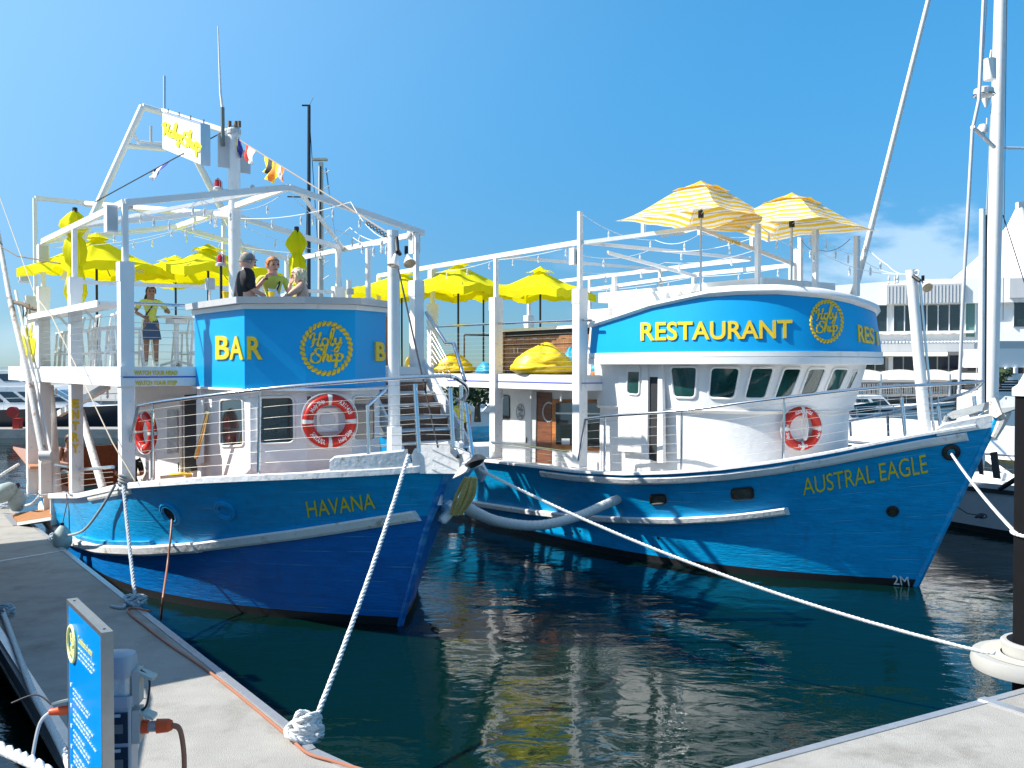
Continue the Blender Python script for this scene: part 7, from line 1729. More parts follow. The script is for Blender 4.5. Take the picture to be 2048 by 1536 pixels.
for k in range(4):
    z1 = ph_-.37-.23*k
    mb = MB(); mb.box((.0,-.106,z1-.105), (.19,.014,.20)); dd = part(mb, 'breaker_cover', PDK, ped)
    mb = MB(); mb.box((.02,-.118,z1-.02), (.045,.012,.02)); part(mb, 'catch', GREYW, dd)
    mb = MB(); mb.box((-.0,-.112,z1-.11), (.12,.01,.06)); part(mb, 'meter', mat('meter_face', (.16,.16,.15), .4), dd)
for s_, z0 in ((1, .88), (1, 1.14)):
    mb = MB(); mb.box((s_*.145,-.02,z0), (.055,.13,.22)); so = part(mb, 'socket_box', mat('beige_plastic', (.50,.48,.42), .5), ped)
    mb = MB(); mb.slab([V(.17,-.08,z0+.10),V(.27,-.09,z0+.06),V(.28,.02,z0+.06),V(.17,.03,z0+.10)], (0,0,1), .02); part(mb, 'flap', mat('clear_flap', (.5,.5,.42), .2), so)
mb = MB(); mb.cyl((.175,-.02,.86), .045, .05, 16, ax=(1,0,0)); part(mb, 'socket_ring', ORNG, ped)
mb = MB(); mb.cyl((.225,-.02,.86), .036, .06, 16, ax=(1,0,0)); part(mb, 'plug_clear_body', mat('clear_plastic', (.45,.43,.42), .1, trans=.3), ped)
mb = MB(); mb.tube([(.285,-.02,.86),(.37,-.02,.862),(.40,-.02,.862)], [.048,.044,.032], 16); part(mb, 'orange_plug', ORNG, ped)
mb = MB(); mb.tube(smooth_path([V(.40,-.02,.86), V(.46,-.02,.82), V(.49,-.03,.60), V(.47,-.06,.30), V(.44,-.12,.02), V(.30,-.5,.02)], 6), .020, 10); part(mb, 'power_lead', CABLEB, ped, smooth=True)
mb = MB(); mb.tube(smooth_path([V(.17,-.03,1.24), V(.24,-.05,1.18), V(.22,-.05,1.02), V(.17,-.03,.97)], 5), .009, 6); part(mb, 'water_lead', BLACK, ped, smooth=True)
# left hand side: a second plug with its grey cable looping off the sign
lp = empty('shore_plug', at(118, 1424, 6.35), 0, 'small orange plug with grey lead sticking out left of the blue sign', 'plug')
mb = MB(); mb.tube([(-.06,0,0),(.02,.0,.01),(.10,.02,.015)], [.022,.03,.03], 12); part(mb, 'orange_plug', ORNG, lp, smooth=True)
mb = MB(); mb.slab([V(-.03,-.04,.075),V(.12,-.04,.11),V(.14,.05,.10),V(-.02,.05,.06)], (0,0,1), .015); part(mb, 'flap', MATS['clear_flap'], lp)
mb = MB(); mb.tube(smooth_path([V(-.06,0,0), V(-.13,-.02,-.10), V(-.15,-.1,-.45), V(-.08,-.2,-.82)], 6), .011, 8); part(mb, 'grey_lead', GREYW, lp, smooth=True)
mb = MB(); mb.tube(smooth_path([V(-.05,.0,.05), V(-.18,.05,.10), V(-.32,.0,.06)], 6), .006, 6); part(mb, 'black_lead', BLACK, lp, smooth=True)
# pile with its white cap and the pontoon's guide ring
pc = at(2077, 1310, 10.2); PR_ = .25; zt_ = at(2060, 789, 10.0).z; zc2 = at(2060, 738, 10.0).z
pile = empty('mooring_pile', V(pc.x, pc.y, 0), 0, 'black mooring pile with white conical cap at the right edge', 'pile')
mb = MB(); mb.tube([(0,0,-.5),(0,0,zt_)], PR_, 28); part(mb, 'pile_sleeve', mat('black_pile_sleeve', (.006,.006,.007), .75, spec=.15, var=.2, vscale=4, bump=.2, bscale=8), pile, smooth=True)
mb = MB(); mb.lathe([(PR_+.03,-.02),(PR_+.03,.06),(PR_*.9,.10),(PR_*.45,zc2-zt_+.06),(.001,zc2-zt_+.10)], (0,0,zt_), 28); part(mb, 'pile_cap', WHITE, pile, smooth=True)
ringm = mat('ring_hdpe', (.42,.41,.38), .5, var=.05)
lp_ = empty('mooring_rope', V(pc.x, pc.y, at(2034,1068,10.15).z), 0, 'white rope loop round the black pile where the bow line ends', 'rope'); strands([V((PR_+.02)*math.cos(a*PI/12), (PR_+.02)*math.sin(a*PI/12), .012*math.sin(a*.3)) for a in range(25)], .02, lp_, ROPEF)
gr = empty('pile_guide', V(pc.x, pc.y, DZ), 0, 'pale oval pile guide hoop round the black pile', 'pile guide')
rows_o = [(.78,.0),(.80,.06),(.78,.12),(.56,.13),(.54,.10)]
mb = MB(); mb.grid([[V(r*math.cos(2*PI*j/40)*1.0, r*math.sin(2*PI*j/40)*.92, z) for j in range(40)] for r, z in ((.60,-.02),(.66,-.03),(.68,.04),(.66,.13),(.55,.13),(.55,-.02),(.60,-.02))], close=True); part(mb, 'hoop', ringm, gr, smooth=True, ang=40)
mb = MB(); mb.grid([[V(.01+r*math.cos(2*PI*j/36), r*math.sin(2*PI*j/36), z) for j in range(36)] for r, z in ((.36,.13),(.38,.26),(.36,.28),(.32,.28),(.30,.13))], close=True); part(mb, 'collar', ringm, gr, smooth=True, ang=40)
mb = MB(); mb.grid([[V(r*math.cos(2*PI*j/36), r*math.sin(2*PI*j/36), .135) for j in range(36)] for r in (.56,.37)][::-1], close=True); part(mb, 'hoop_deck', mat('beige_deck', (.50,.47,.40), .6), gr)
mb = MB(); mb.bar((.3,-.5,.05), (.5,-1.6,.0), .5, .08); part(mb, 'bracket', ALU, gr)

# ------------------------------------------------------------------ a generic moored motor yacht
def yacht(name, fr, L, B, fb, hullm, levels, label, cat='yacht', group=None, rail=True, bowrise=.5, win=True, stripe=None, antifoul=BLACK):
    """levels: (x_aft, x_front, half_width, z0, z1, rake, window 0/1). bow at the frame origin."""
    u = empty(name, fr.o, fr.rz, label, cat, group)
    def hb(x, f): q = min(-x/(L*.42), 1); return max(B/2*(1-(1-q)**2.1)*(.78+.22*f), .02)
    zs = lambda x: fb+bowrise*max(0, 1+x/(L*.55))**1.5
    for sd in (-1, 1):
        mb = MB(); rows = []
        for i in range(25):
            t = (i/24)**1.3; row = []
            for f in (-.15, .0, .12, .5, .75, 1.0):
                z = zs(-L*t)*f; x = -L*t+(.9*f*fb*.5 if i == 0 else .45*f*fb*max(0,1-t*3)); row.append(V(x, sd*hb(-L*t, max(f,0))*(1 if i else 0)+0, z))
            rows.append(row)
        mb.grid(rows if sd < 0 else [r[::-1] for r in rows])
        mb.m = [1 if (k % 5) < 2 else 0 for k in range(len(mb.f))] if sd < 0 else [1 if (k % 5) > 2 else 0 for k in range(len(mb.f))]
        part(mb, 'hull_side', [hullm, antifoul], u, smooth=True, ang=40)
        if stripe:
            mb = MB(); rr = []
            for i in range(25): t = (i/24)**1.3; z = zs(-L*t)*.86; x = -L*t+(.45*.86*fb*max(0,1-t*3)); y = sd*(hb(-L*t,.86)*(1 if i else 0)+.02); rr.append([V(x,y,z-.05),V(x,y,z+.05)])
            mb.grid(rr); part(mb, 'hull_stripe', stripe, u)
    mb = MB(); mb.grid([[V(-L*t+.1, -hb(-L*t,1)+.02, zs(-L*t)-.03), V(-L*t+.1, hb(-L*t,1)-.02, zs(-L*t)-.03)] for t in [0.02]+[i/12 for i in range(1,13)]]); part(mb, 'deck', WHITE, u)
    mb = MB(); mb.box((-L+.02,0,fb*.45), (.06, B*.98, fb*1.05)); part(mb, 'transom', hullm, u)
    for (xa_, xf, hw, z0, z1, rk, wn) in levels:
        mb = MB(); vs = [(xa_,-hw,z0),(xf,-hw*.85,z0),(xf,hw*.85,z0),(xa_,hw,z0),(xa_+.15,-hw*.9,z1),(xf-rk,-hw*.75,z1),(xf-rk,hw*.75,z1),(xa_+.15,hw*.9,z1)]
        mb.add(vs, [(0,3,2,1),(4,5,6,7),(0,1,5,4),(1,2,6,5),(2,3,7,6),(3,0,4,7)]); sup = part(mb, 'cabin', WHITE, u)
        if wn:
            A0, A1, B0, B1 = Vector(vs[0]), Vector(vs[1]), Vector(vs[4]), Vector(vs[5]); n_ = max(2, int(abs(xf-xa_)/1.1))
            for sd in (-1, 1):
                for k in range(n_):
                    a = (k+.12)/n_; b = (k+.90)/n_; 
                    q = [A0.lerp(A1,a).lerp(B0.lerp(B1,a),.35), A0.lerp(A1,b).lerp(B0.lerp(B1,b),.35), A0.lerp(A1,b).lerp(B0.lerp(B1,b),.80), A0.lerp(A1,a).lerp(B0.lerp(B1,a),.80)]
                    q = [V(p.x, sd*(abs(p.y)+.012), p.z) for p in q]; q = q if sd < 0 else q[::-1]
                    mb = MB(); mb.slab(q, (0,sd,.1), .02); part(mb, 'window', GLASS, sup)
            C0, C1, D0, D1 = [Vector(vs[i]) for i in (1,2,5,6)]
            for k in range(3):
                a = (k+.08)/3; b = (k+.92)/3; q = [C0.lerp(C1,a).lerp(D0.lerp(D1,a),.3)+V(.015,0,0), C0.lerp(C1,b).lerp(D0.lerp(D1,b),.3)+V(.015,0,0), C0.lerp(C1,b).lerp(D0.lerp(D1,b),.85)+V(.015,0,0), C0.lerp(C1,a).lerp(D0.lerp(D1,a),.85)+V(.015,0,0)]
                mb = MB(); mb.slab(q, (1,0,.3), .02); part(mb, 'windscreen', GLASS, sup)
    if rail:
        for sd in (-1, 1):
            T = [V(-L*t+.1, sd*(hb(-L*t,1)-.08)*(1 if t > .01 else .1), zs(-L*t)+.62) for t in [0,.04,.1,.2,.3,.42,.55,.7]]
            mb = MB(); mb.tube(T, .018, 6); part(mb, 'hand_rail', STEEL, u, smooth=True); mb = MB(); mb.tube([p-V(0,0,.3) for p in T], .009, 5); part(mb, 'rail_wire', STEEL, u)
            for p in T[1:]: mb = MB(); mb.tube([p, p-V(0,0,.62)], .014, 5); part(mb, 'stanchion', STEEL, u)
    return u
# navy yacht in the left berth, mostly outside the picture; its unseen upper decks are shaped to shade the pontoon
LB = Frame(-8.0+.61*4.9, 9.45-.792*4.9+.35, .61, -.792)
yacht('motor_yacht', LB, 15, 4.4, 1.5, NAVY, [(-13,-3.9,1.9,1.3,3.1,1.2,1),(-13.3,-4.7,2.1,3.1,3.2,.2,0),(-12.4,-4.9,1.75,3.2,3.75,.8,1),(-13.3,-4.3,1.35,4.08,4.15,.3,0)], 'navy hulled motor yacht just left of the pontoon, only a sliver in view')
lby = [o for o in bpy.data.objects if o.get('label','').startswith('navy hulled')][0]
for x in (-12.8, -9, -5.6):
    for sd in (-1, 1): mb = MB(); mb.tube([(x, sd*1.6, 3.7), (x, sd*1.25, 4.1)], .05, 8); part(mb, 'top_post', WHITE, lby)
mb = MB(); mb.slab([V(-12.9,-1.2,3.74),V(-12.9,-1.2,4.07),V(-5.0,-1.2,4.07),V(-5.0,-1.2,3.74)], (0,-1,0), .02); part(mb, 'clears', mat('canvas_clears', (.5,.5,.48), .6), lby)  # unseen side screen, sized along with the top for the shade
# far side of the basin, left
fy = Frame(*(at(38, 857, 56).xy), 1, .15)
yacht('motor_yacht', fy, 13, 4, 1.9, WHITE, [(-11,-3.5,1.6,1.8,3.3,1.6,1),(-10,-5,1.3,3.3,4.6,1.0,1)], 'white motor yacht with its bow pointing right at the far left')
fy2 = Frame(*(at(300, 862, 54).xy), 1, .06)
yacht('motor_yacht', fy2, 17, 4.6, 1.35, mat('charcoal_gelcoat', (.03,.035,.045), .2, var=.1), [(-15,-3,1.9,1.3,2.6,2.2,1),(-13,-6,1.6,2.6,3.5,1.4,1)], 'long black hulled motor yacht seen under the HAVANA upper deck', bowrise=.3)
fy3 = Frame(*(at(75, 830, 78).xy), 1, -.05)
BLW = mat('blue_shaded_white', (.62,.66,.70), .4)  # one even white with a blue tint for the far hull
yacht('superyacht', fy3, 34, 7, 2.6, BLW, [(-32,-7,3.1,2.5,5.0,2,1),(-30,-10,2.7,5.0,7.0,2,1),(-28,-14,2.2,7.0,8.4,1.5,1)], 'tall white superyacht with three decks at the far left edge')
mb = MB(); mb.box(V(-32, 50.5, .2), (26, 2, .5)); mb.build('walkway', CONC, kind='structure')
dr_ = empty('locker', V(at(35,838,50).x, 50, .40), 0, 'red locker with a round red drum on top by the far left yacht', 'locker')
mb = MB(); mb.box((0,0,.1), (.34,.4,1.0)); part(mb, 'box', mat('red_paint', (.5,.03,.02), .5), dr_); mb = MB(); mb.cyl((0,-.3,.95), .28, .3, 18, ax=(0,-1,0)); part(mb, 'drum', MATS['red_paint'], dr_)
# rusty boom of a neighbouring boat, nearest at the left edge
bm1 = empty('derrick_boom', H.w(*H.ony(2,470,-3.1)), 0, 'rust streaked white derrick boom leaning at the left edge of the HAVANA', 'boom'); bo = bm1.location
ps = [H.w(*H.ony(-6,455,-3.1)), H.w(*H.ony(20,600,-3.12)), H.w(*H.ony(55,745,-3.1)), H.w(*H.ony(90,925,-3.0))]
mb = MB(); mb.tube([p-bo for p in ps], [.05,.055,.065,.075], 12); part(mb, 'boom_tube', RUST, bm1, smooth=True)
mb = MB(); mb.tube([ps[1]-bo+V(.12,0,.2), ps[3]-bo+V(.14,0,.1)], .03, 8); part(mb, 'boom_pipe', WHITE, bm1, smooth=True)
mb = MB(); mb.tube(smooth_path([H.w(*H.ony(22,603,-3.05))-bo, H.w(*H.ony(45,608,-3.0))-bo, H.w(*H.ony(62,616,-2.9))-bo, H.w(*H.ony(78,618,-2.8))-bo], 4), .045, 8); part(mb, 'lashing', CHAIN, bm1, smooth=True)
for px, py in ((45,640),(52,632),(58,640)): mb = MB(); mb.tube(smooth_path([H.w(*H.ony(px,608,-2.95))-bo, H.w(*H.ony(px+2,py-10,-2.95))-bo, H.w(*H.ony(px-2,py,-2.95))-bo], 3), .014, 6); part(mb, 'lashing_tail', CHAIN, bm1)
mb = MB(); mb.tube([H.w(*H.ony(92,912,-3.0))-bo-V(.1,0,0), H.w(*H.ony(92,912,-3.0))-bo+V(.12,0,0)], .10, 14); part(mb, 'winch_drum', GREYW, bm1, smooth=True)
line_thing('stay_wire', [H.w(*H.ony(0,492,-3.1)), H.w(*H.ony(34,512,-3.0)), H.w(*H.ony(120,527,-2.8))], .014, CHAIN, 'short rusty wire from the leaning boom toward the furled umbrella', 'rigging')
line_thing('stay_wire', [H.w(*H.ony(-4,385,-3.1)), H.w(*H.ony(70,590,-3.05)), H.w(*H.ony(102,632,-3.1))], .009, MATS['hemp_line'], 'thin wire descending from the left edge to the ledge counter', 'rigging')
# masts beyond the boats
def mast_thing(x, y0, y1, Y, r, m, label, kind='mast'):
    b = at(x[1], y1, Y); t = at(x[0], y0, Y); u = empty('yacht_mast', b, 0, label, 'mast'); mb = MB(); mb.tube([V(0,0,0), t-b], [r, r*.7], 10); part(mb, 'spar', m, u, smooth=True); return u, b, t
CARB = mat('carbon_spar', (.03,.035,.045), .35, var=.05)
u, b, t = mast_thing((618,617), 212, 860, 34, .085, CARB, 'tall dark mast rising behind the HAVANA bar, with thin shrouds')
for px in (604, 634):
    mb = MB(); mb.tube([t-b-V(0,0,.2), at(px if px < 610 else 660, 860, 34)-b], .012, 4); part(mb, 'shroud', CHARC, u)
for yy in (395, 690): mb = MB(); q = at(617, yy, 34)-b; mb.tube([q-V(.75,0,-.03), q+V(.55,0,0)], .025, 6); part(mb, 'spreader', CARB, u)
mb = MB(); mb.tube([t-b, t-b+V(.15,0,.3)], .01, 4); mb.box(t-b+V(-.1,0,.02), (.3,.05,.05)); part(mb, 'wind_vane', BLACK, u)
u, b, t = mast_thing((642,640), 325, 860, 30, .11, mat('off_white_spar', (.5,.49,.46), .5), 'off white mast with black ladder track and steps right of the dark mast')
mb = MB(); q0, q1 = at(641,333,29.85)-b, at(640,520,29.85)-b; mb.bar(q0, q1, .13, .04); part(mb, 'black_track', BLACK, u)
mb = MB(); mb.box(at(640,319,30)-b, (.45,.25,.06)); part(mb, 'mast_crane', GREYW, u)
for k in range(9):
    mb = MB(); q = at(648, 345+30*k, 29.8)-b; mb.tube([q-V(.03,0,.06), q+V(.16,0,.06)], .016, 5); part(mb, 'mast_step', WHITE, u)
mb = MB(); mb.tube([at(652,335,30)-b, at(720,860,30)-b], .02, 5); part(mb, 'shroud', STEEL, u)
# ------------------------------------------------------------------ shore, marina building at right
mb = MB(); mb.box((60, 112, .3), (260, 74, 1.4)); mb.build('quay', CONC, kind='structure')
BY = 74.0
BW_ = mat('building_white', (.84,.83,.81), .6, var=.03, vscale=.5); BG = mat('building_grey', (.50,.51,.52), .6, var=.06, vscale=.6, stretch=(6,1,.2)); BGL = mat('building_glass', (.015,.03,.035), .05, var=.8, vscale=.35, spec=.8, coat=.5); CREAM = mat('cream_awning', (.66,.62,.50), .7, var=.05)
bld = empty('marina_building', at(1850, 760, BY), 0, 'long white two storey marina building with strip windows behind the AUSTRAL EAGLE bow', 'building'); BO = bld.location.copy()
AL = math.atan(.38); AXF = (V(math.cos(AL), -math.sin(AL), 0), V(math.sin(AL), math.cos(AL), 0), V(0,0,1))   # the facade is turned a little to the left
PREF = at(1850, 732, BY); PREF.z = 0
def fac(px, off=0):
    d = ray(px, 732); d = V(d.x, d.y, 0); P0 = PREF + AXF[1]*off; k = P0.dot(AXF[1])/d.dot(AXF[1]); return d*k
zrow = lambda py: at(1850, py, BY).z
def pb_box(px0, py0, px1, py1, Y, dep, name, m, root=bld, O=BO, base=None):
    if root is bld:
        a = fac(px0, Y-BY); b = fac(px1, Y-BY); z0, z1 = zrow(py0), zrow(py1); c = (a+b)/2 + AXF[1]*(dep/2); c.z = (z0+z1)/2
        mb = MB(); mb.box(c-O, ((b-a).length, dep, abs(z0-z1)), AXF); return part(mb, name, m, root)
    a = at(px0, py0, Y); b = at(px1, py1, Y); mb = MB(); mb.box(V((a.x+b.x)/2, Y+dep/2, (a.z+b.z)/2)-O, (abs(b.x-a.x), dep, abs(a.z-b.z))); return part(mb, name, m, root)
w1_ = pb_box(1500, 608, 2160, 880, BY+.6, 14, 'wall', BW_)
a = [V(fac(x).x, fac(x).y, zrow(y)) for x, y in ((1500,574),(1660,566),(1840,558),(2160,562))]
for i in range(3):
    p, q = a[i], a[i+1]; zb_ = zrow(608); mb = MB(); vs = [V(p.x,p.y,zb_),V(q.x,q.y,zb_),q,p]; mb.slab([v-BO for v in vs], -AXF[1], 13); part(mb, 'parapet', BW_, bld)
pb_box(1772, 569, 1928, 607, BY-.25, .24, 'grey_panel', BG); pb_box(2018, 562, 2160, 600, BY-.25, .24, 'grey_panel', BG)
for i in range(22): pb_box(1776+7*i, 571, 1777+7*i, 606, BY-.29, .04, 'panel_rib', BG)
def win_row(x0, x1, n, y0, y1, m=BGL):
    w = (x1-x0)/n
    for i in range(n): o = pb_box(x0+w*i+1.4, y0, x0+w*(i+1)-1.4, y1, BY+.52, .07, 'window', m); 
    for i in range(n+1): pb_box(x0+w*i-.9, y0, x0+w*i+.9, y1, BY+.42, .17, 'mullion', BW_)
win_row(1660, 1774, 5, 609, 661); win_row(1786, 1920, 6, 610, 661); win_row(1930, 1950, 1, 608, 674, mat('pale_green_glass', (.10,.22,.19), .1, coat=.5)); win_row(2026, 2110, 3, 605, 655)
win_row(1640, 1772, 6, 711, 748); win_row(1784, 1920, 6, 711, 748, mat('deep_blue_glass', (.01,.015,.04), .06, coat=.5)); win_row(1926, 1950, 1, 711, 760)
pb_box(1640, 662, 1948, 667, BY-.1, .6, 'window_sill', BW_); pb_box(1640, 686, 1948, 704, BY-1.2, 1.7, 'canopy_fascia', BG); 
for i in range(44): pb_box(1652+7*i, 682.5, 1655.5+7*i, 685.5, BY-1.25, 1.8, 'canopy_rib', BW_)
mb = MB(); f0, f1, g0_, g1_ = fac(1705,-1.2), fac(1895,-1.2), fac(1705,-2.4), fac(1895,-2.4); f0.z = f1.z = zrow(704.5); g0_.z = g1_.z = zrow(712); mb.slab([v-BO for v in (f0,f1,g1_,g0_)][::-1], (0,-.5,1), .08); part(mb, 'awning', CREAM, bld)
for px in (1777, 1925, 1700): pb_box(px, 704, px+9, 760, BY-1.0, .4, 'column', BW_)
pb_box(1640, 752, 2160, 790, BY-3.2, 3.4, 'terrace', mat('terrace_grey', (.42,.42,.42), .7))
# terrace sails and balustrade
for k, (x0, x1) in enumerate(((1690,1762),(1760,1840),(1838,1900),(1898,1946))):
    sl = empty('shade_sail', at((x0+x1)/2, 760, BY-5), 0, ['cream shade sail on the terrace beside the wheelhouse','cream shade sail on the terrace left of the leaning pole','cream shade sail on the terrace right of the leaning pole','cream shade sail on the terrace beside the tall mast'][k], 'shade sail', 'shade sails on the marina terrace'); so = sl.location
    mb = MB(); rows = []
    for i in range(7):
        t = i/6; x = x0+(x1-x0)*t; hgt = 748+3*math.sin(PI*t)*-1; rows.append([at(x, 752-3*math.sin(PI*t), BY-3.6)-so, at(x, 744-5*math.sin(PI*t), BY-5.5)-so, at(x, 761-2*math.sin(PI*t), BY-7.5)-so])
    mb.grid(rows); part(mb, 'sail_cloth', CREAM, sl, smooth=True)
    for x in (x0+2, x1-2): mb = MB(); mb.tube([at(x,748,BY-7.4)-so, at(x,792,BY-7.4)-so], .09, 8); part(mb, 'sail_post', BW_, sl)
bl = empty('balustrade', at(1800, 790, BY-4), 0, 'white balustrade with close uprights along the marina terrace', 'balustrade')
mb = MB(); mb.bar(at(1690,766,BY-4)-bl.location, at(1960,766,BY-4)-bl.location, .12, .10); part(mb, 'top_rail', BW_, bl)
rg = rnd.Random(3)
for i in range(58):
    x = 1692+4.6*i; m_ = (BW_, GREYW, mat('rust_brown', (.22,.10,.06), .7), BLACK)[rg.choice((0,0,1,2,3))]; mb = MB(); mb.bar(at(x,767,BY-4)-bl.location, at(x,788,BY-4)-bl.location, .07, .07); part(mb, 'upright', m_, bl)
# conical tensile roof
cr = empty('tensile_roof', at(2040, 560, BY-2), 0, 'white conical tensile roof rising above the building at the right edge', 'roof'); co_ = cr.location
pk = at(2040, 412, BY+4); mb = MB(); rows = []
for i in range(9):
    t = i/8; row = []
    for j in range(24):
        a = 2*PI*j/24; rr = .25+7.2*t**1.15*(1-.10*abs(math.sin(2*a))*t); row.append(V(pk.x+rr*math.cos(a), pk.y+rr*.8*math.sin(a), pk.z-(pk.z-at(2000,585,BY).z)*t**.78)-co_)
    rows.append(row)
mb.grid(rows, close=True); part(mb, 'membrane', BW_, cr, smooth=True); mb = MB(); mb.box(pk+V(0,0,.05)-co_, (.5,.5,.5)); part(mb, 'peak_cap', GREYW, cr)
# terraces at the far right
tr_ = empty('terrace_block', at(2030, 760, 60), 0, 'white stepped terraces with a dark grille left of the black pile', 'building'); TO = tr_.location.copy()
for (x0,y0,x1,y1,dp,m) in ((1988,697,2200,735,4,BW_),(1996,735,2200,747,5,DARKIN),(1988,747,2200,760,4,BW_),(1990,760,2036,783,4,DARKIN),(1988,783,2200,860,5,BW_),(1992,682,2060,697,.3,GREYW)):
    pb_box(x0,y0,x1,y1,60,dp,'terrace_tier',m,tr_,TO)
for k in range(4): pb_box(1992, 763+5*k, 2034, 764.5+5*k, 59.9, .1, 'grille_bar', BW_, tr_, TO)
for x in (2012, 2030, 2052): pb_box(x, 735, x+6, 747, 59.8, .3, 'column', BW_, tr_, TO)
# palm and bush clumps
LEAF = mat('dark_foliage', (.05,.085,.03), .8, var=.35, vscale=2)
def shrub(p, r, h, n, label, name='bush', m=LEAF):
    u = empty(name, p, 0, label, 'bush' if name == 'bush' else 'tree'); rg = rnd.Random(int(p.x*10)); mb = MB()
    for i in range(n):
        a = rg.uniform(0,6.28); q = rg.random()**.5; z = h*(.25+.75*rg.random()); rr = r*q*(1-.5*(z/h-.4)**2); c = V(rr*math.cos(a), rr*math.sin(a), z); s_ = r*rg.uniform(.10,.22); d1 = V(rg.uniform(-1,1),rg.uniform(-1,1),rg.uniform(-1,1)).normalized()*s_; d2 = d1.orthogonal().normalized()*s_*.5
        mb.add([c-d1, c+d2, c+d1, c-d2], [(0,1,2,3)])
    o = part(mb, 'foliage', m, u); mb = MB(); mb.tube([(0,0,-.2),(0,0,h*.5)], [.16,.08], 8); part(mb, 'trunk', mat('bark', (.12,.09,.06), .9), u)
for (px, py, Y, r, h, lb) in ((930, 800, 42, .8, 1.9, 'dark tree seen through the gap behind the stairs, the left one'), (955, 805, 42, .8, 2.2, 'dark tree right of the other one behind the stairs'), (905, 812, 45, .6, 1.3, 'low dark bush at the left of the gap behind the stairs'), (2004, 752, 58.5, .6, .6, 'green bush on the white terrace at the far right'), (1998, 760, 58, .5, .8, 'small palm tuft beside the tall mast foot')):
    p = at(px, py, Y); p.z -= h*.3; shrub(p, r, h, 420, lb)
hut = empty('boathouse', at(960, 860, 47), 0, 'small white gabled boathouse behind the crew member in yellow', 'boathouse'); ho_ = hut.location
for k, x in enumerate((-1.3, 1.3)):
    mb = MB(); mb.prism([(-1.2,0),(1.2,0),(0,1.3)], 0, 4); mb.v = [(v[0]+x, v[2], v[1]+.9) for v in mb.v]; part(mb, 'gable_roof', BW_, hut)
mb = MB(); mb.box((0,2,0), (5,3.8,1.8)); part(mb, 'wall', BW_, hut)
# boats beyond the foredeck of the AUSTRAL EAGLE
for i, (px, py, Y, L, hd, lb) in enumerate(((1800, 838, 40, 9, (.9,-.3), 'white open motorboat beyond the leaning pole, bow to the right'), (1905, 850, 34, 10, (.8,-.45), 'white motorboat with a low cabin left of the tall mast'), (1735, 812, 55, 10, (.95,-.1), 'small white motorboat beside the wheelhouse windows'), (1890, 808, 56, 10, (1,-.1), 'white cruiser under the cream shade sails'), (1080, 850, 60, 11, (1,.1), 'white motorboat seen behind the AUSTRAL EAGLE lower cabin'), (1010, 838, 66, 10, (-1,.1), 'white motorboat far off in the gap between the two trawlers'))):
    p = at(px, py, Y); f = Frame(p.x, p.y, *hd)
    yacht('motorboat', f, L, 3, 1.15 if Y < 50 else 1.3, WHITE if i != 2 else mat('teal_hull', (.01,.10,.11), .2), [(-L*.75,-L*.3,1.1,1.1,2.0,.8,1)], lb, 'motorboat', 'small white boats across the basin', bowrise=.35, stripe=NAVY if i % 2 else None)
pk_ = empty('canvas_cover', at(1752, 846, 30), 0, 'olive canvas cover hanging on the far guard rail beside the wheelhouse', 'cover')
mb = MB(); mb.box((0,0,0), (.95,.05,.22)); part(mb, 'cloth', mat('olive_canvas', (.14,.12,.05), .8), pk_)
# far pontoon
mb = MB(); mb.box(V(16, 31, .3), (26, 1.8, .4)); mb.build('walkway', CONC, kind='structure')
# ------------------------------------------------------------------ sailing yacht berthed beyond the AUSTRAL EAGLE
SF = Frame(15.1, 15.7, .42, -.907)
sy_ = yacht('sailing_yacht', SF, 17, 4.4, 1.15, mat('pearl_hull', (.60,.62,.64), .25), [(-13.5,-5.2,1.35,1.1,1.75,1.6,1),(-12.5,-7.0,1.3,1.75,2.25,.9,0)], 'white sailing yacht with a tall white mast berthed beyond the AUSTRAL EAGLE bow', 'sailing yacht', stripe=BLACK, bowrise=.25)
mb_, mt_ = at(1979, 880, 20.3), at(2003, -60, 20.3); I3 = SF.I
ms = MB(); ms.tube([I3 @ mb_, I3 @ mt_], [.155,.125], 18); mst = part(ms, 'mast', WHITE, sy_, smooth=True)
S = lambda px, py, Y=20.0: I3 @ at(px, py, Y)
def spart(pts, r, name, m, n=10, **k): mb = MB(); mb.tube(pts, r, n); return part(mb, name, m, sy_, smooth=True, **k)
spart([S(1988,294,20.1), S(1966,272,19.8), S(1945,254,19.5)], .045, 'spreader', WHITE); spart([S(2003,296,20.4), S(2060,297,20.8)], .03, 'spreader', WHITE)
spart([S(1969,-40), S(1958,200,19.6), S(1945,260,19.5), S(1926,600,19.8), S(1918,790,19.9)], .035, 'furled_stay', GREYW); spart([S(1977,-40), S(1962,180,19.7), S(1946,254,19.5)], .012, 'shroud', GREYW, 5)
spart([S(1990,60,20.1),S(1974,400,20.1),S(1950,795,20.1)], .010, 'shroud', GREYW, 5); spart([S(2006,430,20.2), S(2060,600,20.4)], .012, 'shroud', CHARC, 5)
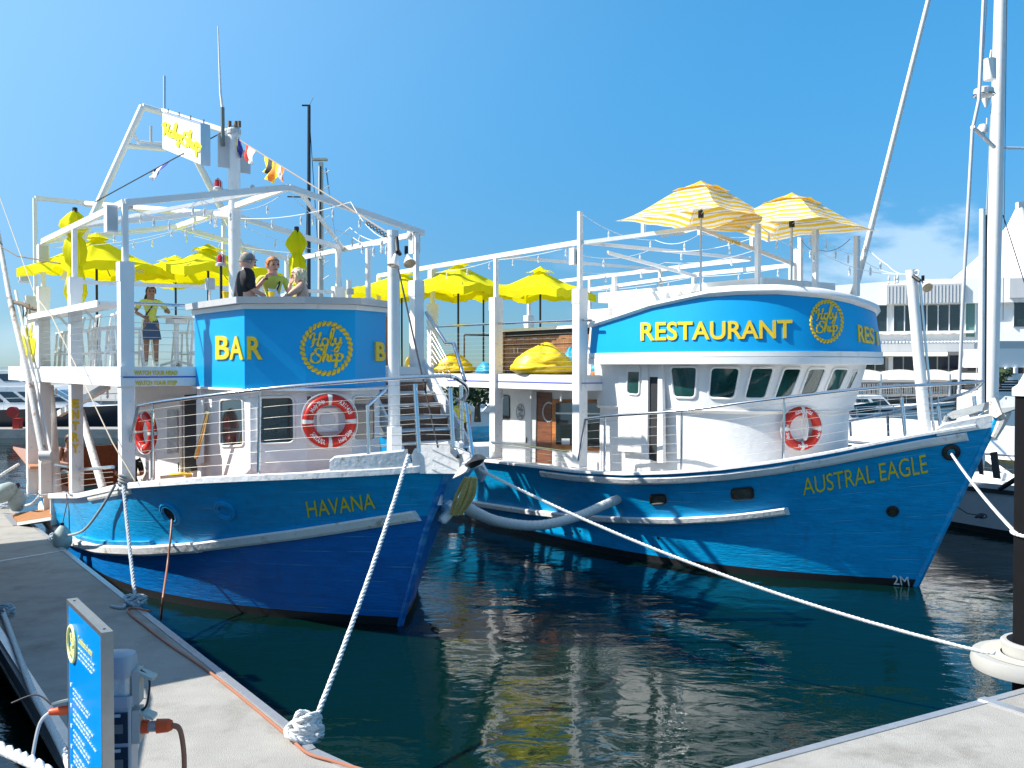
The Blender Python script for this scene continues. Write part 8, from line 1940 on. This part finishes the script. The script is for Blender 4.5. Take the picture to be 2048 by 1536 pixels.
spart([S(1965,418,20), S(1962,840,20)], .062, 'whisker_pole', WHITE); spart([S(1973,430,20), S(1971,820,20)], .02, 'halyard', BLACK, 5); spart([S(2014,-20), S(2006,640)], .007, 'halyard', CHARC, 4)
mb = MB(); p = S(1980,118,19.9); q = S(1980,160,19.9); mb.tube([q, p], .12, 16); part(mb, 'radar_reflector', WHITE, mst, smooth=True)
mb = MB(); mb.lathe([(.001,-.09),(.17,-.08),(.20,-.02),(.19,.06),(.10,.10),(.001,.11)], S(1968,184,19.9), 18); part(mb, 'radar_dome', WHITE, mst, smooth=True)
mb = MB(); mb.torus(S(1968,190,19.9), .21, .018, 24, 6); part(mb, 'radar_bracket', STEEL, mst)
mb = MB(); mb.lathe([(.04,-.1),(.10,-.07),(.11,.02),(.07,.09),(.001,.11)], S(1966,258,19.8), 16); part(mb, 'satellite_dome', WHITE, mst, smooth=True)
mb = MB(); mb.lathe([(.02,-.09),(.09,.09),(.001,.09)], S(1972,206,19.8), 12); part(mb, 'deck_light', WHITE, mst)
spart([S(1974,236,19.9), S(1973,262,19.9)], .014, 'aerial', WHITE, 6); spart([S(1983,100,19.9), S(1980,118,19.9)], .02, 'aerial', WHITE, 6)
for q in (((1980,905),(1993,903),(2000,958),(1986,956)), ((1952,905),(1962,906),(1966,950),(1958,948))):
    P = [S(x, y, 19.6) for x, y in q]; mb = MB(); mb.slab(P[::-1], (0,-1,0), .03); part(mb, 'cockpit_window', BLACK, sy_)
mb = MB(); mb.lathe([(.001,-.3),(.16,-.28),(.2,0),(.16,.28),(.001,.3)], S(1950,915,19.8), 16); part(mb, 'fender', WHITE, sy_, smooth=True)
mb = MB(); mb.tube([S(2000,978,19.2), S(2048,948,18.6)], .05, 10); part(mb, 'winch_handle', BLACK, sy_)
mb = MB(); 
for k in range(5): mb.torus(S(1955+3*k,1032,19.5), .06+.02*(k%2), .014, 12, 6, (.3*k-.6,-.4,1))
part(mb, 'hanging_line', CHARC, sy_)
mb = MB(); mb.tube([S(1908,1010,20.2), S(1935,1027,19.9), S(1955,1030,19.7)], .012, 6); part(mb, 'hanging_cord', CHARC, sy_)
ped.scale = (.86, .9, 1)
